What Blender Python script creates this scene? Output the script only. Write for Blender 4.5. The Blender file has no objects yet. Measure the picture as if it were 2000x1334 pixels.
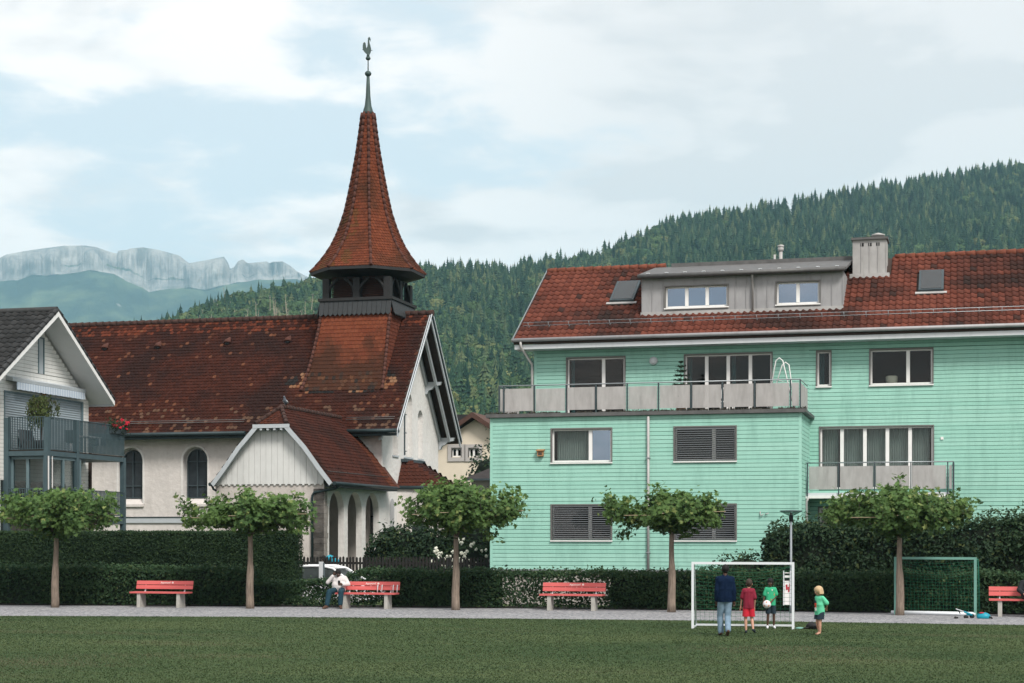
import bpy, bmesh, math, random
import numpy as np
from mathutils import Vector, Matrix, noise as mnoise

sc = bpy.context.scene
col = sc.collection
rnd = random.Random(11)
rng = np.random.default_rng(11)

# ------------------------------------------------------------------ camera
# World axes follow the street grid: x runs along the facades to the right, y runs away
# from the playing field towards the church, z is up.  The camera stands at (0, 0).
FPX, EYE, HORIZON = 3300.0, 2.25, 1045.0
TH = math.atan(0.265)
CT, ST = math.cos(TH), math.sin(TH)
cam_data = bpy.data.cameras.new('camera')
cam = bpy.data.objects.new('camera', cam_data)
col.objects.link(cam)
cam.location = (0, 0, EYE)
cam.rotation_euler = (math.radians(90), 0, TH)
cam_data.sensor_width = 36.0
cam_data.lens = 36.0 * FPX / 2000.0
cam_data.shift_y = (HORIZON - 667.0) / 2000.0
cam_data.clip_start = 0.5
cam_data.clip_end = 40000.0
sc.camera = cam

# ------------------------------------------------------------------ light
SUN_EL, SUN_AZ = math.radians(47), math.radians(138)      # azimuth clockwise from +y
to_sun = Vector((math.sin(SUN_AZ) * math.cos(SUN_EL), math.cos(SUN_AZ) * math.cos(SUN_EL), math.sin(SUN_EL)))
sun_data = bpy.data.lights.new('sun', 'SUN')
sun_data.energy = 2.4
sun_data.angle = math.radians(16)
sun_data.color = (1.0, 0.95, 0.88)
sun = bpy.data.objects.new('sun', sun_data)
col.objects.link(sun)
sun.location = (20, -20, 60)
sun.rotation_euler = (-to_sun).to_track_quat('-Z', 'Y').to_euler()

sc.view_settings.view_transform = 'Standard'
sc.view_settings.look = 'None'
sc.view_settings.exposure = 0.66
sc.view_settings.gamma = 1.0
sc.view_settings.use_curve_mapping = False
sc.render.engine = 'CYCLES'
sc.cycles.use_denoising = True
sc.cycles.max_bounces = 5
sc.cycles.diffuse_bounces = 2
sc.cycles.glossy_bounces = 3
sc.cycles.transparent_max_bounces = 12
sc.cycles.volume_bounces = 2
sc.cycles.caustics_reflective = False
sc.cycles.caustics_refractive = False
sc.cycles.volume_step_rate = 4.0

world = bpy.data.worlds.new('World')
sc.world = world
world.use_nodes = True


def build_world():
    nt = world.node_tree
    nt.nodes.clear()
    N = lambda t: nt.nodes.new(t)
    L = nt.links.new
    out = N('ShaderNodeOutputWorld')
    bg = N('ShaderNodeBackground')
    sky = N('ShaderNodeTexSky')
    sky.sky_type = 'NISHITA'
    sky.sun_disc = False
    sky.sun_elevation = SUN_EL
    sky.sun_rotation = SUN_AZ
    sky.air_density = 1.0
    sky.dust_density = 1.5
    sky.ozone_density = 1.2
    # direction of view, flattened onto a cloud layer overhead
    tc = N('ShaderNodeTexCoord')
    sep = N('ShaderNodeSeparateXYZ')
    L(tc.outputs['Generated'], sep.inputs[0])

    def M(op, a, b=None, clamp=False):
        n = N('ShaderNodeMath')
        n.operation = op
        n.use_clamp = clamp
        for i, x in enumerate((a, b)):
            if x is None:
                continue
            if isinstance(x, (int, float)):
                n.inputs[i].default_value = x
            else:
                L(x, n.inputs[i])
        return n.outputs[0]
    den = M('ADD', M('MAXIMUM', sep.outputs['Z'], 0.0), 0.16)
    cx = M('DIVIDE', sep.outputs['X'], den)
    cy = M('DIVIDE', sep.outputs['Y'], den)
    com = N('ShaderNodeCombineXYZ')
    L(cx, com.inputs[0])
    L(cy, com.inputs[1])

    def noise_tex(scale, detail, rough, off, dist=0.0):
        mp = N('ShaderNodeMapping')
        mp.inputs['Location'].default_value = off
        L(com.outputs[0], mp.inputs['Vector'])
        n = N('ShaderNodeTexNoise')
        n.inputs['Scale'].default_value = scale
        n.inputs['Detail'].default_value = detail
        n.inputs['Roughness'].default_value = rough
        n.inputs['Distortion'].default_value = dist
        L(mp.outputs[0], n.inputs['Vector'])
        return n.outputs['Fac']

    def ramp(x, a, b):
        r = N('ShaderNodeMapRange')
        r.interpolation_type = 'SMOOTHSTEP'
        r.inputs['From Min'].default_value = a
        r.inputs['From Max'].default_value = b
        L(x, r.inputs['Value'])
        return r.outputs[0]

    def mix(fac, a, b):
        m = N('ShaderNodeMix')
        m.data_type = 'RGBA'
        for i, x in ((0, fac), (6, a), (7, b)):
            if isinstance(x, (tuple, float, int)):
                m.inputs[i].default_value = x
            else:
                L(x, m.inputs[i])
        return m.outputs[2]
    big = noise_tex(1.9, 3.0, 0.5, CLOUD_OFF, 0.2)
    fine = noise_tex(6.5, 7.0, 0.6, (4.0, 1.0, 0.0), 0.3)
    dens = M('ADD', M('MULTIPLY', big, 0.68), M('MULTIPLY', fine, 0.32))
    # a heavier bank of cloud stands over the valley to the right
    rr = M('ADD', M('MULTIPLY', sep.outputs['X'], CT), M('MULTIPLY', sep.outputs['Y'], ST))
    bank = M('MULTIPLY', ramp(rr, -0.14, 0.12), ramp(sep.outputs['Z'], 0.08, 0.22))
    dens = M('ADD', dens, M('MULTIPLY', bank, 0.11))
    mask = ramp(dens, 0.425, 0.545)
    shade = ramp(noise_tex(2.0, 5.0, 0.55, SHADE_OFF, 0.2), 0.46, 0.66)
    shade = M('ADD', shade, M('MULTIPLY', bank, 0.7), True)
    sc_sky = N('ShaderNodeVectorMath')
    sc_sky.operation = 'SCALE'
    L(sky.outputs[0], sc_sky.inputs[0])
    sc_sky.inputs['Scale'].default_value = 0.085
    blue = mix(SKY_VEIL, sc_sky.outputs[0], (0.86, 0.875, 0.86, 1))
    cloud = mix(shade, (1.00, 0.91, 0.86, 1), (0.66, 0.625, 0.615, 1))
    final = mix(M('MULTIPLY', mask, 0.93), blue, cloud)
    L(final, bg.inputs['Color'])
    bg.inputs['Strength'].default_value = 0.90
    L(bg.outputs[0], out.inputs['Surface'])


CLOUD_OFF = (21.5, 12.1, 0.0)
SHADE_OFF = (6.0, 9.0, 0.0)
SKY_VEIL = 0.62
build_world()


# ------------------------------------------------------------------ survey helpers
def on_t(u, v, t):
    """Point of the photo seen on a facade plane y = t."""
    a = (u - 1000) / FPX
    lam = t / (CT + ST * a)
    return (lam * (-ST + CT * a), EYE + lam * (HORIZON - v) / FPX)


def on_s(u, v, s):
    """Point seen on a plane x = s: returns (y, z)."""
    a = (u - 1000) / FPX
    lam = s / (-ST + CT * a)
    return (lam * (CT + ST * a), EYE + lam * (HORIZON - v) / FPX)


def on_ground(u, v, z=0.0):
    lam = (EYE - z) * FPX / (v - HORIZON)
    a = (u - 1000) / FPX
    return (lam * (-ST + CT * a), lam * (CT + ST * a))


def cam_xy(u, d):
    """Ground position at depth d along the view axis, seen in picture column u."""
    r = (u - 1000) / FPX * d
    return (CT * r - ST * d, ST * r + CT * d)


def on_slope(u, v, t0, z0, k):
    """Point seen on the sloping plane z = z0 + k (y - t0)."""
    a = (u - 1000) / FPX
    b = (HORIZON - v) / FPX
    dy = CT + ST * a
    lam = (z0 - k * t0 - EYE) / (b - k * dy)
    return Vector((lam * (-ST + CT * a), lam * dy, EYE + lam * b))


# ------------------------------------------------------------------ materials
MATS = {}


def new_mat(name):
    m = bpy.data.materials.new(name)
    m.use_nodes = True
    m.node_tree.nodes.clear()
    return m


class NT:
    """Small wrapper to write node materials compactly."""
    def __init__(self, name):
        self.m = new_mat(name)
        self.t = self.m.node_tree
        self.out = self.n('ShaderNodeOutputMaterial')
        MATS[name] = self.m

    def n(self, t, **kw):
        nd = self.t.nodes.new(t)
        for k, v in kw.items():
            setattr(nd, k, v)
        return nd

    def link(self, a, b):
        self.t.links.new(a, b)

    def put(self, sock, x):
        if isinstance(x, (int, float)):
            sock.default_value = x
        elif isinstance(x, tuple):
            sock.default_value = x if len(x) != 3 or sock.type != 'RGBA' else (*x, 1)
        else:
            self.link(x, sock)

    def pos(self, scale=(1, 1, 1), rot=(0, 0, 0)):
        g = self.n('ShaderNodeNewGeometry')
        mp = self.n('ShaderNodeMapping')
        mp.inputs['Scale'].default_value = scale
        mp.inputs['Rotation'].default_value = rot
        self.link(g.outputs['Position'], mp.inputs['Vector'])
        return mp.outputs[0]

    def noise(self, scale, detail=4.0, rough=0.55, vec=None, dist=0.0):
        nd = self.n('ShaderNodeTexNoise')
        nd.inputs['Scale'].default_value = scale
        nd.inputs['Detail'].default_value = detail
        nd.inputs['Roughness'].default_value = rough
        nd.inputs['Distortion'].default_value = dist
        self.link(vec if vec is not None else self.pos(), nd.inputs['Vector'])
        return nd.outputs['Fac']

    def math(self, op, a, b=0.0, clamp=False):
        nd = self.n('ShaderNodeMath', operation=op, use_clamp=clamp)
        self.put(nd.inputs[0], a)
        self.put(nd.inputs[1], b)
        return nd.outputs[0]

    def ramp(self, x, a, b, lo=0.0, hi=1.0):
        nd = self.n('ShaderNodeMapRange')
        for i, v in ((1, a), (2, b), (3, lo), (4, hi)):
            nd.inputs[i].default_value = v
        self.link(x, nd.inputs[0])
        return nd.outputs[0]

    def mix(self, fac, a, b, blend='MIX'):
        nd = self.n('ShaderNodeMix', data_type='RGBA', blend_type=blend)
        self.put(nd.inputs[0], fac)
        self.put(nd.inputs[6], a)
        self.put(nd.inputs[7], b)
        return nd.outputs[2]

    def val(self, c, f):
        """colour times factor"""
        nd = self.n('ShaderNodeVectorMath', operation='SCALE')
        if isinstance(c, tuple):
            nd.inputs[0].default_value = c[:3]
        else:
            self.link(c, nd.inputs[0])
        self.put(nd.inputs['Scale'], f)
        return nd.outputs[0]

    def bump(self, h, strength=0.3, dist=0.02):
        b = self.n('ShaderNodeBump')
        b.inputs['Strength'].default_value = strength
        b.inputs['Distance'].default_value = dist
        self.link(h, b.inputs['Height'])
        return b.outputs[0]

    def bsdf(self, color, rough=0.8, metal=0.0, normal=None, spec=0.3, **kw):
        p = self.n('ShaderNodeBsdfPrincipled')
        self.put(p.inputs['Base Color'], color)
        self.put(p.inputs['Roughness'], rough)
        self.put(p.inputs['Metallic'], metal)
        p.inputs['Specular IOR Level'].default_value = spec
        if normal is not None:
            self.link(normal, p.inputs['Normal'])
        for k, v in kw.items():
            self.put(p.inputs[k], v)
        self.link(p.outputs[0], self.out.inputs['Surface'])
        return p

    def attr(self, name):
        a = self.n('ShaderNodeAttribute', attribute_name=name)
        return a.outputs['Color']

    def objrand(self):
        return self.n('ShaderNodeObjectInfo').outputs['Random']


def simple(name, c, rough=0.7, metal=0.0, var=0.12, scale=3.0, bump=0.0, bscale=60.0, spec=0.3, dirt=0.0):
    t = NT(name)
    f = t.noise(scale, 5.0, 0.6)
    colr = t.val(c, t.ramp(f, 0.25, 0.75, 1 - var, 1 + var))
    if dirt:
        d = t.noise(1.6, 6.0, 0.65, t.pos((3.0, 3.0, 0.5)))
        colr = t.mix(t.ramp(d, 0.52, 0.75, 0.0, dirt), colr, (c[0] * .5, c[1] * .5, c[2] * .48))
    nrm = None
    if bump:
        nrm = t.bump(t.noise(bscale, 3.0), bump, 0.01)
    t.bsdf(colr, rough, metal, nrm, spec)
    return t.m


def make_materials():
    # mint siding: weathered paint, each board a little different
    t = NT('mint_board')
    grain = t.noise(6.0, 6.0, 0.6, t.pos((0.35, 0.35, 9.0)))
    streak = t.noise(1.2, 6.0, 0.65, t.pos((2.2, 2.2, 0.45)))
    c = t.mix(t.objrand(), (0.315, 0.600, 0.505), (0.365, 0.650, 0.555))
    c = t.val(c, t.ramp(grain, 0.3, 0.7, 0.90, 1.07))
    c = t.mix(t.ramp(streak, 0.46, 0.76, 0.0, 0.7), c, (0.235, 0.45, 0.38))
    knots = t.noise(5.0, 2.0, 0.4, t.pos((1.0, 1.0, 6.0)))
    c = t.mix(t.ramp(knots, 0.70, 0.78, 0.0, 0.45), c, (0.10, 0.27, 0.21))
    t.bsdf(c, 0.7, 0.0, t.bump(grain, 0.12, 0.004), 0.1)
    simple('mint_back', (0.07, 0.20, 0.15), 0.8)  # shadow of the gaps between boards put into this darker backing colour
    simple('white_board', (0.78, 0.775, 0.75), 0.6, var=0.05, dirt=0.25)
    simple('white_back', (0.42, 0.42, 0.40), 0.8)
    simple('white_paint', (0.80, 0.80, 0.79), 0.5, var=0.04, dirt=0.12)
    simple('grey_trim', (0.46, 0.50, 0.53), 0.5, var=0.06, dirt=0.2)
    simple('white_metal', (0.62, 0.65, 0.68), 0.4, var=0.05, dirt=0.2)
    simple('steel', (0.33, 0.36, 0.38), 0.42, 0.55, var=0.12)
    simple('dark_steel', (0.055, 0.075, 0.085), 0.5, 0.2, var=0.15)
    simple('blue_steel', (0.062, 0.098, 0.112), 0.5, 0.1, var=0.12)
    simple('gutter', (0.025, 0.042, 0.047), 0.5, 0.2, var=0.25)
    simple('zinc', (0.33, 0.33, 0.34), 0.55, 0.15, var=0.13, scale=1.3, dirt=0.4)
    simple('zinc_light', (0.41, 0.405, 0.40), 0.55, 0.15, var=0.2, scale=1.0, dirt=0.45)
    simple('moss_roof', (0.06, 0.055, 0.045), 0.95, var=0.5, scale=9.0, bump=0.8, bscale=30)
    simple('concrete', (0.40, 0.39, 0.36), 0.9, var=0.15, scale=6.0, bump=0.3, dirt=0.3)
    simple('plinth', (0.36, 0.34, 0.31), 0.9, var=0.15, scale=3.0, bump=0.3, dirt=0.3)
    simple('dark_wood', (0.024, 0.024, 0.025), 0.7, var=0.3, scale=8.0)
    simple('skirt_wood', (0.036, 0.040, 0.043), 0.65, var=0.2, scale=8.0)
    simple('brown_soffit', (0.045, 0.03, 0.024), 0.8, var=0.25, scale=5.0)
    simple('fence_wood', (0.020, 0.019, 0.018), 0.85, var=0.4, scale=7.0)
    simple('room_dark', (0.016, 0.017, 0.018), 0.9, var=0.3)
    simple('copper_green', (0.055, 0.085, 0.082), 0.6, 0.2, var=0.2)
    simple('black', (0.012, 0.012, 0.013), 0.6)
    simple('rubber', (0.02, 0.02, 0.02), 0.7)
    simple('trim_frame', (0.17, 0.165, 0.16), 0.5, 0.2, var=0.1)
    simple('cream_render', (0.72, 0.645, 0.53), 0.9, var=0.05, scale=1.0, bump=0.1, dirt=0.08)
    simple('yard_roof', (0.035, 0.03, 0.03), 0.8, var=0.3)
    simple('gate_white', (0.72, 0.76, 0.80), 0.35, 0.1, var=0.03)
    simple('goal_green', (0.035, 0.20, 0.14), 0.5, var=0.1)
    simple('net_green', (0.02, 0.16, 0.085), 0.7, var=0.2)
    simple('car_white', (0.74, 0.76, 0.78), 0.22, 0.0, var=0.02, spec=0.6)
    simple('blue_blind', (0.27, 0.32, 0.35), 0.5, var=0.06)
    simple('awning_cloth', (0.42, 0.50, 0.60), 0.8, var=0.05)
    simple('wood_tan', (0.36, 0.19, 0.09), 0.8, var=0.2)
    simple('teal_plastic', (0.01, 0.26, 0.36), 0.4)
    simple('red_flower', (0.42, 0.012, 0.03), 0.7, var=0.3, scale=20)
    simple('white_flower', (0.68, 0.70, 0.60), 0.8, var=0.12, scale=20)
    simple('soil', (0.035, 0.028, 0.02), 1.0, var=0.4, scale=5.0, bump=0.5, bscale=25)
    simple('curtain', (0.42, 0.47, 0.44), 0.9, var=0.1)
    simple('teal_curtain', (0.05, 0.14, 0.15), 0.9, var=0.2)
    simple('cushion_grey', (0.08, 0.09, 0.10), 0.9, var=0.2)
    simple('lettering', (0.82, 0.74, 0.70), 0.6)

    # rough church plaster, lit and shaded walls given lighter and darker tones
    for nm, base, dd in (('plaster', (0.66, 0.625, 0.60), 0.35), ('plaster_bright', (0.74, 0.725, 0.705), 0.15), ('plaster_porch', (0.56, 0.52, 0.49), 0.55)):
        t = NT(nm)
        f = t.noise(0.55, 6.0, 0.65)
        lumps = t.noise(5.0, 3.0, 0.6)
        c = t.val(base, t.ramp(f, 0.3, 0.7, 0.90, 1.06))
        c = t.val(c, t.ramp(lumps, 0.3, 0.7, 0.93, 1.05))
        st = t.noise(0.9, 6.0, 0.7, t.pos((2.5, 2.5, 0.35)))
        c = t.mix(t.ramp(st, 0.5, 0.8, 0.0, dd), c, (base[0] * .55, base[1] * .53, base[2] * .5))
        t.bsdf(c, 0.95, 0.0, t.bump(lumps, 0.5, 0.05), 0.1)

    # dark quoin stone
    t = NT('quoin_stone')
    f = t.noise(2.5, 6.0, 0.7)
    c = t.mix(t.ramp(f, 0.3, 0.7), (0.045, 0.042, 0.04), (0.13, 0.12, 0.11))
    c = t.val(c, t.ramp(t.objrand(), 0, 1, 0.7, 1.35))
    t.bsdf(c, 0.95, 0.0, t.bump(t.noise(14.0), 0.5, 0.02), 0.1)
    t = NT('quoin_light')
    f = t.noise(2.5, 6.0, 0.7)
    c = t.mix(t.ramp(f, 0.3, 0.7), (0.20, 0.18, 0.165), (0.34, 0.32, 0.30))
    t.bsdf(c, 0.95, 0.0, t.bump(t.noise(14.0), 0.5, 0.02), 0.1)

    # tiles coloured one by one
    def tile_mat(nm, src, rough=0.85):
        t = NT(nm)
        c = t.attr('Col') if src == 'attr' else t.n('ShaderNodeObjectInfo').outputs['Color']
        f = t.noise(9.0, 5.0, 0.65)
        c = t.val(c, t.ramp(f, 0.25, 0.75, 0.72, 1.25))
        t.bsdf(c, rough, 0.0, t.bump(t.noise(30.0), 0.25, 0.01), 0.06)
    tile_mat('tile_attr', 'attr')
    tile_mat('tile_obj', 'obj')

    # clear window glass: see-through with a sky reflection
    t = NT('glass')
    tr = t.n('ShaderNodeBsdfTransparent')
    tr.inputs[0].default_value = (0.80, 0.84, 0.84, 1)
    gl = t.n('ShaderNodeBsdfGlossy')
    gl.inputs['Roughness'].default_value = 0.02
    fr = t.n('ShaderNodeFresnel')
    fr.inputs['IOR'].default_value = 1.55
    mx = t.n('ShaderNodeMixShader')
    t.link(t.math('MULTIPLY', fr.outputs[0], 0.5, True), mx.inputs[0])
    t.link(tr.outputs[0], mx.inputs[1])
    t.link(gl.outputs[0], mx.inputs[2])
    t.link(mx.outputs[0], t.out.inputs['Surface'])
    # coated glass that mirrors the sky strongly
    t = NT('mirror_glass')
    tr = t.n('ShaderNodeBsdfTransparent')
    tr.inputs[0].default_value = (0.5, 0.54, 0.56, 1)
    gl = t.n('ShaderNodeBsdfGlossy')
    gl.inputs['Roughness'].default_value = 0.03
    gl.inputs['Color'].default_value = (0.55, 0.68, 0.85, 1)
    mx = t.n('ShaderNodeMixShader')
    mx.inputs[0].default_value = 0.34
    t.link(tr.outputs[0], mx.inputs[1])
    t.link(gl.outputs[0], mx.inputs[2])
    t.link(mx.outputs[0], t.out.inputs['Surface'])
    # frosted, weathered balcony panels
    t = NT('frosted')
    f = t.noise(0.9, 5.0, 0.6)
    st = t.noise(2.0, 5.0, 0.65, t.pos((3.0, 3.0, 0.6)))
    tr = t.n('ShaderNodeBsdfTransparent')
    df = t.n('ShaderNodeBsdfDiffuse')
    t.link(t.mix(t.ramp(st, 0.4, 0.75), (0.62, 0.60, 0.595), (0.44, 0.42, 0.415)), df.inputs[0])
    tl = t.n('ShaderNodeBsdfTranslucent')
    tl.inputs[0].default_value = (0.6, 0.6, 0.59, 1)
    m1 = t.n('ShaderNodeMixShader')
    m1.inputs[0].default_value = 0.3
    t.link(df.outputs[0], m1.inputs[1])
    t.link(tl.outputs[0], m1.inputs[2])
    m2 = t.n('ShaderNodeMixShader')
    t.link(t.ramp(f, 0.3, 0.7, 0.72, 0.9), m2.inputs[0])
    t.link(tr.outputs[0], m2.inputs[1])
    t.link(m1.outputs[0], m2.inputs[2])
    t.link(m2.outputs[0], t.out.inputs['Surface'])

    # leaves
    def leaf(nm, c1, c2, c3, scale=0.9, trans=0.25, spread=0.38):
        t = NT(nm)
        f = t.noise(scale, 4.0, 0.6)
        r = t.attr('Col')
        c = t.mix(t.ramp(f, 0.3, 0.7), c1, c2)
        sepn = t.n('ShaderNodeSeparateColor')
        t.link(r, sepn.inputs[0])
        c = t.mix(sepn.outputs[0], c, c3)
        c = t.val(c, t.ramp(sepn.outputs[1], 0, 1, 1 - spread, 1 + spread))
        p = t.bsdf(c, 0.6, 0.0, None, 0.16)
        tl = t.n('ShaderNodeBsdfTranslucent')
        t.link(c, tl.inputs[0])
        mx = t.n('ShaderNodeMixShader')
        mx.inputs[0].default_value = trans
        t.link(p.outputs[0], mx.inputs[1])
        t.link(tl.outputs[0], mx.inputs[2])
        t.link(mx.outputs[0], t.out.inputs['Surface'])
    leaf('plane_leaf', (0.052, 0.105, 0.034), (0.095, 0.160, 0.044), (0.22, 0.26, 0.09), 1.2)
    leaf('hedge_leaf', (0.022, 0.05, 0.024), (0.036, 0.072, 0.030), (0.075, 0.10, 0.04), 0.8, 0.2)
    leaf('yew_leaf', (0.016, 0.034, 0.017), (0.025, 0.050, 0.020), (0.05, 0.085, 0.028), 1.0, 0.1)
    leaf('bush_leaf', (0.018, 0.040, 0.022), (0.030, 0.058, 0.026), (0.07, 0.09, 0.03), 0.8, 0.15)
    leaf('weeping_leaf', (0.05, 0.075, 0.025), (0.085, 0.11, 0.035), (0.12, 0.13, 0.05), 1.0, 0.2)
    leaf('fir_leaf', (0.018, 0.04, 0.022), (0.03, 0.055, 0.028), (0.05, 0.08, 0.03), 1.0, 0.1)
    leaf('grass_blade', (0.045, 0.078, 0.035), (0.080, 0.110, 0.049), (0.118, 0.120, 0.068), 0.22, 0.25, 0.12)
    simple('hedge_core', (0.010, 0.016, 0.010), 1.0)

    # far trees, tinted tree by tree
    def far_leaf(nm, c1, c2, c3):
        t = NT(nm)
        r = t.objrand()
        c = t.mix(t.ramp(r, 0.0, 0.75), c1, c2)
        c = t.mix(t.ramp(r, 0.75, 1.0), c, c3)
        f = t.noise(0.25, 4.0, 0.7)
        c = t.val(c, t.ramp(f, 0.3, 0.7, 0.7, 1.3))
        p = t.bsdf(c, 0.9, 0.0, None, 0.05)
    far_leaf('far_conifer', (0.010, 0.032, 0.022), (0.044, 0.086, 0.048), (0.11, 0.14, 0.066))
    far_leaf('far_broad', (0.036, 0.075, 0.034), (0.075, 0.122, 0.050), (0.14, 0.155, 0.065))
    simple('far_trunk', (0.34, 0.29, 0.22), 0.9)
    simple('hill_floor', (0.042, 0.062, 0.034), 1.0, var=0.4, scale=0.02)
    simple('bark_dark', (0.07, 0.055, 0.045), 0.95, var=0.3, scale=9.0)

    # stripped, banded plane-tree trunks wrapped in reed matting
    t = NT('trunk_bark')
    f = t.noise(7.0, 5.0, 0.65, t.pos((4.0, 4.0, 0.5)))
    c = t.mix(t.ramp(f, 0.3, 0.7), (0.14, 0.11, 0.085), (0.31, 0.25, 0.205))
    c = t.val(c, t.ramp(t.noise(2.0), 0.3, 0.7, 0.8, 1.15))
    t.bsdf(c, 0.9, 0.0, t.bump(f, 0.6, 0.02), 0.15)

    # lawn
    t = NT('lawn')
    a = t.noise(0.16, 5.0, 0.6, t.pos((0.5, 1.6, 1.0)))
    b = t.noise(1.6, 5.0, 0.65, t.pos((0.7, 1.8, 1.0)))
    d = t.noise(22.0, 4.0, 0.7, t.pos((1.0, 0.6, 1.0)))
    c = t.mix(t.ramp(a, 0.38, 0.62), (0.041, 0.073, 0.031), (0.076, 0.106, 0.046))
    c = t.mix(t.ramp(b, 0.55, 0.75, 0.0, 0.55), c, (0.13, 0.125, 0.06))
    c = t.val(c, t.ramp(d, 0.25, 0.75, 0.8, 1.15))
    t.bsdf(c, 1.0, 0.0, t.bump(d, 0.4, 0.02), 0.05)

    # fine pale gravel
    t = NT('gravel')
    v = t.n('ShaderNodeTexVoronoi')
    v.inputs['Scale'].default_value = 17.0
    t.link(t.pos(), v.inputs['Vector'])
    s = t.n('ShaderNodeSeparateColor')
    t.link(v.outputs['Color'], s.inputs[0])
    c = t.mix(s.outputs[0], (0.13, 0.135, 0.15), (0.39, 0.39, 0.40))
    big = t.noise(0.6, 5.0, 0.6)
    c = t.val(c, t.ramp(big, 0.3, 0.7, 0.88, 1.08))
    t.bsdf(c, 0.95, 0.0, t.bump(v.outputs['Distance'], 0.7, 0.02), 0.1)
    simple('asphalt', (0.055, 0.056, 0.06), 0.95, var=0.2, scale=3.0, bump=0.3)

    # bench paint
    t = NT('bench_red')
    f = t.noise(3.0, 5.0, 0.6, t.pos((0.4, 1.0, 14.0)))
    c = t.mix(t.ramp(f, 0.3, 0.7), (0.52, 0.095, 0.095), (0.62, 0.15, 0.14))
    t.bsdf(c, 0.55, 0.0, None, 0.3)


make_materials()


# ------------------------------------------------------------------ mesh helpers
def mat(m):
    return MATS[m] if isinstance(m, str) else m


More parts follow.
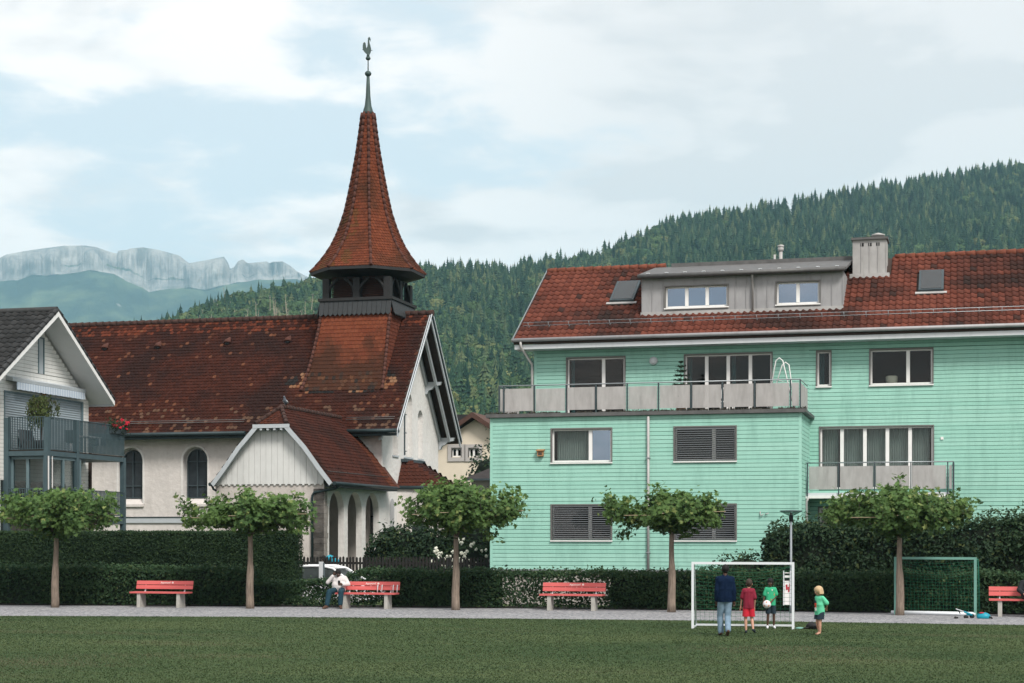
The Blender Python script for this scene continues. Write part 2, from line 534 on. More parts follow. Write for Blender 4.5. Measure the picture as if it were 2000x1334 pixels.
class MB:
    """Collects shapes in world coordinates and links them as ONE mesh object."""
    def __init__(self):
        self.v = []
        self.f = []
        self.c = []
        self.mi = []
        self.smooth = []
        self.cur = 0
        self.color = None
        self.sm = False

    def face(self, *idx):
        self.f.append(idx)
        self.c.append(self.color)
        self.mi.append(self.cur)
        self.smooth.append(self.sm)

    def poly(self, pts):
        n = len(self.v)
        self.v.extend([tuple(p) for p in pts])
        self.face(*range(n, n + len(pts)))

    def box(self, x0, y0, z0, x1, y1, z1):
        n = len(self.v)
        x0, x1 = min(x0, x1), max(x0, x1)
        y0, y1 = min(y0, y1), max(y0, y1)
        z0, z1 = min(z0, z1), max(z0, z1)
        self.v.extend([(x0, y0, z0), (x1, y0, z0), (x1, y1, z0), (x0, y1, z0), (x0, y0, z1), (x1, y0, z1), (x1, y1, z1), (x0, y1, z1)])
        for q in ((0, 3, 2, 1), (4, 5, 6, 7), (0, 1, 5, 4), (1, 2, 6, 5), (2, 3, 7, 6), (3, 0, 4, 7)):
            self.face(*[n + k for k in q])
        return self

    def prism(self, poly, d):
        """Closed prism: polygon (list of 3D points) extruded by vector d."""
        n = len(self.v)
        k = len(poly)
        d = Vector(d)
        self.v.extend([tuple(p) for p in poly])
        self.v.extend([tuple(Vector(p) + d) for p in poly])
        nrm = Vector((0, 0, 0))
        for i in range(k):
            a, b = Vector(poly[i]), Vector(poly[(i + 1) % k])
            nrm += a.cross(b)
        flip = nrm.dot(d) > 0
        A = list(range(n, n + k))
        B = list(range(n + k, n + 2 * k))
        self.face(*(A[::-1] if flip else A))
        self.face(*(B if flip else B[::-1]))
        for i in range(k):
            j = (i + 1) % k
            q = (A[i], A[j], B[j], B[i])
            self.face(*(q if flip else q[::-1]))
        return self

    def tube(self, p0, p1, r0, r1=None, n=8, caps=True):
        r1 = r0 if r1 is None else r1
        return self.path([p0, p1], [r0, r1], n, caps)

    def path(self, pts, rad, n=8, caps=True, flat=1.0):
        pts = [Vector(p) for p in pts]
        if isinstance(rad, (int, float)):
            rad = [rad] * len(pts)
        base = len(self.v)
        prev = None
        old = self.sm
        self.sm = True
        for i, p in enumerate(pts):
            if i == 0:
                d = pts[1] - p
            elif i == len(pts) - 1:
                d = p - pts[i - 1]
            else:
                d = pts[i + 1] - pts[i - 1]
            d.normalize()
            if prev is None:
                a = d.cross(Vector((0, 0, 1)))
                if a.length < 1e-3:
                    a = d.cross(Vector((1, 0, 0)))
                a.normalize()
            else:
                a = prev - d * prev.dot(d)
                a.normalize()
            prev = a
            b = d.cross(a)
            for k in range(n):
                w = 2 * math.pi * (k + .5) / n
                q = p + (a * math.cos(w) + b * math.sin(w) * flat) * rad[i]
                self.v.append(tuple(q))
        for i in range(len(pts) - 1):
            for k in range(n):
                k2 = (k + 1) % n
                self.face(base + i * n + k, base + (i + 1) * n + k, base + (i + 1) * n + k2, base + i * n + k2)
        self.sm = False
        if caps:
            self.face(*[base + k for k in range(n)])
            e = base + (len(pts) - 1) * n
            self.face(*[e + k for k in range(n - 1, -1, -1)])
        self.sm = old
        return self

    def lathe(self, c, prof, n=16, axis='z', smooth=True, phase=0.0, caps=True):
        """Revolve (radius, height) pairs about a vertical axis through c."""
        base = len(self.v)
        old = self.sm
        self.sm = smooth
        for r, h in prof:
            for k in range(n):
                w = 2 * math.pi * k / n + phase
                x, y = r * math.cos(w), r * math.sin(w)
                if axis == 'z':
                    self.v.append((c[0] + x, c[1] + y, c[2] + h))
                elif axis == 'x':
                    self.v.append((c[0] + h, c[1] + x, c[2] + y))
                else:
                    self.v.append((c[0] + y, c[1] + h, c[2] + x))
        for i in range(len(prof) - 1):
            for k in range(n):
                k2 = (k + 1) % n
                self.face(base + i * n + k, base + i * n + k2, base + (i + 1) * n + k2, base + (i + 1) * n + k)
        self.sm = False
        if caps:
            self.face(*[base + k for k in range(n - 1, -1, -1)])
            e = base + (len(prof) - 1) * n
            self.face(*[e + k for k in range(n)])
        self.sm = old
        return self

    def ball(self, c, r, n=12, m=8, s=(1, 1, 1)):
        prof = []
        base = len(self.v)
        old = self.sm
        self.sm = True
        for i in range(m + 1):
            a = -math.pi / 2 + math.pi * i / m
            rr, h = max(math.cos(a), 1e-3) * r, math.sin(a) * r
            for k in range(n):
                w = 2 * math.pi * k / n
                self.v.append((c[0] + rr * math.cos(w) * s[0], c[1] + rr * math.sin(w) * s[1], c[2] + h * s[2]))
        for i in range(m):
            for k in range(n):
                k2 = (k + 1) % n
                self.face(base + i * n + k, base + i * n + k2, base + (i + 1) * n + k2, base + (i + 1) * n + k)
        self.sm = old
        return self

    def build(self, name, m, parent=None, loc=None):
        me = bpy.data.meshes.new(name)
        me.from_pydata(self.v, [], self.f)
        ms = m if isinstance(m, (list, tuple)) else [m]
        for x in ms:
            me.materials.append(mat(x))
        if len(ms) > 1:
            me.polygons.foreach_set('material_index', self.mi)
        me.polygons.foreach_set('use_smooth', self.smooth)
        if any(c is not None for c in self.c):
            at = me.color_attributes.new('Col', 'FLOAT_COLOR', 'CORNER')
            data = []
            for p, c in zip(self.f, self.c):
                c = c or (0.5, 0.5, 0.5)
                data.extend((c[0], c[1], c[2], 1.0) * len(p))
            at.data.foreach_set('color', data)
        me.update()
        return link(name, me, parent, loc)


def link(name, me, parent=None, loc=None):
    o = bpy.data.objects.new(name, me)
    col.objects.link(o)
    if parent is not None:
        o.parent = parent
        if loc is None:
            # the mesh is in world coordinates; the root Empty is only translated
            b = parent.get('_base')
            if b is None:
                b = (0, 0, 0)
            o.location = (-b[0], -b[1], -b[2]) if not parent.get('_sub') else (0, 0, 0)
            o['_sub'] = 1
        else:
            o.location = loc
    elif loc is not None:
        o.location = loc
    return o


def tag(o, label=None, cat=None, group=None, kind=None):
    if label:
        o['label'] = label
    if cat:
        o['category'] = cat
    if group:
        o['group'] = group
    if kind:
        o['kind'] = kind
    return o


def thing(name, base, label, cat, group=None):
    o = bpy.data.objects.new(name, None)
    col.objects.link(o)
    o.location = base
    o.empty_display_size = 0.2
    o['_base'] = tuple(base)
    return tag(o, label, cat, group)


def copy_tree(o, parent=None):
    c = o.copy()
    col.objects.link(c)
    c.parent = parent
    for ch in o.children:
        if ch.name in col.objects:
            copy_tree(ch, c)
    return c


BOXES = {}


def shared_box():
    """Unit box with slightly eased edges, shared by all plain pieces."""
    if 'b' not in BOXES:
        mb = MB().box(0, 0, 0, 1, 1, 1)
        me = bpy.data.meshes.new('piece')
        me.from_pydata(mb.v, [], mb.f)
        BOXES['b'] = me
    return BOXES['b']


def piece(name, m, parent, x0, y0, z0, x1, y1, z1):
    """A box-shaped piece that shares mesh data with its alikes."""
    key = ('p', m)
    if key not in BOXES:
        me = shared_box().copy()
        me.materials.append(mat(m))
        BOXES[key] = me
    o = bpy.data.objects.new(name, BOXES[key])
    col.objects.link(o)
    o.parent = parent
    b = (0, 0, 0)
    if parent is not None and not parent.get('_sub') and parent.get('_base') is not None:
        b = parent['_base']
    o.location = (x0 - b[0], y0 - b[1], z0 - b[2])
    o.scale = (x1 - x0, y1 - y0, z1 - z0)
    o['_sub'] = 1
    return o


def np_mesh(name, verts, faces, m, parent=None, colors=None, smooth=False, kind=None):
    """verts (n,3); faces (k, 3 or 4); colors per face (k,3)."""
    verts = np.ascontiguousarray(verts, dtype=np.float32)
    faces = np.ascontiguousarray(faces, dtype=np.int32)
    k, w = faces.shape
    me = bpy.data.meshes.new(name)
    me.vertices.add(len(verts))
    me.vertices.foreach_set('co', verts.ravel())
    me.loops.add(k * w)
    me.loops.foreach_set('vertex_index', faces.ravel())
    me.polygons.add(k)
    me.polygons.foreach_set('loop_start', np.arange(0, k * w, w, dtype=np.int32))
    me.polygons.foreach_set('loop_total', np.full(k, w, dtype=np.int32))
    me.polygons.foreach_set('use_smooth', np.full(k, smooth, dtype=bool))
    me.materials.append(mat(m))
    me.update(calc_edges=True)
    if colors is not None:
        at = me.color_attributes.new('Col', 'FLOAT_COLOR', 'CORNER')
        c = np.ones((k, w, 4), dtype=np.float32)
        c[:, :, :3] = colors[:, None, :]
        at.data.foreach_set('color', c.ravel())
    o = link(name, me, parent)
    if kind:
        o['kind'] = kind
    return o


def rand_frames(normals, tilt):
    """Orthonormal frames whose normal scatters about the given normals."""
    n = normals + rng.normal(0, tilt, normals.shape)
    n /= np.linalg.norm(n, axis=1, keepdims=True) + 1e-9
    a = rng.normal(0, 1, n.shape)
    a -= n * np.sum(a * n, axis=1, keepdims=True)
    a /= np.linalg.norm(a, axis=1, keepdims=True) + 1e-9
    b = np.cross(n, a)
    return n, a, b


SIMPLE_LEAF = (np.array([(0, -1.0, 0), (0.55, -0.1, 0.12), (0, 1.0, -0.1), (-0.55, -0.1, 0.12)]), [(0, 1, 2, 3)])


def lobed_leaf():
    """Plane-tree leaf: five lobes about a folded midrib, as quads from the stalk."""
    pts = [(0, -0.15), (0.55, -0.55), (0.5, -0.1), (1.0, 0.15), (0.5, 0.3), (0.42, 0.75), (0.18, 0.55), (0, 1.05),
           (-0.18, 0.55), (-0.42, 0.75), (-0.5, 0.3), (-1.0, 0.15), (-0.5, -0.1), (-0.55, -0.55)]
    v = np.array([(x, y, 0.16 * abs(x) - 0.12 * y * y) for x, y in pts])
    f = [(0, 1, 2, 4), (2, 3, 4, 4), (0, 4, 6, 7), (4, 5, 6, 6), (0, 7, 8, 10), (8, 9, 10, 10), (0, 10, 12, 13), (10, 11, 12, 12)]
    return v, f


def leaf_cloud(name, pts, normals, size, m, parent=None, shape=SIMPLE_LEAF, tilt=0.6, c_rand=0.15, kind=None, bright=None, droop=0.0):
    """Many leaf faces joined into one part."""
    lv, lf = shape
    n = len(pts)
    nn, a, b = rand_frames(normals, tilt)
    if droop:
        b = b * (1 - droop) + np.array((0, 0, -1.0)) * droop
        b /= np.linalg.norm(b, axis=1, keepdims=True)
        a = np.cross(b, nn)
        a /= np.linalg.norm(a, axis=1, keepdims=True) + 1e-9
        nn = np.cross(a, b)
    sz = size * rng.uniform(0.65, 1.35, n)
    V = pts[:, None, :] + sz[:, None, None] * (a[:, None, :] * lv[None, :, 0:1] + b[:, None, :] * lv[None, :, 1:2] + nn[:, None, :] * lv[None, :, 2:3])
    k = len(lv)
    tri = [f for f in lf if len(set(f)) == 3]
    quad = [f for f in lf if len(set(f)) == 4]
    faces = []
    for f in quad:
        faces.append((f[0], f[1], f[2]))
        faces.append((f[0], f[2], f[3]))
    for f in tri:
        u = []
        for q in f:
            if q not in u:
                u.append(q)
        faces.append(tuple(u))
    if len(lf) == 1:
        fa = np.array(lf)
    else:
        fa = np.array(faces)
    FA = (np.arange(n)[:, None, None] * k + fa[None]).reshape(-1, fa.shape[1])
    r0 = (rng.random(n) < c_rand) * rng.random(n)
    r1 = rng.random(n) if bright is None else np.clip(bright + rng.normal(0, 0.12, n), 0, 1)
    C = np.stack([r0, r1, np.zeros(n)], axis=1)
    C = np.repeat(C, len(fa), axis=0)
    return np_mesh(name, V.reshape(-1, 3), FA, m, parent, C, kind=kind)


# ------------------------------------------------------------------ roof tiles
TILE_TONE = .72


def add_beaver(mb, A, U, V, N, w, h, color, lift=0.035):
    """Flat plain tile with a rounded tail; A is its lower left corner on the roof plane."""
    g_ = (color[0] + color[1] + color[2]) / 3
    mb.color = tuple(max(.004, (q * 1.08 - g_ * .08) * TILE_TONE) for q in color)
    e = w * 0.035
    top = h * 1.25
    l1 = A + U * e + N * lift + V * (h * .22)
    l2 = A + U * (w * .22) + N * lift + V * (h * .045)
    l3 = A + U * (w * .5) + N * lift
    l4 = A + U * (w * .78) + N * lift + V * (h * .045)
    l5 = A + U * (w - e) + N * lift + V * (h * .22)
    t1 = A + U * (w - e) + V * top + N * 0.004
    t0 = A + U * e + V * top + N * 0.004
    n = len(mb.v)
    low = [p - N * (lift * .9) for p in (l1, l2, l3, l4, l5)]
    mb.v.extend([tuple(p) for p in (l1, l2, l3, l4, l5, t1, t0)] + [tuple(p) for p in low])
    mb.face(n, n + 1, n + 2, n + 3, n + 4, n + 5, n + 6)
    for i in range(4):
        mb.face(n + i, n + 7 + i, n + 8 + i, n + 1 + i)


def pan_profile(w):
    return [(0, 0.012), (w * .14, 0.052), (w * .34, 0.062), (w * .54, 0.03), (w * .74, 0.008), (w * 1.02, 0.012)]


def add_pan(mb, A, U, V, N, w, h, color, lift=0.03):
    mb.color = color
    pr = pan_profile(w)
    n = len(mb.v)
    k = len(pr)
    for a, z in pr:
        mb.v.append(tuple(A + U * a + N * (z + lift)))
    for a, z in pr:
        mb.v.append(tuple(A + U * a + V * (h * 1.12) + N * (z + 0.002)))
    for a, z in pr:
        mb.v.append(tuple(A + U * a + N * (z - 0.012)))
    for i in range(k - 1):
        mb.sm = True
        mb.face(n + i, n + i + 1, n + k + i + 1, n + k + i)
        mb.sm = False
        mb.face(n + 2 * k + i, n + 2 * k + i + 1, n + i + 1, n + i)


def vnoise(p, scale, off=0.0):
    return mnoise.fractal(Vector((p[0] * scale + off, p[1] * scale + off * .7, p[2] * scale)), 1.0, 2.0, 4)


def lerp3(a, b, f):
    f = max(0.0, min(1.0, f))
    return tuple(a[i] + (b[i] - a[i]) * f for i in range(3))


def interp(x, xs, ys):
    return float(np.interp(x, xs, ys))


# ------------------------------------------------------------------ land
def smooth01(x):
    x = max(0.0, min(1.0, x))
    return x * x * (3 - 2 * x)


def ground_z(t):
    return -0.33 * smooth01((t - 53.0) / 1.5) + 0.36 * smooth01((t - 60.3) / 2.0)


def build_ground():
    xs = [-9000, -3000, -800, -200, -60, -45, -35, -25, -15, -5, 5, 15, 40, 150, 800, 3000, 9000]
    ys = [-600, -100, 0, 20, 40, 46, 50, 53, 53.5, 54, 54.5, 56, 58, 60.3, 61.3, 62.3, 70, 90, 150, 300, 1000, 4000, 9000]
    mb = MB()
    for y in ys:
        for x in xs:
            mb.v.append((x, y, ground_z(y)))
    w = len(xs)
    for j in range(len(ys) - 1):
        for i in range(w - 1):
            mb.face(j * w + i, j * w + i + 1, (j + 1) * w + i + 1, (j + 1) * w + i)
    tag(mb.build('ground', 'lawn'), kind='structure')
    # gravel path between lawn and hedge, edges a little uneven
    near = [on_ground(u, v) for u, v in ((-400, 1201.6), (0, 1203), (500, 1205), (1000, 1208.5), (1500, 1213.5), (2000, 1221), (2400, 1227))]
    far = [on_ground(u, v) for u, v in ((-400, 1179.5), (0, 1182), (500, 1185), (1000, 1188.5), (1500, 1194), (2000, 1201.5), (2400, 1208))]
    nx, ny = zip(*near)
    fx, fy = zip(*far)
    mb = MB()
    X = np.linspace(-46, 22, 480)
    for x in X:
        e = 0.10 * mnoise.noise(Vector((x * 1.3, 0, 0))) + 0.05 * mnoise.noise(Vector((x * 6.0, 3, 0)))
        y0 = interp(x, nx, ny) + e
        y1 = interp(x, fx, fy) + 0.25
        mb.v.append((x, y0, 0.004))
        mb.v.append((x, (y0 + y1) / 2, 0.012))
        mb.v.append((x, y1, 0.004))
    for i in range(len(X) - 1):
        for k in (0, 1):
            mb.face(i * 3 + k, i * 3 + 3 + k, i * 3 + 4 + k, i * 3 + 1 + k)
    tag(mb.build('path', 'gravel'), kind='structure')
    # soil strip under the hedge
    mb = MB()
    for x in X:
        y1 = interp(x, fx, fy)
        e = 0.08 * mnoise.noise(Vector((x * 2.3, 9, 0)))
        mb.v.append((x, y1 + e, 0.016))
        mb.v.append((x, y1 + 1.6, 0.016))
    for i in range(len(X) - 1):
        mb.face(i * 2, i * 2 + 2, i * 2 + 3, i * 2 + 1)
    tag(mb.build('hedge_bed_ground', 'soil'), kind='structure')
    # lane behind the hedge
    mb = MB()
    mb.poly([(-60, 55.2, -0.326), (20, 55.2, -0.326), (20, 60.2, -0.326), (-60, 60.2, -0.326)])
    tag(mb.build('road', 'asphalt'), kind='structure')
    return (nx, ny), (fx, fy)


PATH_NEAR, HEDGE_LINE = build_ground()


def build_lawn_blades():
    """Short mown grass, blade by blade near the camera, thinning with distance."""
    n = 330000
    d = 25.0 + 23.5 * rng.random(n) ** 1.15
    u = rng.uniform(-420, 2420, n)
    r = (u - 1000) / FPX * d
    x = CT * r - ST * d
    y = ST * r + CT * d
    lim = np.interp(x, PATH_NEAR[0], PATH_NEAR[1]) + rng.normal(0.0, 0.05, n)
    ok = y < lim
    x, y, d = x[ok], y[ok], d[ok]
    n = len(x)
    h = rng.uniform(0.008, 0.024, n)
    w = 0.007 + 0.0003 * d
    a = rng.uniform(0, 2 * math.pi, n)
    dx, dy = np.cos(a) * w, np.sin(a) * w
    lx, ly = rng.normal(0, 0.022, n), rng.normal(0, 0.022, n)
    z0 = np.full(n, -0.004)
    V = np.stack([np.stack([x - dx, y - dy, z0], 1), np.stack([x + dx, y + dy, z0], 1), np.stack([x + lx, y + ly, h], 1)], 1).reshape(-1, 3)
    F = np.arange(3 * n).reshape(-1, 3)
    dry = np.array([mnoise.noise(Vector((px * 0.16, py * 0.5, 2.0))) for px, py in zip(x, y)])
    r0 = np.clip((dry - 0.2) * 1.5, 0, 0.8) + (rng.random(n) < 0.03) * 0.35
    C = np.stack([np.clip(r0, 0, 1), rng.random(n), np.zeros(n)], 1)
    o = np_mesh('grass', V, F, 'grass_blade', None, C)
    tag(o, 'short mown grass of the playing field', 'grass', kind='stuff')


build_lawn_blades()

# ------------------------------------------------------------------ wooded hill
RIDGE_U = [-900, -300, 0, 150, 240, 330, 400, 470, 540, 600, 700, 800, 900, 1000, 1030, 1100, 1160, 1200, 1250, 1330, 1400, 1480, 1560, 1640, 1740, 1850, 1920, 2000, 2300, 2900]
RIDGE_V = [880, 780, 700, 662, 632, 600, 577, 552, 537, 527, 512, 501, 499, 506, 490, 484, 480, 464, 437, 412, 398, 385, 375, 362, 343, 325, 314, 305, 280, 260]
TREE_H = 21.0


def ridge_d(u):
    return interp(u, [-900, 200, 600, 1000, 2000, 2900], [800, 900, 1050, 1250, 1600, 1800])


def hill_point(u, k):
    """k = 0 at the foot, 1 at the ridge, above 1 behind it."""
    dr = ridge_d(u)
    d0 = 330.0
    d = d0 + (dr - d0) * k
    vt = interp(u, RIDGE_U, RIDGE_V)
    zr = EYE + (HORIZON - vt) / FPX * dr - TREE_H * 0.92
    zr = max(zr, 2.0)
    kk = min(k, 1.0)
    z = zr * (0.30 * kk + 0.70 * kk ** 1.45)
    if k > 1:
        z -= (k - 1) * 260
    x, y = cam_xy(u, d)
    z += 7.0 * mnoise.fractal(Vector((x * 0.006, y * 0.006, 1.7)), 1.0, 2.0, 3) * min(1.0, 3 * kk) * max(0.0, 1 - abs(kk - .5) * 1.6)
    return x, y, z, d


def build_hill():
    us = np.linspace(-900, 2900, 150)
    ks = [0, .05, .1, .18, .26, .34, .42, .5, .58, .66, .74, .82, .9, .96, 1.0, 1.06, 1.2, 1.5]
    mb = MB()
    mb.sm = True
    for k in ks:
        for u in us:
            x, y, z, d = hill_point(u, k)
            mb.v.append((x, y, z - (0.5 if k > 0 else 1.0)))
    w = len(us)
    for j in range(len(ks) - 1):
        for i in range(w - 1):
            mb.face(j * w + i, j * w + i + 1, (j + 1) * w + i + 1, (j + 1) * w + i)
    tag(mb.build('hill', 'hill_floor'), kind='structure')


build_hill()


def conifer_mesh(seed, slim):
    r = random.Random(seed)
    mb = MB()
    mb.tube((0, 0, 0), (0, 0, 0.9), 0.016, 0.004, 5)
    tiers = 13
    for i in range(tiers):
        f = i / (tiers - 1)
        z = 0.10 + 0.86 * f
        rad = slim * (1 - f) ** 0.68 * r.uniform(0.85, 1.12) + 0.012
        n = 9 if f < .6 else 6
        ph = r.uniform(0, 6.28)
        for k in range(n):
            a = ph + 2 * math.pi * k / n + r.uniform(-.2, .2)
            rr = rad * r.uniform(0.65, 1.15)
            da = math.pi / n * 1.15
            drop = 0.055 + 0.03 * r.random()
            tip = (rr * math.cos(a), rr * math.sin(a), z - drop)
            l = (rr * .62 * math.cos(a - da), rr * .62 * math.sin(a - da), z - drop * .75)
            q = (rr * .62 * math.cos(a + da), rr * .62 * math.sin(a + da), z - drop * .75)
            top = (0, 0, z + 0.045)
            mb.poly([top, l, tip])
            mb.poly([top, tip, q])
    mb.cur = 0
    me = bpy.data.meshes.new('conifer')
    me.from_pydata(mb.v, [], mb.f)
    me.materials.append(MATS['far_conifer'])
    return me


def broad_mesh(seed):
    r = np.random.default_rng(seed)
    V, Fc = [], []
    lobes = [((0, 0, .62), .26)] + [((.2 * math.cos(a) * r.uniform(.6, 1.1), .2 * math.sin(a) * r.uniform(.6, 1.1), r.uniform(.38, .72)), r.uniform(.13, .2)) for a in np.linspace(0, 6.28, 8)[:-1]]
    k = 0
    for c, rad in lobes:
        for _ in range(60):
            d = r.normal(0, 1, 3)
            d[2] = abs(d[2]) * .9 - .25
            d /= np.linalg.norm(d)
            p = np.array(c) + d * rad * r.uniform(.8, 1.08)
            nrm = d + r.normal(0, .5, 3)
            nrm /= np.linalg.norm(nrm)
            a = np.cross(nrm, r.normal(0, 1, 3))
            a /= np.linalg.norm(a)
            b = np.cross(nrm, a)
            s = r.uniform(.035, .065)
            V += [tuple(p - a * s), tuple(p + b * s * .8), tuple(p + a * s), tuple(p - b * s * .8)]
            Fc.append((k, k + 1, k + 2, k + 3))
            k += 4
    mb = MB()
    mb.v, mb.f = V, Fc
    for c, rad in lobes:
        mb2 = MB().ball(c, rad * .86, 8, 6)
        o = len(mb.v)
        mb.v += mb2.v
        mb.f += [tuple(q + o for q in f) for f in mb2.f]
    me = bpy.data.meshes.new('broadleaf')
    me.from_pydata(mb.v, [], mb.f)
    me.materials.append(MATS['far_broad'])
    return me


def bare_mesh(seed):
    r = random.Random(seed)
    mb = MB()
    mb.path([(0, 0, 0), (r.uniform(-.02, .02), 0, .5), (r.uniform(-.04, .04), 0, .95)], [.013, .011, .004], 5)
    for _ in range(5):
        z = r.uniform(.55, .9)
        a = r.uniform(0, 6.28)
        mb.tube((0, 0, z), (.06 * math.cos(a), .06 * math.sin(a), z + .05), .004, .002, 4)
    mb.cur = 0
    me = bpy.data.meshes.new('bare_trunk')
    me.from_pydata(mb.v, [], mb.f)
    me.materials.append(MATS['far_trunk'])
    return me


def build_forest():
    kinds = bpy.data.collections.new('tree_kinds')
    names = []
    for i, me in enumerate([conifer_mesh(1, .20), conifer_mesh(2, .25), conifer_mesh(3, .17), conifer_mesh(4, .28), broad_mesh(5), broad_mesh(6), broad_mesh(7), bare_mesh(8), bare_mesh(9)]):
        o = bpy.data.objects.new('a%d_tree_kind' % i, me)
        kinds.objects.link(o)
    P, R, S, I = [], [], [], []
    r = random.Random(5)
    for _ in range(26000):
        u = r.uniform(-160, 2250)
        k = r.random() ** 0.8 * 1.03
        x, y, z, d = hill_point(u, k)
        if k < 0.10:
            continue
        vt = interp(u, RIDGE_U, RIDGE_V)
        n = mnoise.fractal(Vector((x * .008, y * .008, 5.0)), 1.0, 2.0, 3)
        left = u < 640
        # clearing with tall thin survivors on the left flank, small meadow far right
        clear = left and u > 380 and 0.55 < k < 0.86 and n > -0.22
        if clear and r.random() < 0.78:
            continue
        if u > 1925 and 0.50 < k < 0.545 and u < 2120:
            continue
        if clear:
            idx = 7 + (r.random() < .5) if r.random() < 0.72 else 4 + int(r.random() * 3)
            h = r.uniform(15, 23)
        else:
            pc = 0.86 + 0.4 * n if not left else 0.45 + .5 * n
            if u > 1300:
                pc += .2 * k
            elif not left:
                pc -= .12 + .25 * (1 - k)
            if r.random() < pc:
                idx = int(r.random() * 4)
                h = TREE_H * r.uniform(0.60, 1.04) * (1.12 if r.random() < .06 else 1)
            else:
                idx = 4 + int(r.random() * 3)
                h = TREE_H * r.uniform(0.6, 0.85)
            if left and r.random() < .05:
                idx = 7
        P.append((x, y, z - 0.6))
        R.append(r.uniform(0, 6.28))
        S.append(h)
        I.append(idx)
    me = bpy.data.meshes.new('forest')
    me.from_pydata(P, [], [])
    for nm, ty, data in (('turn', 'FLOAT', R), ('grow', 'FLOAT', S), ('pick', 'INT', I)):
        a = me.attributes.new(nm, ty, 'POINT')
        a.data.foreach_set('value', data)
    o = link('forest', me)
    tag(o, 'dense mixed conifer forest covering the long hillside behind the houses', 'forest', kind='stuff')
    g = bpy.data.node_groups.new('forest_nodes', 'GeometryNodeTree')
    g.interface.new_socket('Geometry', in_out='INPUT', socket_type='NodeSocketGeometry')
    g.interface.new_socket('Geometry', in_out='OUTPUT', socket_type='NodeSocketGeometry')
    gi, go = g.nodes.new('NodeGroupInput'), g.nodes.new('NodeGroupOutput')
    ci = g.nodes.new('GeometryNodeCollectionInfo')
    ci.inputs['Collection'].default_value = kinds
    ci.inputs['Separate Children'].default_value = True
    ci.inputs['Reset Children'].default_value = True
    ip = g.nodes.new('GeometryNodeInstanceOnPoints')
    ip.inputs['Pick Instance'].default_value = True

    def na(nm, ty):
        n = g.nodes.new('GeometryNodeInputNamedAttribute')
        n.data_type = ty
        n.inputs['Name'].default_value = nm
        return n.outputs['Attribute']
    cx = g.nodes.new('ShaderNodeCombineXYZ')
    g.links.new(na('turn', 'FLOAT'), cx.inputs[2])
    g.links.new(gi.outputs[0], ip.inputs['Points'])
    g.links.new(ci.outputs[0], ip.inputs['Instance'])
    g.links.new(na('pick', 'INT'), ip.inputs['Instance Index'])
    g.links.new(cx.outputs[0], ip.inputs['Rotation'])
    g.links.new(na('grow', 'FLOAT'), ip.inputs['Scale'])
    g.links.new(ip.outputs[0], go.inputs[0])
    md = o.modifiers.new('trees', 'NODES')
    md.node_group = g


build_forest()

# ------------------------------------------------------------------ far limestone mountain
TOP = [(-300, 540), (-120, 520), (0, 503.5), (12, 497), (62, 488), (124, 480), (164, 479.5), (186, 482), (217, 492.5), (229, 495), (231, 489.5), (248, 488), (254, 485), (279, 483), (310, 488), (350, 499), (369, 514), (403, 508), (437, 501), (446, 514), (449, 525), (457, 522), (465, 510), (474, 506.5), (484, 514), (521, 510.5), (527, 514), (533, 511), (552, 510.5), (567, 519), (580, 530), (640, 560), (760, 590), (900, 640)]
BASE = [(-300, 575), (-120, 560), (0, 550), (34, 550), (62, 539), (93, 541), (174, 530), (223, 536), (248, 552), (279, 564), (291, 573), (325, 567), (372, 564), (400, 569), (450, 556), (496, 548), (580, 545), (640, 575), (760, 605), (900, 650)]


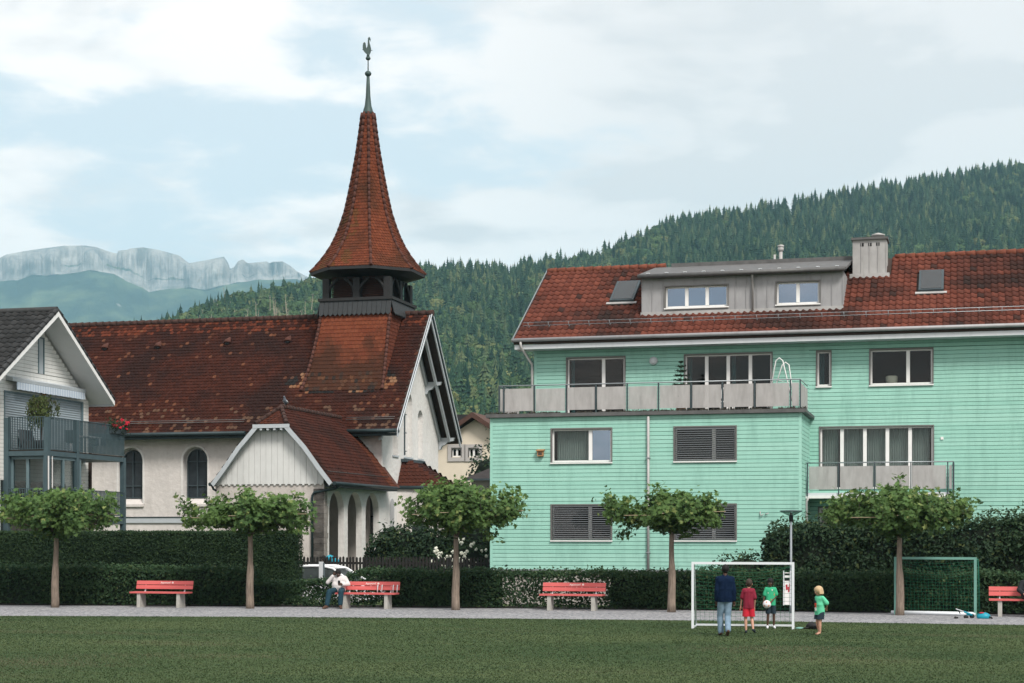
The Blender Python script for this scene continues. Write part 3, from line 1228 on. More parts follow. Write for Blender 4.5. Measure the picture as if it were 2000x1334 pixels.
def build_mountain():
    us = np.linspace(-300, 900, 700)
    tx, ty = zip(*TOP)
    bx, by = zip(*BASE)
    rows = []
    # (k, part): lower slopes, ledge, cliff, top
    spec = [('s', k) for k in np.linspace(0, 1, 26)] + [('c', k) for k in np.linspace(0.04, 1, 34)] + [('t', k) for k in (0.2, .6, 1)]
    V, C = [], []
    D0, D1 = 3600.0, 6300.0
    for part, k in spec:
        for u in us:
            vt = interp(u, tx, ty)
            vb = max(interp(u, bx, by), vt + 3)
            rock = 0.0
            if part == 's':
                d = D0 + (D1 - D0) * k
                zb = EYE + (HORIZON - vb) / FPX * D1
                z = zb * (0.12 * k + 0.88 * k ** 1.8)
                x, y = cam_xy(u, d)
                z += 45 * mnoise.fractal(Vector((x * .0022, y * .0022, 3)), 1, 2, 4) * k * (1 - k) * 2.4
                # a grassy terrace with pale ledges a little below the cliff
                rock = max(0.0, 1 - abs(k - .90) * 22) * (0.3 + .8 * mnoise.noise(Vector((x * .02, 0, z * .03)))) if u < 280 else 0.25 * max(0.0, k - .8) * 5
                grass = smooth01((k - .78) / .1)
            else:
                zb = EYE + (HORIZON - vb) / FPX * D1
                zt = EYE + (HORIZON - vt) / FPX * 6500.0
                x0, y0 = cam_xy(u, D1)
                fx = mnoise.fractal(Vector((x0 * .011, 2.0, 0.3)), 1, 2.1, 5)
                if part == 'c':
                    kk = k ** 1.0
                    ledge = 0.03 * math.sin(k * 11 + 2 * fx)
                    d = D1 + 200.0 * (kk + ledge * (1 - k)) + (150.0 * fx + 45 * mnoise.fractal(Vector((x0 * .022, k * .7, 8)), 1, 2, 4)) * math.sin(math.pi * min(k * 1.02, 1)) 
                    x, y = cam_xy(u, d)
                    z = zb + (zt - zb) * k
                    veg = mnoise.fractal(Vector((x0 * .0035, k * 4.5, 4.0)), 1, 2, 4)
                    rock = 1.0 if veg < .6 else .47
                    if k > (.60 if 372 < u < 438 else .93) - .05 * fx:
                        rock = .62
                    if k < .1:
                        rock = .6
                else:
                    d = 6500 + 500 * k
                    x, y = cam_xy(u, d)
                    z = zt - 120 * k
                    rock = .3
                grass = 1.0
            V.append((x, y, z))
            C.append((max(0, min(1, rock)), grass, 0, 1))
    w, h = len(us), len(spec)
    F = [(j * w + i, j * w + i + 1, (j + 1) * w + i + 1, (j + 1) * w + i) for j in range(h - 1) for i in range(w - 1)]
    t = NT('mountain')
    s = t.n('ShaderNodeSeparateColor')
    t.link(t.attr('Rock'), s.inputs[0])
    n1 = t.noise(0.012, 8.0, 0.65, t.pos((1, 1, 0.22)))
    n2 = t.noise(0.02, 6.0, 0.6)
    n3 = t.noise(0.035, 6.0, 0.7, t.pos((0.4, 0.4, 2.2)))
    rockc = t.mix(t.ramp(n1, 0.36, 0.62), (0.19, 0.19, 0.19), (0.37, 0.355, 0.335))
    nv = t.noise(0.016, 7.0, 0.7, t.pos((1, 1, 0.06)))
    rockc = t.val(rockc, t.ramp(nv, 0.36, 0.58, 0.76, 1.05))
    rockc = t.val(rockc, t.ramp(n3, 0.3, 0.7, 0.82, 1.12))
    wood = t.mix(t.ramp(n2, 0.35, 0.65), (0.010, 0.024, 0.018), (0.024, 0.044, 0.026))
    alp = t.mix(t.ramp(n2, 0.35, 0.65), (0.04, 0.068, 0.036), (0.10, 0.13, 0.065))
    veg = t.mix(t.math('MULTIPLY', s.outputs[1], t.ramp(t.noise(0.004, 6.0), 0.46, 0.6), True), wood, alp)
    fac = t.ramp(t.math('ADD', s.outputs[0], t.math('MULTIPLY', t.math('SUBTRACT', n1, 0.5), 0.4)), 0.42, 0.6)
    t.bsdf(t.mix(fac, veg, rockc), 1.0, 0.0, t.bump(n1, 0.9, 14.0), 0.02)
    o = np_mesh('mountain', np.array(V), np.array(F), 'mountain', smooth=False)
    at = o.data.color_attributes.new('Rock', 'FLOAT_COLOR', 'POINT')
    at.data.foreach_set('color', np.array(C, dtype=np.float32).ravel())
    tag(o, kind='structure')


build_mountain()


# ------------------------------------------------------------------ wall helpers
def cell_split(x0, x1, z0, z1, holes):
    """Rectangles covering [x0,x1]x[z0,z1] minus the hole rectangles."""
    xs = sorted({x0, x1} | {h[0] for h in holes if x0 < h[0] < x1} | {h[1] for h in holes if x0 < h[1] < x1})
    zs = sorted({z0, z1} | {h[2] for h in holes if z0 < h[2] < z1} | {h[3] for h in holes if z0 < h[3] < z1})
    out = []
    for a, b in zip(zs[:-1], zs[1:]):
        run = None
        for c, d in zip(xs[:-1], xs[1:]):
            mx, mz = (c + d) / 2, (a + b) / 2
            inside = any(h[0] < mx < h[1] and h[2] < mz < h[3] for h in holes)
            if inside:
                if run:
                    out.append((run[0], run[1], a, b))
                run = None
            else:
                run = (run[0] if run else c, d)
        if run:
            out.append((run[0], run[1], a, b))
    return out


def merge_rows(cells, pz0, pz1):
    return cells


def plank_wall(parent, x0, x1, z0, z1, t, holes, pitch, m, thick=0.024, gap=0.016, joints=None):
    """Horizontal boards facing -y, cut round the openings, one object for each board."""
    n = max(1, round((z1 - z0) / pitch))
    p = (z1 - z0) / n
    for i in range(n):
        a, b = z0 + i * p, z0 + (i + 1) * p - gap
        near = [h for h in holes if h[2] < b and h[3] > a]
        for c in cell_split(x0, x1, a, b, near):
            if c[3] - c[2] < 0.015:
                continue
            dt = rnd.uniform(0, 0.004)
            piece('plank', m, parent, c[0], t - thick - dt, c[2], c[1], t - 0.001, c[3])


def window(parent, x0, x1, z0, z1, t, mull=(), content='dark', glass='glass', sill=True, frame_w=0.055, name='window', head=False):
    """Window in a wall facing -y: dark metal surround, white sashes, panes, sill and what shows behind."""
    mb = MB()
    fw = 0.045
    y0, y1 = t - 0.05, t + 0.16
    mb.box(x0 - fw, y0, z1, x1 + fw, y1, z1 + fw)
    mb.box(x0 - fw, y0, z0 - 0.01, x0, y1, z1)
    mb.box(x1, y0, z0 - 0.01, x1 + fw, y1, z1)
    w = mb.build(name, 'trim_frame', parent)
    f = MB()
    q = t + 0.07
    d = 0.06
    f.box(x0, q, z0, x0 + frame_w * 1.2, q + d, z1)
    f.box(x1 - frame_w, q, z0, x1, q + d, z1)
    f.box(x0 + frame_w * 1.2, q, z1 - frame_w, x1 - frame_w, q + d, z1)
    f.box(x0 + frame_w * 1.2, q, z0, x1 - frame_w, q + d, z0 + frame_w * 1.2)
    W = x1 - x0
    edges = [x0 + frame_w * 1.2]
    for a in mull:
        c = x0 + W * a
        f.box(c - 0.065, q - 0.012, z0 + frame_w * 1.2, c + 0.065, q + d, z1 - frame_w)
        edges += [c - 0.065, c + 0.065]
    edges.append(x1 - frame_w)
    f.build('sash_frame', 'white_paint', w)
    for i in range(0, len(edges), 2):
        g = MB().box(edges[i], q + 0.025, z0 + frame_w * 1.2, edges[i + 1], q + 0.033, z1 - frame_w)
        g.build('pane', glass[i // 2] if isinstance(glass, (list, tuple)) else glass, w)
    if sill:
        MB().box(x0 - 0.05, t - 0.09, z0 - 0.055, x1 + 0.05, t + 0.07, z0 - 0.012).build('sill', 'white_paint', w)
    # dim room behind the panes
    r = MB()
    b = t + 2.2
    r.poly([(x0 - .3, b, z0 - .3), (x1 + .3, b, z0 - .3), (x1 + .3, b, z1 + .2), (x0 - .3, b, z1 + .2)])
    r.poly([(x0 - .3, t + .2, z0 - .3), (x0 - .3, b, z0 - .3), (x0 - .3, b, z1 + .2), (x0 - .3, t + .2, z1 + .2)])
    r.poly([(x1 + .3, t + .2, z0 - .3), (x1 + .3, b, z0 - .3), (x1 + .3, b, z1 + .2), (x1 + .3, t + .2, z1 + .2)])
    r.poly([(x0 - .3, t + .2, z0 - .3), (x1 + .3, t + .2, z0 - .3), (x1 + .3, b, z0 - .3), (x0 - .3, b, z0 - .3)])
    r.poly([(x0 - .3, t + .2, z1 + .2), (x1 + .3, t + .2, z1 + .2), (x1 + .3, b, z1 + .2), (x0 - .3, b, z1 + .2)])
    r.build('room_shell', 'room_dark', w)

    def drape(a, b, m, yy):
        c = MB()
        c.sm = True
        n = max(6, int((b - a) / 0.018))
        for k in range(n + 1):
            x = a + (b - a) * k / n
            y = yy + 0.03 * math.sin(k * 1.35) + 0.012 * math.sin(k * 3.7 + 1)
            c.v += [(x, y, z0 + 0.02), (x, y, z1 - 0.02)]
        for k in range(n):
            c.face(2 * k, 2 * k + 2, 2 * k + 3, 2 * k + 1)
        c.build('curtain', m, w)
    if content == 'blind':
        s = MB()
        z = z0 + 0.03
        while z < z1 - 0.07:
            s.prism([(x0 + .02, t - 0.02, z), (x0 + .02, t + 0.05, z + 0.006), (x0 + .02, t + 0.05, z + 0.026), (x0 + .02, t - 0.02, z + 0.020)], (W - .04, 0, 0))
            z += 0.078
        s.box(x0 + .02, t - .02, z1 - .06, x1 - .02, t + .045, z1 - .005)
        s.build('blind', 'blind_grey', w)
    elif isinstance(content, list):
        for a, b, m in content:
            drape(x0 + W * a, x0 + W * b, m, t + 0.32)
    return w


# ------------------------------------------------------------------ mint green apartment house
TW, TM = 60.0, 63.4


def build_green():
    g = thing('apartment_house', (-6, 62, 0), 'mint green clapboard apartment house with red tiled roof and zinc dormer', 'house')
    wx0, wx1 = on_t(959, 900, TW)[0], on_t(1564, 900, TW)[0]
    mx0 = on_t(1045, 900, TM)[0]
    mx1 = 9.0
    ZB, ZW, ZM = 1.0, 6.56, 9.55

    def rect(u0, v0, u1, v1, t):
        a, b = on_t(u0, v0, t), on_t(u1, v1, t)
        return (a[0], b[0], b[1], a[1])
    rA = rect(1078, 839, 1194, 902, TW)
    rB = rect(1318, 834, 1437, 900, TW)
    rC = (rA[0], rA[1], 2.07, 3.33)
    rD = (rB[0], rB[1], 2.07, 3.33)
    rB = (rB[0], rB[1], rA[2], rA[3])
    d1 = rect(1108, 699, 1220, 800, TM)
    d2 = rect(1338, 691, 1507, 800, TM)
    zt, zd = 9.04, 6.80
    d1 = (d1[0], d1[1], zd, zt)
    d2 = (d2[0], d2[1], zd, zt)
    rn = rect(1596, 687, 1622, 750, TM)
    rw = rect(1700, 684, 1821, 748, TM)
    rn = (rn[0], rn[1], 7.76, zt)
    rw = (rw[0], rw[1], 7.76, zt)
    dd = rect(1602, 836, 1822, 960, TM)
    dd = (dd[0], dd[1], 3.95, 6.22)
    dl = rect(1600, 985, 1700, 1060, TM)
    dl = (dl[0], dl[1], 1.1, 3.25)
    wing_holes = [rA, rB, rC, rD]
    main_holes = [d1, d2, rn, rw, dd, dl]
    # masonry core with openings
    mb = MB()
    for c in cell_split(wx0, wx1, 0, ZW, wing_holes):
        mb.box(c[0], TW, c[2], c[1], TW + .3, c[3])
    for c in cell_split(mx0, mx1, 0, ZM, main_holes):
        mb.box(c[0], TM, c[2], c[1], TM + .3, c[3])
    mb.box(wx0, TW + .3, 0, wx0 + .3, 74.0, ZW)
    mb.box(wx1 - .3, TW + .3, 0, wx1, TM, ZW)
    mb.box(mx0, TM + .3, ZW + .01, mx0 + .3, 74.0, ZM)
    mb.box(mx0 + .3, 73.7, ZW + .01, mx1, 74.0, ZM)
    mb.box(wx0, 73.7, 0, mx1, 74.0, ZW)
    # gable above the left end wall
    te, zr, tr = TM - .8, 13.15, TM - .8 + 5.55
    mb.prism([(mx0, TM, ZM), (mx0, 2 * tr - TM, ZM), (mx0, tr, zr - .35)], (.3, 0, 0))
    mb.build('wall', 'mint_back', g)
    MB().box(wx0 - .02, TW - .03, -.3, wx1 + .02, TW - .001, ZB - .02).build('plinth', 'plinth', g)
    MB().box(wx0 - .04, TW - .07, ZB - .045, wx1 + .04, TW - .001, ZB - .005).build('drip_rail', 'steel', g)
    hol = lambda hs: [(h[0] - .045, h[1] + .045, h[2] - .055, h[3] + .045) for h in hs]
    plank_wall(g, wx0 + .07, wx1 - .07, ZB, ZW, TW, hol(wing_holes), 0.145, 'mint_board')
    plank_wall(g, mx0 + .07, wx1, ZW + .12, ZM, TM, hol(main_holes), 0.145, 'mint_board')
    plank_wall(g, wx1, mx1 - .07, ZB, ZM, TM, hol(main_holes), 0.145, 'mint_board')
    # the return of the wing, facing +x
    n = round((ZW - ZB) / .145)
    p = (ZW - ZB) / n
    for i in range(n):
        piece('plank', 'mint_board', g, wx1 + .001, TW + .07, ZB + i * p, wx1 + .025, TM - .03, ZB + (i + 1) * p - .016)
    # corner boards
    for x0, x1, t, a, b in ((wx0 - .03, wx0 + .07, TW, ZB, ZW), (wx1 - .07, wx1 + .03, TW, ZB, ZW), (mx0 - .03, mx0 + .07, TM, ZW + .12, ZM)):
        piece('corner_board', 'mint_board', g, x0, t - .03, a, x1, t + .07, b)
    # openings
    window(g, *rA, TW, (.645,), [(0.06, .60, 'curtain')], ['glass', 'mirror_glass'])
    window(g, *rB, TW, (.64,), 'blind')
    window(g, *rC, TW, (.64,), 'blind')
    window(g, *rD, TW, (.64,), 'blind')
    window(g, *d1, TM, (.63,), [(0.04, .10, 'teal_curtain')], sill=False, name='balcony_door')
    window(g, *d2, TM, (.25, .5, .755), [(0.02, .07, 'teal_curtain'), (.53, .58, 'teal_curtain')], sill=False, name='balcony_door')
    window(g, *rn, TM, (), [(0.05, .5, 'teal_curtain')])
    ww = window(g, *rw, TM, (.61,), 'dark')
    MB().lathe((rw[0] + .75, TM + .35, rw[2] + .02), [(.16, 0), (.20, .03), (.22, .30), (.17, .33)], 14).build('lamp_shade', 'cream_render', ww)
    window(g, *dd, TM, (.195, .40, .60, .80), [(0.02, .16, 'curtain'), (.2, .385, 'curtain'), (.41, .585, 'curtain'), (.61, .78, 'curtain'), (.81, .97, 'curtain')], sill=False, name='balcony_door')
    window(g, *dl, TM, (.5,), 'dark', sill=False, name='garden_door')

    # main roof
    k = (zr - 9.72) / (tr - te)
    ex0 = on_t(1003, 655, te)[0]
    ex1 = 9.4
    mb = MB()
    zo = 9.70
    th = .16
    for sgn in (1,):
        mb.prism([(ex0, te, zo - th), (ex0, te, zo), (ex0, tr, zr), (ex0, 2 * tr - te, zo), (ex0, 2 * tr - te, zo - th), (ex0, tr, zr - th - .05)], (ex1 - ex0, 0, 0))
    roof = mb.build('roof', 'brown_soffit', g)
    # boxed white eave below
    MB().box(ex0 + .03, te + .04, zo - .34, ex1, TM - .03, zo - .17).build('eave_board', 'white_metal', g)
    U = Vector((1, 0, 0))
    V = Vector((0, tr - te, zr - zo)).normalized()
    N = U.cross(V)
    SL = math.hypot(tr - te, zr - zo)
    # dormer and chimney footprints, measured on the roof plane
    z0p = zo + .03
    da = on_slope(1254, 614, te, z0p, k)
    db = on_slope(1646, 606, te, z0p, k)
    dx0, dx1 = da.x, db.x
    ty0 = (da.y + db.y) / 2
    zdb = (da.z + db.z) / 2
    ztop = on_t(1252, 543, ty0)[1]
    ch_a = on_slope(1666, 541, te, z0p, k)
    cx0, cx1 = ch_a.x, on_slope(1731, 540, te, z0p, k).x
    cy0 = ch_a.y
    sky1 = [on_slope(u, v, te, z0p, k) for u, v in ((1191, 594), (1238, 592), (1249, 556), (1204, 557))]
    sky2 = [on_slope(u, v, te, z0p, k) for u, v in ((1794, 574), (1843, 572), (1845, 535), (1797, 536))]

    def inside(x, l):
        y = te + l * V.y
        if dx0 - .02 < x < dx1 - .15 and y > ty0 - .02:
            return True
        if cx0 - .1 < x < cx1 and cy0 - .05 < y < cy0 + 1.2:
            return True
        for s4 in (sky1, sky2):
            xs = [q.x for q in s4]
            ys = [q.y for q in s4]
            if min(xs) - .1 < x + .1 < max(xs) + .05 and min(ys) - .25 < y < max(ys) - .05:
                return True
        return False
    tw_, th_ = .245, .405
    rows = int(SL / th_)
    th_ = SL / rows
    cols = int((ex1 - ex0) / tw_)
    spots = []
    for j in range(rows):
        for i in range(cols):
            x = ex0 + i * tw_
            l = j * th_ - .04
            if inside(x, l):
                continue
            A = Vector((x, te, zo)) + V * l
            q = vnoise(A, .55, 3.0)
            c = lerp3((.108, .036, .026), (.155, .052, .036), rnd.random())
            dirt = max(0.0, min(1.0, .30 + .9 * q + .25 * math.sin(x * .9) + rnd.uniform(-.25, .25)))
            if j > rows * .45 and x > -1.5:
                dirt = min(1, dirt + .2)
            c = lerp3(c, (.030, .019, .017), dirt * .9)
            if rnd.random() < .03:
                c = lerp3(c, (.03, .022, .02), .8)
            d = math.hypot(A.x, A.y)
            spots.append((d, A, c))
    spots.sort(key=lambda s: s[0])
    proto = MB()
    add_pan(proto, Vector((0, 0, 0)), U, V, N, tw_, th_, None)
    tm = bpy.data.meshes.new('tile')
    tm.from_pydata(proto.v, [], proto.f)
    tm.materials.append(MATS['tile_obj'])
    tm.polygons.foreach_set('use_smooth', proto.smooth)
    vis = [s for s in spots if s[1].x < 2.6]
    for d, A, c in vis[:300]:
        o = bpy.data.objects.new('tile', tm)
        col.objects.link(o)
        o.parent = roof
        o.location = A + N * rnd.uniform(0, .006)
        o.color = (*c, 1)
    mb = MB()
    for d, A, c in vis[300:] + [s for s in spots if s[1].x >= 2.6]:
        add_pan(mb, A + N * rnd.uniform(0, .006), U, V, N, tw_, th_, c)
    tag(mb.build('roof_tiles', 'tile_attr', roof), kind='stuff')
    # ridge caps
    x = ex0
    while x < ex1 - .3:
        if not (dx0 + .05 < x < cx1 - .1):
            MB().path([(x, tr, zr + .03), (x + .40, tr, zr + .045)], [.12, .14], 8).build('ridge_tile', 'ridge_brown', roof)
        x += .38
    # verge on the left gable
    MB().prism([(ex0 - .035, te - .02, zo - .1), (ex0 - .035, te - .02, zo + .1), (ex0 - .035, tr, zr + .1), (ex0 - .035, tr, zr - .1)], (.033, 0, 0)).build('verge_board', 'steel', g)
    # gutter, snow guards, downpipes
    mb = MB()
    mb.path([(ex0 - .05, te - .07, zo + .0), (ex1, te - .07, zo + .0)], .075, 8)
    mb.build('gutter', 'zinc', g)
    for off in (.9, 1.02):
        P0 = Vector((ex0 + .2, te, zo)) + V * off + N * (.19 if off < 1 else .27)
        mb = MB().tube(P0, P0 + U * (9.0 - ex0), .013, n=5)
        mb.build('snow_guard_rail', 'steel', g)
    for i in range(31):
        P0 = Vector((ex0 + .4 + i * .8, te, zo)) + V * .96
        MB().path([P0 + V * .25 + N * .05, P0 + N * .08, P0 + N * .29], .012, 5).build('snow_guard_bracket', 'steel', g)

    def pipe(pts, r=.05, nm='downpipe'):
        MB().path(pts, r, 8).build(nm, 'zinc_light', g)
    xw = on_t(1267, 900, TW)[0]
    pipe([(xw, TW - .09, ZW - .05), (xw, TW - .09, .2)])
    for z in (1.6, 3.2, 5.0):
        MB().box(xw - .07, TW - .15, z, xw + .07, TW - .02, z + .04).build('pipe_clip', 'steel', g)
    xe = ex0 + .3
    pipe([(xe, te - .07, zo - .06), (xe, te - .07, zo - .25), (xe + .25, TM - .1, zo - .85), (mx0 - .09, TM - .1, zo - 1.0), (mx0 - .09, TM - .1, ZW + .2)])
    xd = on_t(1571, 1000, TM - 2.4)[0]
    # dormer clad in standing-seam zinc
    dk = .05
    zt0 = ztop
    tyb = te + (zt0 + .05 - zo) / k
    tyb = min(tyb, tr - .02)
    w1 = (on_t(1300, 561, ty0)[0], on_t(1421, 561, ty0)[0], on_t(1300, 602, ty0)[1], on_t(1300, 561, ty0)[1])
    w2 = (on_t(1517, 552, ty0)[0], on_t(1600, 552, ty0)[0], on_t(1517, 595, ty0)[1], on_t(1517, 552, ty0)[1])
    w2 = (w2[0], w2[1], w2[2], w2[3])
    mb = MB()
    hs = [w1, w2]
    for c in cell_split(dx0, dx1, zdb - .25, zt0, hs):
        mb.box(c[0], ty0, c[2], c[1], ty0 + .15, c[3])
    for xx in (dx0, dx1 - .15):
        mb.prism([(xx, ty0 + .15, zdb - .2), (xx, ty0 + .15, zt0), (xx, tyb + .6, zt0 + .12), (xx, tyb + .6, zt0 - .3)], (.15, 0, 0))
    dorm = mb.build('dormer', 'zinc', g)
    mb = MB()
    x = dx0 + .02
    while x < dx1:
        blocked = [h for h in hs if h[0] - .02 < x < h[1] + .02]
        if blocked:
            mb.box(x - .012, ty0 - .028, blocked[0][3] + .06, x + .012, ty0 - .001, zt0 - .01)
        else:
            mb.box(x - .012, ty0 - .028, zdb + .14, x + .012, ty0 - .001, zt0 - .01)
        x += .40
    for yy in np.arange(ty0 + .2, tyb + .3, .32):
        zlow = zo + k * (yy - te) + .05
        mb.box(dx1 + .001, yy - .012, min(zlow, zt0 - .05), dx1 + .026, yy + .012, zt0)
    mb.build('standing_seam', 'zinc', dorm)
    MB().box(dx0 - .03, ty0 - .05, zdb - .12, dx1 + .02, ty0 - .002, zdb + .12).build('apron_flashing', 'zinc_light', dorm)
    # dormer roof: shallow lid with gutter, and the higher ridge band behind
    mb = MB()
    mb.prism([(dx0 - .12, ty0 - .22, zt0), (dx0 - .12, ty0 - .22, zt0 + .09), (dx0 - .12, tr - .3, zr - .04), (dx0 - .12, tr - .3, zr - .14)], (dx1 - dx0 + .26, 0, 0))
    mb.build('dormer_roof', 'gutter_grey', dorm)
    MB().box(dx0 + .55, tr - .35, zr - .06, cx0 + .1, tr + .25, zr + .10).build('ridge_flashing', 'gutter_grey', dorm)
    MB().path([(dx0 - .1, ty0 - .30, zt0 + .01), (dx1 + .1, ty0 - .30, zt0 + .01)], .085, 8).build('gutter', 'gutter_grey', dorm)
    for i in range(11):
        xx = dx0 + .3 + i * (dx1 - dx0 - .5) / 10
        MB().box(xx - .06, ty0 - .3, zt0 + .11, xx + .06, ty0 - .16, zt0 + .14).build('snow_hook', 'white_metal', dorm)
    xp = on_t(1470, 560, ty0 - .1)[0]
    MB().path([(xp, ty0 - .28, zt0), (xp, ty0 - .1, zt0 - .2), (xp, ty0 - .1, zdb + .05)], .04, 8).build('downpipe', 'zinc_light', dorm)
    for h, ml, gl in ((w1, (.34, .67), 'mirror_glass'), (w2, (.5,), 'mirror_glass')):
        window(dorm, *h, ty0, ml, 'dark', gl, True)
    # flue pipes on the dormer
    for u, v, r, h in ((1513, 515, .045, .55), (1525, 512, .07, .75)):
        fx = on_t(u, v, tr - .2)[0]
        mb = MB().tube((fx, tr - .2, zr - .5), (fx, tr - .2, zr + h * .55), r, n=10)
        if r > .05:
            mb.lathe((fx, tr - .2, zr + h * .55), [(.075, 0), (.11, .04), (.12, .14), (.09, .17), (.13, .19), (.13, .25), (.02, .28)], 12)
        mb.build('flue', 'zinc_light', g)
    # chimney
    zc = on_t(1700, 468, cy0)[1]
    mb = MB().box(cx0, cy0, ch_a.z - .3, cx1, cy0 + 1.05, zc)
    chim = mb.build('chimney', 'zinc_light', g)
    mb = MB()
    for i in range(5):
        x = cx0 + (cx1 - cx0) * i / 4
        mb.box(x - .012, cy0 - .025, ch_a.z + .12, x + .012, cy0 - .001, zc - .04)
    for i in range(1, 4):
        y = cy0 + 1.05 * i / 4
        mb.box(cx1 + .001, y - .012, ch_a.z + .5, cx1 + .026, y + .012, zc - .04)
    mb.build('standing_seam', 'zinc_light', chim)
    MB().box(cx0 - .07, cy0 - .09, zc + .0, cx1 + .07, cy0 + 1.14, zc + .09).build('chimney_cap', 'gutter_grey', chim)
    MB().box(cx0 - .12, cy0 - .14, ch_a.z - .12, cx1 + .12, cy0 + 1.1, ch_a.z + .10).build('chimney_flashing', 'zinc_light', chim)
    for i in range(3):
        x = cx0 + .28 + i * .3
        MB().box(x, cy0 - .012, zc - .25, x + .13, cy0 - .002, zc - .12).build('vent_opening', 'black', chim)
    MB().lathe(((cx0 + cx1) / 2 + .3, cy0 + .5, zc + .09), [(.2, 0), (.2, .1), (.26, .12), (.26, .17), (.05, .24)], 14).build('cowl', 'zinc_light', chim)
    # roof windows
    for s4 in (sky1, sky2):
        sN = Vector(N)
        a, b, c, d = [q + sN * .05 for q in s4]
        b = a + U * (b.x - a.x)
        d = a + V * (d - a).dot(V)
        c = b + V * (d - a).dot(V)
        w = MB().prism([a, b, c, d], sN * .12).build('roof_window', 'dark_steel', g)
        i1 = [a + (U + V) * .08, b + (-U + V) * .08, c + (-U - V) * .08, d + (U - V) * .08]
        MB().prism([p_ + sN * .121 for p_ in i1], sN * .012).build('pane', 'roof_glass', w)
        MB().prism([a - V * .16 - U * .12, b - V * .16 + U * .12, b + U * .12, a - U * .12], sN * .035).build('apron_flashing', 'zinc_light', w)

    # wing flat roof edge with moss, terrace railing
    mb = MB().box(wx0 - .16, TW - .16, ZW + .0, wx1 + .2, TW + .35, ZW + .13)
    mb.box(wx0 - .16, TW + .35, ZW, wx1 + .2, TM + .1, ZW + .10)
    mb.build('terrace_roof', 'gutter_grey', g)
    pts, nr = [], []
    n = 2600
    x = rng.uniform(wx0 - .2, wx1 + .2, n)
    y = rng.uniform(TW - .15, TW + .1, n)
    pts = np.stack([x, y, ZW + .14 + rng.random(n) ** 3 * .06], 1)
    ok = np.array([mnoise.noise(Vector((q * 1.2, 1.0, 0))) > -.18 for q in x])
    pts = pts[ok]
    leaf_cloud('moss', pts, np.tile((0, 0, 1.0), (len(pts), 1)), .035, 'moss_roof', g, tilt=.8, kind='stuff')
    zr0, zr1 = 6.80, 7.62
    ry = TW + .12
    ux = [975, 984, 1044, 1106, 1164, 1225, 1286, 1350, 1411, 1474, 1544, 1563]
    X = [on_t(u, 780, ry)[0] for u in ux]
    rail = MB().path([(X[0], ry + 2.9, 7.74), (X[0], ry, 7.74), (X[-1], ry, 7.74), (X[-1], ry + 2.9, 7.74)], .022, 6).build('handrail', 'steel', g)
    for x in X[1:-1] + [X[0], X[-1]]:
        MB().box(x - .022, ry - .04, ZW + .1, x + .022, ry + .04, 7.73).build('railing_post', 'dark_steel', g)
    segs = list(zip(X[:-1], X[1:]))
    for a, b in segs:
        if b - a < .25:
            a, b = a, b + .06
        dz = rnd.uniform(-.015, .015)
        MB().box(a + .045, ry - .012, zr0 + dz, b - .045, ry + .012, zr1 + dz).build('balcony_panel', 'frosted', g)
    for x in (X[0], X[-1]):
        for q in range(3):
            MB().box(x - .012, ry + .1 + q * .95, zr0, x + .012, ry + .95 + q * .95, zr1).build('balcony_panel', 'frosted', g)
    # right balcony
    by = TM - 1.75
    bx0 = wx1 + .03
    bx1 = on_t(1862, 940, by)[0]
    zf = on_t(1700, 962, by)[1]
    mb = MB().box(bx0, by, zf - .10, bx1, TM - .05, zf)
    mb.build('balcony_slab', 'white_metal', g)
    MB().box(bx0, by - .03, zf - .2, bx1 + .03, by + .03, zf - .1).build('balcony_edge', 'white_paint', g)
    zt2 = on_t(1700, 903, by)[1]
    MB().path([(bx0, by, zt2), (bx1, by, zt2), (bx1, TM - .05, zt2)], .022, 6).build('handrail', 'steel', g)
    uu = [1570, 1638, 1708, 1779, 1851]
    XX = [on_t(u, 940, by)[0] for u in uu] + [bx1]
    XX[0] = bx0 + .06
    for x in XX:
        MB().box(x - .02, by - .05, zf - .12, x + .02, by + .03, zt2).build('railing_post', 'dark_steel', g)
    for a, b in zip(XX[:-1], XX[1:]):
        MB().box(a + .05, by - .01, zf + .12, b - .05, by + .012, zt2 - .13).build('balcony_panel', 'frosted', g)
    for q in range(2):
        MB().box(bx1 - .01, by + .08 + q * .8, zf + .12, bx1 + .01, by + .8 + q * .8, zt2 - .13).build('balcony_panel', 'frosted', g)
        MB().box(bx1 - .03, by + .84 + q * .75, zf - .12, bx1 + .03, by + .88 + q * .75, zt2).build('railing_post', 'dark_steel', g)
    MB().path([(bx0 + .1, by - .06, zf - .16), (bx0 - .02 + .05, by - .06, zf - .32), (bx0 + .05, by - .06, .3)], .045, 8).build('downpipe', 'zinc_light', g)
    MB().box(bx1 - .25, by + .1, 0.0, bx1 - .12, by + .23, zf - .2).build('balcony_post', 'white_metal', g)
    # small fittings on the facade
    lx, lz = on_t(1277, 705, TM)
    MB().lathe((lx, TM - .03, lz), [(.16, 0), (.16, -.05), (.13, -.10), (.05, -.13)], 16, 'y').build('wall_lamp', 'white_metal', g)
    MB().box(lx - .045, TM - .09, 7.1, lx + .045, TM - .026, 7.75).build('wall_intercom', 'zinc_light', g)
    hx, hz = on_t(1057, 886, TW)
    hb = MB().box(hx - .11, TW - .18, hz - .10, hx + .11, TW - .026, hz + .09)
    hb.prism([(hx - .15, TW - .22, hz + .09), (hx + .15, TW - .22, hz + .09), (hx + .15, TW - .026, hz + .13), (hx - .15, TW - .026, hz + .13)], (0, 0, .025))
    o = hb.build('nest_box', 'wood_tan', g)
    MB().box(hx - .07, TW - .185, hz - .06, hx + .07, TW - .181, hz + .04).build('nest_opening', 'bark_dark', o)
    sx, sz = on_t(1840, 856, TM)
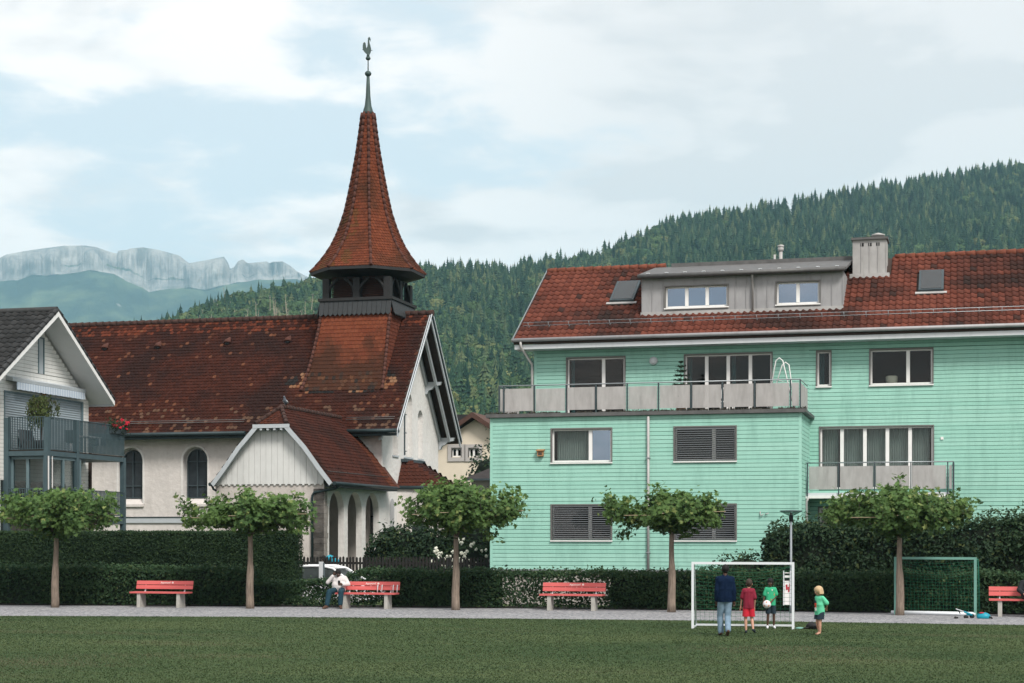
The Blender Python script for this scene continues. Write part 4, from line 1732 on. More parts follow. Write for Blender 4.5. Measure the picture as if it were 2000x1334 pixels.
    MB().box(sx - .05, TM - .06, sz - .05, sx + .05, TM - .026, sz + .05).build('junction_box', 'white_paint', g)
    cx, cz = on_t(1485, 1004, TW)
    MB().path([(cx, TW - .03, cz + .1), (cx, TW - .06, cz), (cx + .04, TW - .1, cz - .06), (cx + .12, TW - .1, cz)], .018, 6).build('wall_tap', 'zinc_light', g)
    MB().path([(cx + .2, TW - .03, cz + .02), (cx + .22, TW - .1, cz - .01), (cx + .3, TW - .1, cz + .03)], .018, 6).build('wall_tap', 'zinc_light', g)
    # chair and folded drying rack on the terrace
    px = on_t(1420, 760, TW + 1.6)[0]
    ch = thing('garden_chair', (px, TW + 1.6, ZW + .1), 'white plastic garden chair behind the upper terrace panels', 'chair')
    ch['_base'] = tuple(ch.location)
    z0 = ZW + .1
    for dx in (-.24, .24):
        for dy in (-.22, .24):
            MB().tube((px + dx, TW + 1.6 + dy, z0), (px + dx * .9, TW + 1.6 + dy * .9, z0 + .44), .03, .02, 6).build('leg', 'white_paint', ch)
    MB().box(px - .24, TW + 1.36, z0 + .43, px + .24, TW + 1.84, z0 + .47).build('seat', 'white_paint', ch)
    for i in range(6):
        x = px - .2 + i * .08
        MB().tube((x, TW + 1.83, z0 + .47), (x, TW + 1.95, z0 + .98), .022, n=5).build('back_slat', 'white_paint', ch)
    MB().path([(px - .26, TW + 1.84, z0 + .6), (px - .22, TW + 1.95, z0 + .97), (px, TW + 1.96, z0 + 1.03), (px + .22, TW + 1.95, z0 + .97), (px + .26, TW + 1.84, z0 + .6)], .03, 6).build('back_frame', 'white_paint', ch)
    rx = on_t(1522, 760, TW + 1.0)[0]
    rk = thing('drying_rack', (rx, TW + 1.0, z0), 'white tubular folding laundry rack standing up behind the terrace railing', 'drying rack')
    zt3 = on_t(1522, 699, TW + 1.0)[1]
    for q in (0, .32):
        MB().path([(rx - .45, TW + 1.0 + q, z0), (rx - .12 + q * .6, TW + 1.0 + q, zt3 - .1 - q * .4), (rx + q * .6, TW + 1.0 + q, zt3 - q * .4), (rx + .12 + q * .6, TW + 1.0 + q, zt3 - .1 - q * .4), (rx + .55, TW + 1.0 + q, z0)], .02, 6).build('loop_frame', 'white_paint', rk)
    for q in range(5):
        MB().tube((rx - .25 + q * .05, TW + 1.0, z0 + .35 + q * .2), (rx - .05 + q * .05, TW + 1.32, z0 + .3 + q * .2), .01, n=5).build('rung', 'white_paint', rk)
    return dict(wx0=wx0, wx1=wx1)


simple('blind_grey', (.17, .185, .20), .5, var=.05)
simple('ridge_brown', (.16, .05, .03), .9, var=.4, scale=5.0)
simple('gutter_grey', (.12, .12, .12), .6, .3, var=.25, scale=4.0)
simple('roof_glass', (.022, .026, .028), .25, 0.0, var=.2, spec=.5)
GREEN = build_green()


# ------------------------------------------------------------------ church
simple('hip_tile', (.085, .034, .025), .9, var=.4, scale=6.0)
simple('leaded_glass', (.030, .038, .045), .25, 0.0, var=.35, scale=4.0, spec=.6)


def arch_poly(c, zb, zs, w, n=10):
    """Outline (a, z) of a round-headed opening: centre c, sill zb, spring line zs, width w."""
    r = w / 2
    pts = [(c - r, zb), (c + r, zb)]
    for i in range(n + 1):
        a = math.pi * i / n
        pts.append((c + r * math.cos(a), zs + r * math.sin(a)))
    return pts


def arch_wall(mb, a0, a1, z0, z1, opens, put, depth, breaks=()):
    """Wall panel along coordinate a with round-headed openings; put(a, z, d) gives a 3D point."""
    opens = sorted(opens)
    top = z1 if callable(z1) else (lambda a: z1)
    edges = [a0]
    for c, zb, zs, w in opens:
        edges += [c - w / 2, c + w / 2]
    edges.append(a1)

    def slab(poly):
        n = len(mb.v)
        k = len(poly)
        for d in (0, depth):
            mb.v.extend([tuple(put(a, z, d)) for a, z in poly])
        mb.face(*range(n, n + k))
        mb.face(*range(n + 2 * k - 1, n + k - 1, -1))
        for i in range(k):
            j = (i + 1) % k
            mb.face(n + i, n + k + i, n + k + j, n + j)
    for i in range(0, len(edges), 2):
        e0, e1 = edges[i], edges[i + 1]
        if e1 - e0 > 1e-4:
            br = [e0] + [b for b in breaks if e0 < b < e1] + [e1]
            for q0, q1 in zip(br[:-1], br[1:]):
                slab([(q0, z0), (q1, z0), (q1, top(q1)), (q0, top(q0))])
    for c, zb, zs, w in opens:
        if zb > z0 + 1e-4:
            slab([(c - w / 2, z0), (c + w / 2, z0), (c + w / 2, zb), (c - w / 2, zb)])
        n = 12
        r = w / 2
        for i in range(n):
            b0 = math.pi * i / n
            b1 = math.pi * (i + 1) / n
            p0 = (c + r * math.cos(b0), zs + r * math.sin(b0))
            p1 = (c + r * math.cos(b1), zs + r * math.sin(b1))
            slab([p1, p0, (p0[0], top(p0[0])), (p1[0], top(p1[0]))])


def build_church():
    c = thing('church', (-33, 79, 0), 'white plastered village church with steep brown tiled roof and flared spire', 'church')
    XG = -26.2          # gable wall, facing +x
    TF, TR = 75.1, 83.9  # front and rear walls
    XV = XG + 1.0       # verge
    EF, ER, RY = 74.3, 84.0 + .55, 79.35
    ZE, ZR = 7.15, 13.15
    XL = -48.0
    # --- walls
    mb = MB()
    wins = []
    for u in (382, 256, 130, 4):
        x = on_t(u, 930, TF)[0]
        wins.append((x, 4.05, 5.87, 1.02))
    recess = .38
    arch_wall(mb, XL, XG - .285, -.2, ZE + .35, [(x, zb - .32, zs, w + .26) for x, zb, zs, w in wins], lambda a, z, d: (a, TF + d, z), recess)
    # gable wall: polygon with three blind arches, built from strips
    put = lambda a, z, d: (XG - d, a, z)
    arches = [(on_s(797, 840, XG)[0], on_s(797, 893, XG)[1], on_s(797, 790, XG)[1], 1.30),
              (on_s(821, 840, XG)[0], on_s(821, 903, XG)[1], on_s(821, 800, XG)[1], .85)]
    a_c, a_z0, a_zs = arches[0][0], arches[0][1], arches[0][2]
    b_c = arches[1][0]
    big = (a_c, a_z0, a_zs, 1.30)
    sm1 = (b_c, a_z0 + .0, a_zs - .55, .80)
    sm0 = (2 * a_c - b_c, a_z0 + .0, a_zs - .55, .80)
    kk = (ZR - ZE) / (RY - EF)
    gtop = lambda y: min(ZE + (y - EF) * kk, ZE + (ER - y) * kk) - .14
    sm0 = (sm0[0], sm0[1], sm0[2] - .15, sm0[3])
    arch_wall(mb, TF, TR, -.2, gtop, [sm0, big, sm1], put, .28, [RY])
    # inner core so nothing shows through
    mb.box(XL, TF + recess, -.2, XG - .28, TF + recess + .02, ZE + .3)
    mb.prism([(XG - .30, TF + .5, -.2), (XG - .30, TR, -.2), (XG - .30, TR, gtop(TR) - .2), (XG - .30, RY, ZR - .5), (XG - .30, TF + .5, gtop(TF + .5) - .2)], (.015, 0, 0))
    mb.box(XL, TR - .3, -.2, XG - .29, TR, ZE)
    wall = mb.build('wall', 'plaster_bright', c)
    # thin skin over the long front wall, its duller light put into darker plaster
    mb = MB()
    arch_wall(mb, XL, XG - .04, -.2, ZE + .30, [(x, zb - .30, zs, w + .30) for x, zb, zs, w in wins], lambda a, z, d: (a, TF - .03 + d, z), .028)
    mb.build('shaded_coat', 'plaster', c)
    # plinth moulding
    zb = on_t(340, 1010, TF)[1]
    MB().box(XL, TF - .10, zb - .28, XG - .2, TF - .031, zb - .02).build('string_course', 'grey_trim', c)
    MB().box(XL, TF - .13, zb - .02, XG - .2, TF - .031, zb + .02).build('string_course', 'gutter', c)
    # front windows: reveal, leaded glass, bars, sill
    for x, z0, zs, w in wins:
        po = arch_poly(x, z0 - .0, zs, w)
        g = MB()
        g.poly([(a, TF + .27, z) for a, z in po])
        win = g.build('window', 'leaded_glass', c)
        b = MB()
        b.box(x - .035, TF + .20, z0, x + .035, TF + .26, zs + w / 2 - .02)
        for z in (z0 + .02, z0 + .6, zs - .05):
            b.box(x - w / 2, TF + .205, z - .025, x + w / 2, TF + .255, z + .025)
        for s_ in (-1, 1):
            b.box(x + s_ * w / 2 - .03, TF + .20, z0, x + s_ * w / 2 + .03, TF + .27, zs)
        pts = [(x + w / 2 * math.cos(math.pi * i / 12), TF + .23, zs + w / 2 * math.sin(math.pi * i / 12)) for i in range(13)]
        b.path(pts, .035, 6)
        b.build('glazing_bar', 'dark_steel', win)
        # plaster surround
        s = MB()
        outer = arch_poly(x, z0 - .30, zs, w + .48, 14)
        inner = arch_poly(x, z0 - .30, zs, w + .27, 14)
        n = len(outer)
        for i in range(1, n - 1):
            p, q, r_, t_ = outer[i], outer[i + 1], inner[i + 1], inner[i]
            s.prism([(p[0], TF - .06, p[1]), (q[0], TF - .06, q[1]), (r_[0], TF - .06, r_[1]), (t_[0], TF - .06, t_[1])], (0, .03, 0))
        s.prism([(outer[0][0], TF - .06, outer[0][1]), (inner[0][0], TF - .06, inner[0][1]), (inner[-1][0], TF - .06, inner[-1][1]), (outer[-1][0], TF - .06, outer[-1][1])], (0, .03, 0))
        s.build('window_surround', 'plaster_bright', win)
        MB().prism([(x - w / 2 - .2, TF - .12, z0 - .42), (x - w / 2 - .2, TF + .26, z0 - .42), (x - w / 2 - .2, TF + .26, z0 - .02), (x - w / 2 - .2, TF - .12, z0 - .30)], (w + .4, 0, 0)).build('sill', 'plaster', win)
        fill = MB()
        fo = arch_poly(x, z0 - .32, zs, w + .26)
        fill.poly([(a, TF + .30, z) for a, z in fo])
        fill.build('window_backing', 'plaster_bright', win)
    # gable arches: recessed panels, one glazed
    for (yc, z0, zs, w), nm in ((big, 'glass'), (sm1, 'blind'), (sm0, 'blind')):
        mbp = MB()
        mbp.poly([(XG - .22, a, z) for a, z in arch_poly(yc, z0 - .05, zs, w + .04)])
        pan = mbp.build('blind_arch', 'plaster_bright', c)
        if nm == 'glass':
            gw = .62
            gp = MB()
            gp.poly([(XG - .20, a, z) for a, z in arch_poly(yc - .12, z0 + .12, zs + .1, gw)])
            gp.build('pane', 'leaded_glass', pan)
            bb = MB()
            for z in (z0 + .3, z0 + 1.2, z0 + 2.1, zs):
                bb.box(XG - .19, yc - .12 - gw / 2, z - .02, XG - .13, yc - .12 + gw / 2, z + .02)
            bb.box(XG - .19, yc - .14, z0 + .12, XG - .13, yc - .10, zs + .35)
            bb.build('glazing_bar', 'dark_steel', pan)
        MB().box(XG - .2, yc - w / 2 - .05, z0 - .08, XG + .05, yc + w / 2 + .05, z0 - .0).build('sill', 'grey_trim', pan)

    # --- nave roof
    mb = MB()
    th = .20
    mb.prism([(XL, EF, ZE - th + .05), (XL, EF, ZE), (XL, RY, ZR), (XL, ER, ZE), (XL, ER, ZE - th + .05), (XL, RY, ZR - th - .1)], (XV - XL, 0, 0))
    roof = mb.build('roof', 'brown_soffit', c)
    U = Vector((1, 0, 0))
    V = Vector((0, RY - EF, ZR - ZE)).normalized()
    N = U.cross(V)
    SL = math.hypot(RY - EF, ZR - ZE)
    tw_, th_ = .185, .205
    # tower foot footprint on the slope (flared, covers the roof behind it)
    fx0t, fx1t = -30.2, -26.65
    mb = MB()
    rows = int(SL / th_)
    for j in range(rows):
        off = (j % 2) * .5 * tw_
        for i in range(int((XV + 46.5) / tw_)):
            x = -46.5 + i * tw_ + off
            l = j * th_ - .03
            f = l / SL
            A = Vector((x, EF, ZE)) + V * l
            if x + tw_ > XV + .03:
                continue
            n1 = vnoise(A, .45, 1.0)
            n2 = vnoise(A, 1.6, 8.0)
            col_ = lerp3((.052, .019, .014), (.078, .028, .020), rnd.random())
            col_ = lerp3(col_, (.026, .0165, .0155), max(0, min(.75, .30 + n1 * .9 + n2 * .3)))
            # mended, mossy and lichened patches low on the slope below the tower
            px = -27.8 - x
            band = max(0.0, 1 - abs(f - .40) / .13) * max(0.0, 1 - abs(x + 28.8) / 3.4)
            if band > .15 and n2 > -.45:
                if n2 + rnd.uniform(-.2, .2) > .12:
                    col_ = lerp3((.018, .019, .020), (.036, .032, .030), rnd.random())
                elif rnd.random() < .75:
                    col_ = lerp3((.23, .10, .055), (.27, .16, .10), rnd.random())
            if f > .88 and rnd.random() < .45:
                col_ = lerp3(col_, (.19, .058, .034), rnd.uniform(.3, .9))
            if rnd.random() < .028 + (.05 if f < .25 else 0):
                col_ = lerp3(col_, (.19, .085, .052), rnd.uniform(.3, .9))
            if f < .18 and n2 > .1 and rnd.random() < .35:
                col_ = lerp3(col_, (.16, .10, .07), .7)
            add_beaver(mb, A + N * rnd.uniform(0, .012), U, V, N, tw_, th_, col_)
    tag(mb.build('roof_tiles', 'tile_attr', roof), kind='stuff')
    mb = MB()
    x = -46.5
    while x < XV - .1:
        if not (fx0t - .1 < x < fx1t):
            mb.path([(x, RY, ZR + .02), (x + .42, RY, ZR + .04)], [.13, .15], 8)
        x += .39
    tag(mb.build('ridge_cap', 'ridge_dark', roof), kind='stuff')
    # small hooded vents in the roof
    for u, v in ((206, 683), (309, 680), (445, 672), (563, 669)):
        P = on_slope(u, v, EF, ZE, kk)
        m2 = MB()
        m2.path([P + N * .02 + V * .45, P + N * .12 + V * .15, P + N * .10 - V * .02], [.04, .17, .19], 10, flat=.6)
        m2.cur = 0
        o = m2.build('roof_vent', 'hip_tile', roof)
        MB().ball(P + N * .09 - V * .04, .12, 8, 6, (1, .3, .7)).build('vent_mouth', 'black', o)
    # gutter and snow guard on the front eave
    for a, b in ((-46.5, on_t(480, 838, EF)[0]), (on_t(672, 838, EF)[0], XV - .02)):
        MB().path([(a, EF - .10, ZE - .06), (b, EF - .10, ZE - .06)], .10, 8).build('gutter', 'gutter', c)
        MB().box(a, EF - .02, ZE - .28, b, EF + .25, ZE - .16).build('eave_board', 'gutter', c)
        m3 = MB()
        for l in (.55, .68):
            P = Vector((a, EF, ZE)) + V * l + N * .14
            m3.tube(P, P + U * (b - a - .2), .018, n=5)
        m3.build('snow_guard', 'gutter_grey', c)
    MB().box(XL, EF + .05, ZE - .17, XG - .02, TF - .03, ZE - .15).build('soffit_board', 'brown_soffit', c)
    # verge boards: white bargeboards on both slopes of the gable overhang
    for sgn in (0, 1):
        f = (lambda y: y) if sgn == 0 else (lambda y: 2 * RY - y)
        e0, e1 = (EF, RY) if sgn == 0 else (EF + .3, RY)
        y0 = EF - .05
        def V3(x, y, z):
            return (x, f(y), z)
        zlow = ZE - .05 * kk
        m4 = MB()
        m4.prism([V3(XV + .005, y0, zlow - .30), V3(XV + .005, y0, zlow + .03), V3(XV + .005, RY, ZR + .03), V3(XV + .005, RY, ZR - .34)], (.06, 0, 0))
        m4.build('bargeboard', 'grey_trim', c)
        m4 = MB()
        m4.prism([V3(XV + .068, y0, zlow - .10), V3(XV + .068, y0, zlow + .06), V3(XV + .068, RY, ZR + .07), V3(XV + .068, RY, ZR - .10)], (.05, 0, 0))
        m4.build('verge_cover', 'gutter', c)
        m4 = MB()
        m4.prism([V3(XV + .12, y0, zlow - .0), V3(XV + .12, y0, zlow + .09), V3(XV + .12, RY, ZR + .11), V3(XV + .12, RY, ZR + .02)], (.03, 0, 0))
        m4.build('verge_edge', 'white_metal', c)
        # rafters under the overhang, standing off the wall
        for xo in (XG + .02, XG + .52):
            m4 = MB()
            m4.prism([V3(xo, EF + .45, ZE + .45 * kk - .62), V3(xo, EF + .45, ZE + .45 * kk - .36), V3(xo, RY, ZR - .36), V3(xo, RY, ZR - .66)], (.12, 0, 0))
            m4.build('overhang_rafter', 'grey_trim', c)
        # carved brackets
        for zz in (ZE + .1, 9.95):
            yb = EF + (zz - ZE) / kk + .28
            m5 = MB()
            pr = [(0, .0), (0, -.62), (.10, -.60), (.18, -.42), (.36, -.36), (.48, -.22), (.80, -.16), (.86, 0)]
            m5.prism([(XG + .001 + a, f(yb) - .1, zz + .05 + b) for a, b in pr], (0, .2, 0))
            m5.build('carved_bracket', 'grey_trim', c)

    # --- tower
    tx0, tx1, ty0, ty1 = -30.15, -26.65, 77.55, 81.0
    tcx, tcy = (tx0 + tx1) / 2, (ty0 + ty1) / 2
    ZS0, ZS1 = on_t(690, 611, ty0)[1], on_t(690, 588, ty0)[1]
    # flared tiled foot: front face slides out onto the nave roof
    yf = 75.95
    zf0 = ZE + (yf - EF) * kk + .05
    ff = MB()
    fl, fr = tx0 - .02, tx1 + .02
    P = [Vector((fl - .45, yf, zf0)), Vector((fr + .35, yf, zf0)), Vector((fr, ty0 - .02, ZS0 + .15)), Vector((fl, ty0 - .02, ZS0 + .15))]
    core = MB()
    core.box(tx0 + .03, ty0 + .03, 9.0, tx1 - .03, ty1 - .03, ZS1)
    core.prism([(fl - .40, yf + .05, zf0 - .3), (fr + .30, yf + .05, zf0 - .3), (fr + .30, yf + .05, zf0 - .05), (fl - .40, yf + .05, zf0 - .05)], (0, .02, 0))
    tower = core.build('tower', 'brown_soffit', c)
    prof_n = 9
    # front face profile: concave flare
    prof = []
    for i in range(prof_n + 1):
        f = i / prof_n
        y = yf + (ty0 - .02 - yf) * (f ** 0.80)
        z = zf0 + (ZS0 + .15 - zf0) * f
        prof.append((y, z))
    mb = MB()

    def face_rows(mb, ppl, ppr, nrm_hint, cfun, tw=.185, th=.205):
        """Tile a ruled strip between the left edge curve ppl and right edge curve ppr (bottom to top)."""
        L = [0]
        for i in range(1, len(ppl)):
            L.append(L[-1] + ((ppl[i] + ppr[i]) / 2 - (ppl[i - 1] + ppr[i - 1]) / 2).length)
        total = L[-1]
        rows = max(1, int(total / th))
        h = total / rows

        def at(pp, l):
            l = min(max(l, 0), total - 1e-6)
            for i in range(1, len(L)):
                if l <= L[i]:
                    f = (l - L[i - 1]) / (L[i] - L[i - 1])
                    return pp[i - 1].lerp(pp[i], f)
            return pp[-1]
        for j in range(rows):
            l = j * h
            a, b = at(ppl, l), at(ppr, l)
            a2, b2 = at(ppl, l + h), at(ppr, l + h)
            wdt = (b - a).length
            U = (b - a).normalized()
            V = ((a2 + b2) / 2 - (a + b) / 2)
            V = (V - U * V.dot(U)).normalized()
            N = U.cross(V)
            if N.dot(nrm_hint) < 0:
                N = -N
            n = max(1, round(wdt / tw))
            w = wdt / n
            o = (j % 2) * .5
            for i in range(n + (1 if o else 0)):
                s0 = max(0.0, (i - o) * w)
                s1 = min(wdt, (i - o + 1) * w)
                if s1 - s0 < .03:
                    continue
                A = a + U * s0
                add_beaver(mb, A + N * rnd.uniform(0, .008), U, V, N, s1 - s0, h, cfun(A, j / rows), .03)

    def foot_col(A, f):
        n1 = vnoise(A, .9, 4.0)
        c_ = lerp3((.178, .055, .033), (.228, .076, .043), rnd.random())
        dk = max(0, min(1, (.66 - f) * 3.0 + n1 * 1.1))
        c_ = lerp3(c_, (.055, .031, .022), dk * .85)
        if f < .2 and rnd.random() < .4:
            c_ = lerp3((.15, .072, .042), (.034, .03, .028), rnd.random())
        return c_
    ppl = [Vector((fl - .45 * (1 - i / prof_n) ** 1.6, y, z)) for i, (y, z) in enumerate(prof)]
    ppr = [Vector((fr + .12 * (1 - i / prof_n) ** 1.6, y, z)) for i, (y, z) in enumerate(prof)]
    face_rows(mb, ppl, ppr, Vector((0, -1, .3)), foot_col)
    # right face of the foot, down to the nave slope
    q0 = [Vector(p) for p in ppr]
    q1 = []
    for p in q0:
        yy = min(ty1, max(p.y, EF + (p.z - ZE) / kk) + .05)
        q1.append(Vector((p.x + .02, min(yy, RY), p.z)))
    face_rows(mb, q0[1:], q1[1:], Vector((1, 0, .2)), lambda A, f: lerp3((.16, .056, .038), (.20, .074, .05), rnd.random()))
    tag(mb.build('tower_tiles', 'tile_attr', tower), kind='stuff')
    sheet = MB()
    for i in range(prof_n):
        sheet.poly([ppl[i], ppr[i], ppr[i + 1], ppl[i + 1]])
        sheet.poly([q0[i], q1[i], q1[i + 1], q0[i + 1]])
        sheet.poly([ppl[i], ppl[i + 1], Vector((ppl[i + 1].x, RY, ppl[i + 1].z)), Vector((ppl[i].x, RY, ppl[i].z))])
    sheet.build('tower_sheathing', 'hip_tile', tower)
    for pp in (ppl, ppr):
        for i in range(len(pp) - 1):
            for q in (0, .5):
                a, b = pp[i].lerp(pp[i + 1], q), pp[i].lerp(pp[i + 1], q + .52)
                MB().path([a + Vector((0, -.03, .02)), b + Vector((0, -.03, .02))], [.085, .065], 7).build('hip_tile', 'hip_tile', tower)
    # boarded skirt with scalloped ends
    e = .10
    for side in ('f', 'r', 'l'):
        if side == 'f':
            a0, a1 = tx0 - e, tx1 + e
        else:
            a0, a1 = ty0 - e, ty1 + e
        n = 15
        w = (a1 - a0) / n
        for i in range(n):
            a = a0 + i * w
            pr = [(a + .008, ZS1 + .02), (a + .008, ZS0 - .06), (a + w * .5, ZS0 - .17), (a + w - .008, ZS0 - .06), (a + w - .008, ZS1 + .02)]
            dz = lambda z: .14 * (ZS1 - z) / (ZS1 - ZS0)
            m6 = MB()
            if side == 'f':
                m6.prism([(q, ty0 - e - dz(z), z) for q, z in pr], (0, .03, 0))
            elif side == 'r':
                m6.prism([(tx1 + e + dz(z), q, z) for q, z in pr], (-.03, 0, 0))
            else:
                m6.prism([(tx0 - e - dz(z), q, z) for q, z in pr], (.03, 0, 0))
            m6.build('skirt_board', 'skirt_wood', tower)
    MB().box(tx0 - .17, ty0 - .17, ZS1 + .02, tx1 + .17, ty1 + .17, ZS1 + .16).build('skirt_rail', 'dark_wood', tower)
    # belfry: posts, curved braces, louvres
    ZB0 = ZS1 + .16
    ZB1 = on_t(690, 546, ty0)[1] + .1
    pw = .17
    MB().box(tx0 + .45, ty0 + .45, ZB0, tx1 - .45, ty1 - .45, ZB1).build('belfry_core', 'black', tower)
    posts_x = [tx0 + pw, tcx, tx1 - pw]
    posts_y = [ty0 + pw, tcy, ty1 - pw]
    done = set()
    for X in posts_x:
        for Y in posts_y:
            if X == tcx and Y == tcy:
                continue
            MB().box(X - pw, Y - pw, ZB0, X + pw, Y + pw, ZB1).build('belfry_post', 'dark_wood', tower)

    def brace(x, y, dx, dy):
        p = [(.10, .32), (.20, .75), (.42, 1.12), (.62, 1.35)]
        MB().path([(x + dx * a, y + dy * a, ZB0 + b * (ZB1 - ZB0) / 1.35) for a, b in p], [.10, .085, .08, .08], 6).build('belfry_brace', 'dark_wood', tower)
    for X in posts_x:
        for d in (-1, 1):
            if tx0 < X + d * .5 < tx1:
                brace(X, ty0 + .1, d, 0)
    for Y in posts_y:
        for d in (-1, 1):
            if ty0 < Y + d * .5 < ty1:
                brace(tx1 - .1, Y, 0, d)
    nl = 12
    for i in range(nl):
        z = ZB0 + .05 + i * .088
        m7 = MB()
        for a, b in ((posts_x[0] + pw, posts_x[1] - pw), (posts_x[1] + pw, posts_x[2] - pw)):
            m7.prism([(a, ty0 + .36, z), (a, ty0 + .36, z + .015), (a, ty0 + .45, z + .085), (a, ty0 + .45, z + .07)], (b - a, 0, 0))
        m7.build('louvre', 'louvre_brown', tower)
        m7 = MB()
        for a, b in ((posts_y[0] + pw, posts_y[1] - pw), (posts_y[1] + pw, posts_y[2] - pw)):
            m7.prism([(tx1 - .36, a, z), (tx1 - .36, a, z + .015), (tx1 - .45, a, z + .085), (tx1 - .45, a, z + .07)], (0, b - a, 0))
        m7.build('louvre', 'louvre_brown', tower)
    # --- spire
    zlist = [(535, 108), (523, 97), (510, 86.5), (496, 76.5), (480, 67), (462, 58.5), (442, 51), (415, 42.5), (380, 35), (340, 27.5), (300, 20.5), (260, 15), (222, 10.5)]
    lam = (-ST * tcx + CT * tcy)
    px = lam / FPX
    ring = [(EYE + (HORIZON - v) * px, r * px) for v, r in zlist]
    K = 1 / math.cos(math.pi / 8) * .985
    curves = []
    for k in range(8):
        w = math.pi / 8 + k * math.pi / 4
        curves.append([Vector((tcx + r * K * math.cos(w) * .97, tcy + r * K * math.sin(w) * .97, z)) for z, r in ring])
    mb = MB()

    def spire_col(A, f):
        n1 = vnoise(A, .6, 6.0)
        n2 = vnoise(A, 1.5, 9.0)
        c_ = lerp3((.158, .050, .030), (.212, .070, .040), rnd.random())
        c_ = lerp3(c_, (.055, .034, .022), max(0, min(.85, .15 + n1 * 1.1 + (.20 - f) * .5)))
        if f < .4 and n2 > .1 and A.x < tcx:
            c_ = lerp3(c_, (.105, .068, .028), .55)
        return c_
    for k in range(8):
        a, b = curves[k], curves[(k + 1) % 8]
        mid = (a[0] + b[0]) / 2 - Vector((tcx, tcy, a[0].z))
        if k == 7:
            pass
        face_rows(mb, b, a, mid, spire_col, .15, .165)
    spire = MB()
    for k in range(8):
        a, b = curves[k], curves[(k + 1) % 8]
        for i in range(len(ring) - 1):
            spire.poly([a[i], b[i], b[i + 1], a[i + 1]])
    sp = spire.build('spire', 'hip_tile', c)
    tag(mb.build('spire_tiles', 'tile_attr', sp), kind='stuff')
    hip = MB()
    for k in range(8):
        cv = curves[k]
        out = Vector((math.cos(math.pi / 8 + k * math.pi / 4), math.sin(math.pi / 8 + k * math.pi / 4), .15)) * .03
        acc = 0
        for i in range(len(cv) - 1):
            seg = (cv[i + 1] - cv[i]).length
            m_ = max(1, round(seg / .33))
            for q in range(m_):
                a = cv[i].lerp(cv[i + 1], q / m_) + out
                b = cv[i].lerp(cv[i + 1], (q + 1.1) / m_) + out
                hip.path([a, b], [.085, .06], 6)
    tag(hip.build('hip_tiles', 'hip_tile', sp), kind='stuff')
    # eave underside and fascia of the spire
    ze, re_ = ring[0]
    m8 = MB()
    oc = [Vector((tcx + re_ * K * .97 * math.cos(math.pi / 8 + k * math.pi / 4), tcy + re_ * K * .97 * math.sin(math.pi / 8 + k * math.pi / 4), ze)) for k in range(8)]
    ic = [Vector((tcx + 1.75 * math.cos(math.pi / 8 + k * math.pi / 4) * 1.2, tcy + 1.75 * 1.2 * math.sin(math.pi / 8 + k * math.pi / 4), ze - .25)) for k in range(8)]
    for k in range(8):
        j = (k + 1) % 8
        m8.poly([oc[j] - Vector((0, 0, .14)), oc[k] - Vector((0, 0, .14)), ic[k], ic[j]])
        m8.poly([oc[k] - Vector((0, 0, .14)), oc[j] - Vector((0, 0, .14)), oc[j] - Vector((0, 0, .0)), oc[k] - Vector((0, 0, .0))])
    m8.poly([Vector((p.x, p.y, ze - .25)) for p in ic])
    m8.build('spire_eave', 'dark_wood', sp)
    # copper cap, balls and weathercock
    z22 = ring[-1][0]
    ztop = EYE + (HORIZON - 72) * px
    zb1 = EYE + (HORIZON - 144) * px
    zb2 = EYE + (HORIZON - 114) * px
    m9 = MB()
    m9.lathe((tcx, tcy, z22 - .05), [(.30, 0), (.26, .15), (.17, .45), (.12, .9), (.10, 1.4), (.07, zb1 - z22)], 12)
    cap = m9.build('spire_cap', 'copper_green', sp)
    MB().ball((tcx, tcy, zb1), .165, 14, 10, (1, 1, .85)).build('finial_ball', 'copper_green', sp)
    MB().tube((tcx, tcy, zb1), (tcx, tcy, ztop - .5), .032, .02, 6).build('finial_rod', 'copper_green', sp)
    MB().ball((tcx, tcy, zb2), .125, 14, 10, (1, 1, .8)).lathe((tcx, tcy, zb2 + .08), [(.08, 0), (.07, .1), (.03, .18)], 10).build('finial_ball', 'copper_green', sp)
    # weathercock: profile turned nearly edge-on, beak to the right
    dx, dy = .60, .35
    pr = [(.10, -.35), (.22, -.18), (.26, .05), (.20, .22), (.12, .40), (.10, .58), (.17, .60), (.20, .48), (.22, .62), (.16, .74), (.06, .78), (-.02, .70), (-.03, .50), (-.06, .22), (-.16, .05), (-.20, .20), (-.24, .38), (-.36, .44), (-.46, .36), (-.50, .12), (-.46, -.06), (-.30, -.20), (-.12, -.30)]
    zc = ztop - .63
    sc_ = .80
    m10 = MB()
    m10.prism([(tcx + a * sc_ * dx, tcy + a * sc_ * dy, zc + b * sc_) for a, b in pr], (.02, -.03, 0))
    m10.build('weathercock', 'copper_green', sp)
    m10 = MB().tube((tcx - .3, tcy, zc + .02), (tcx + .22, tcy, zc - .06), .016, n=6)
    m10.build('weathervane_arm', 'copper_green', sp)
    return dict(XG=XG, TF=TF, TR=TR)


simple('ridge_dark', (.055, .03, .025), .95, var=.4, scale=5.0)
simple('louvre_brown', (.05, .023, .018), .85, var=.25, scale=5.0)
CH = build_church()


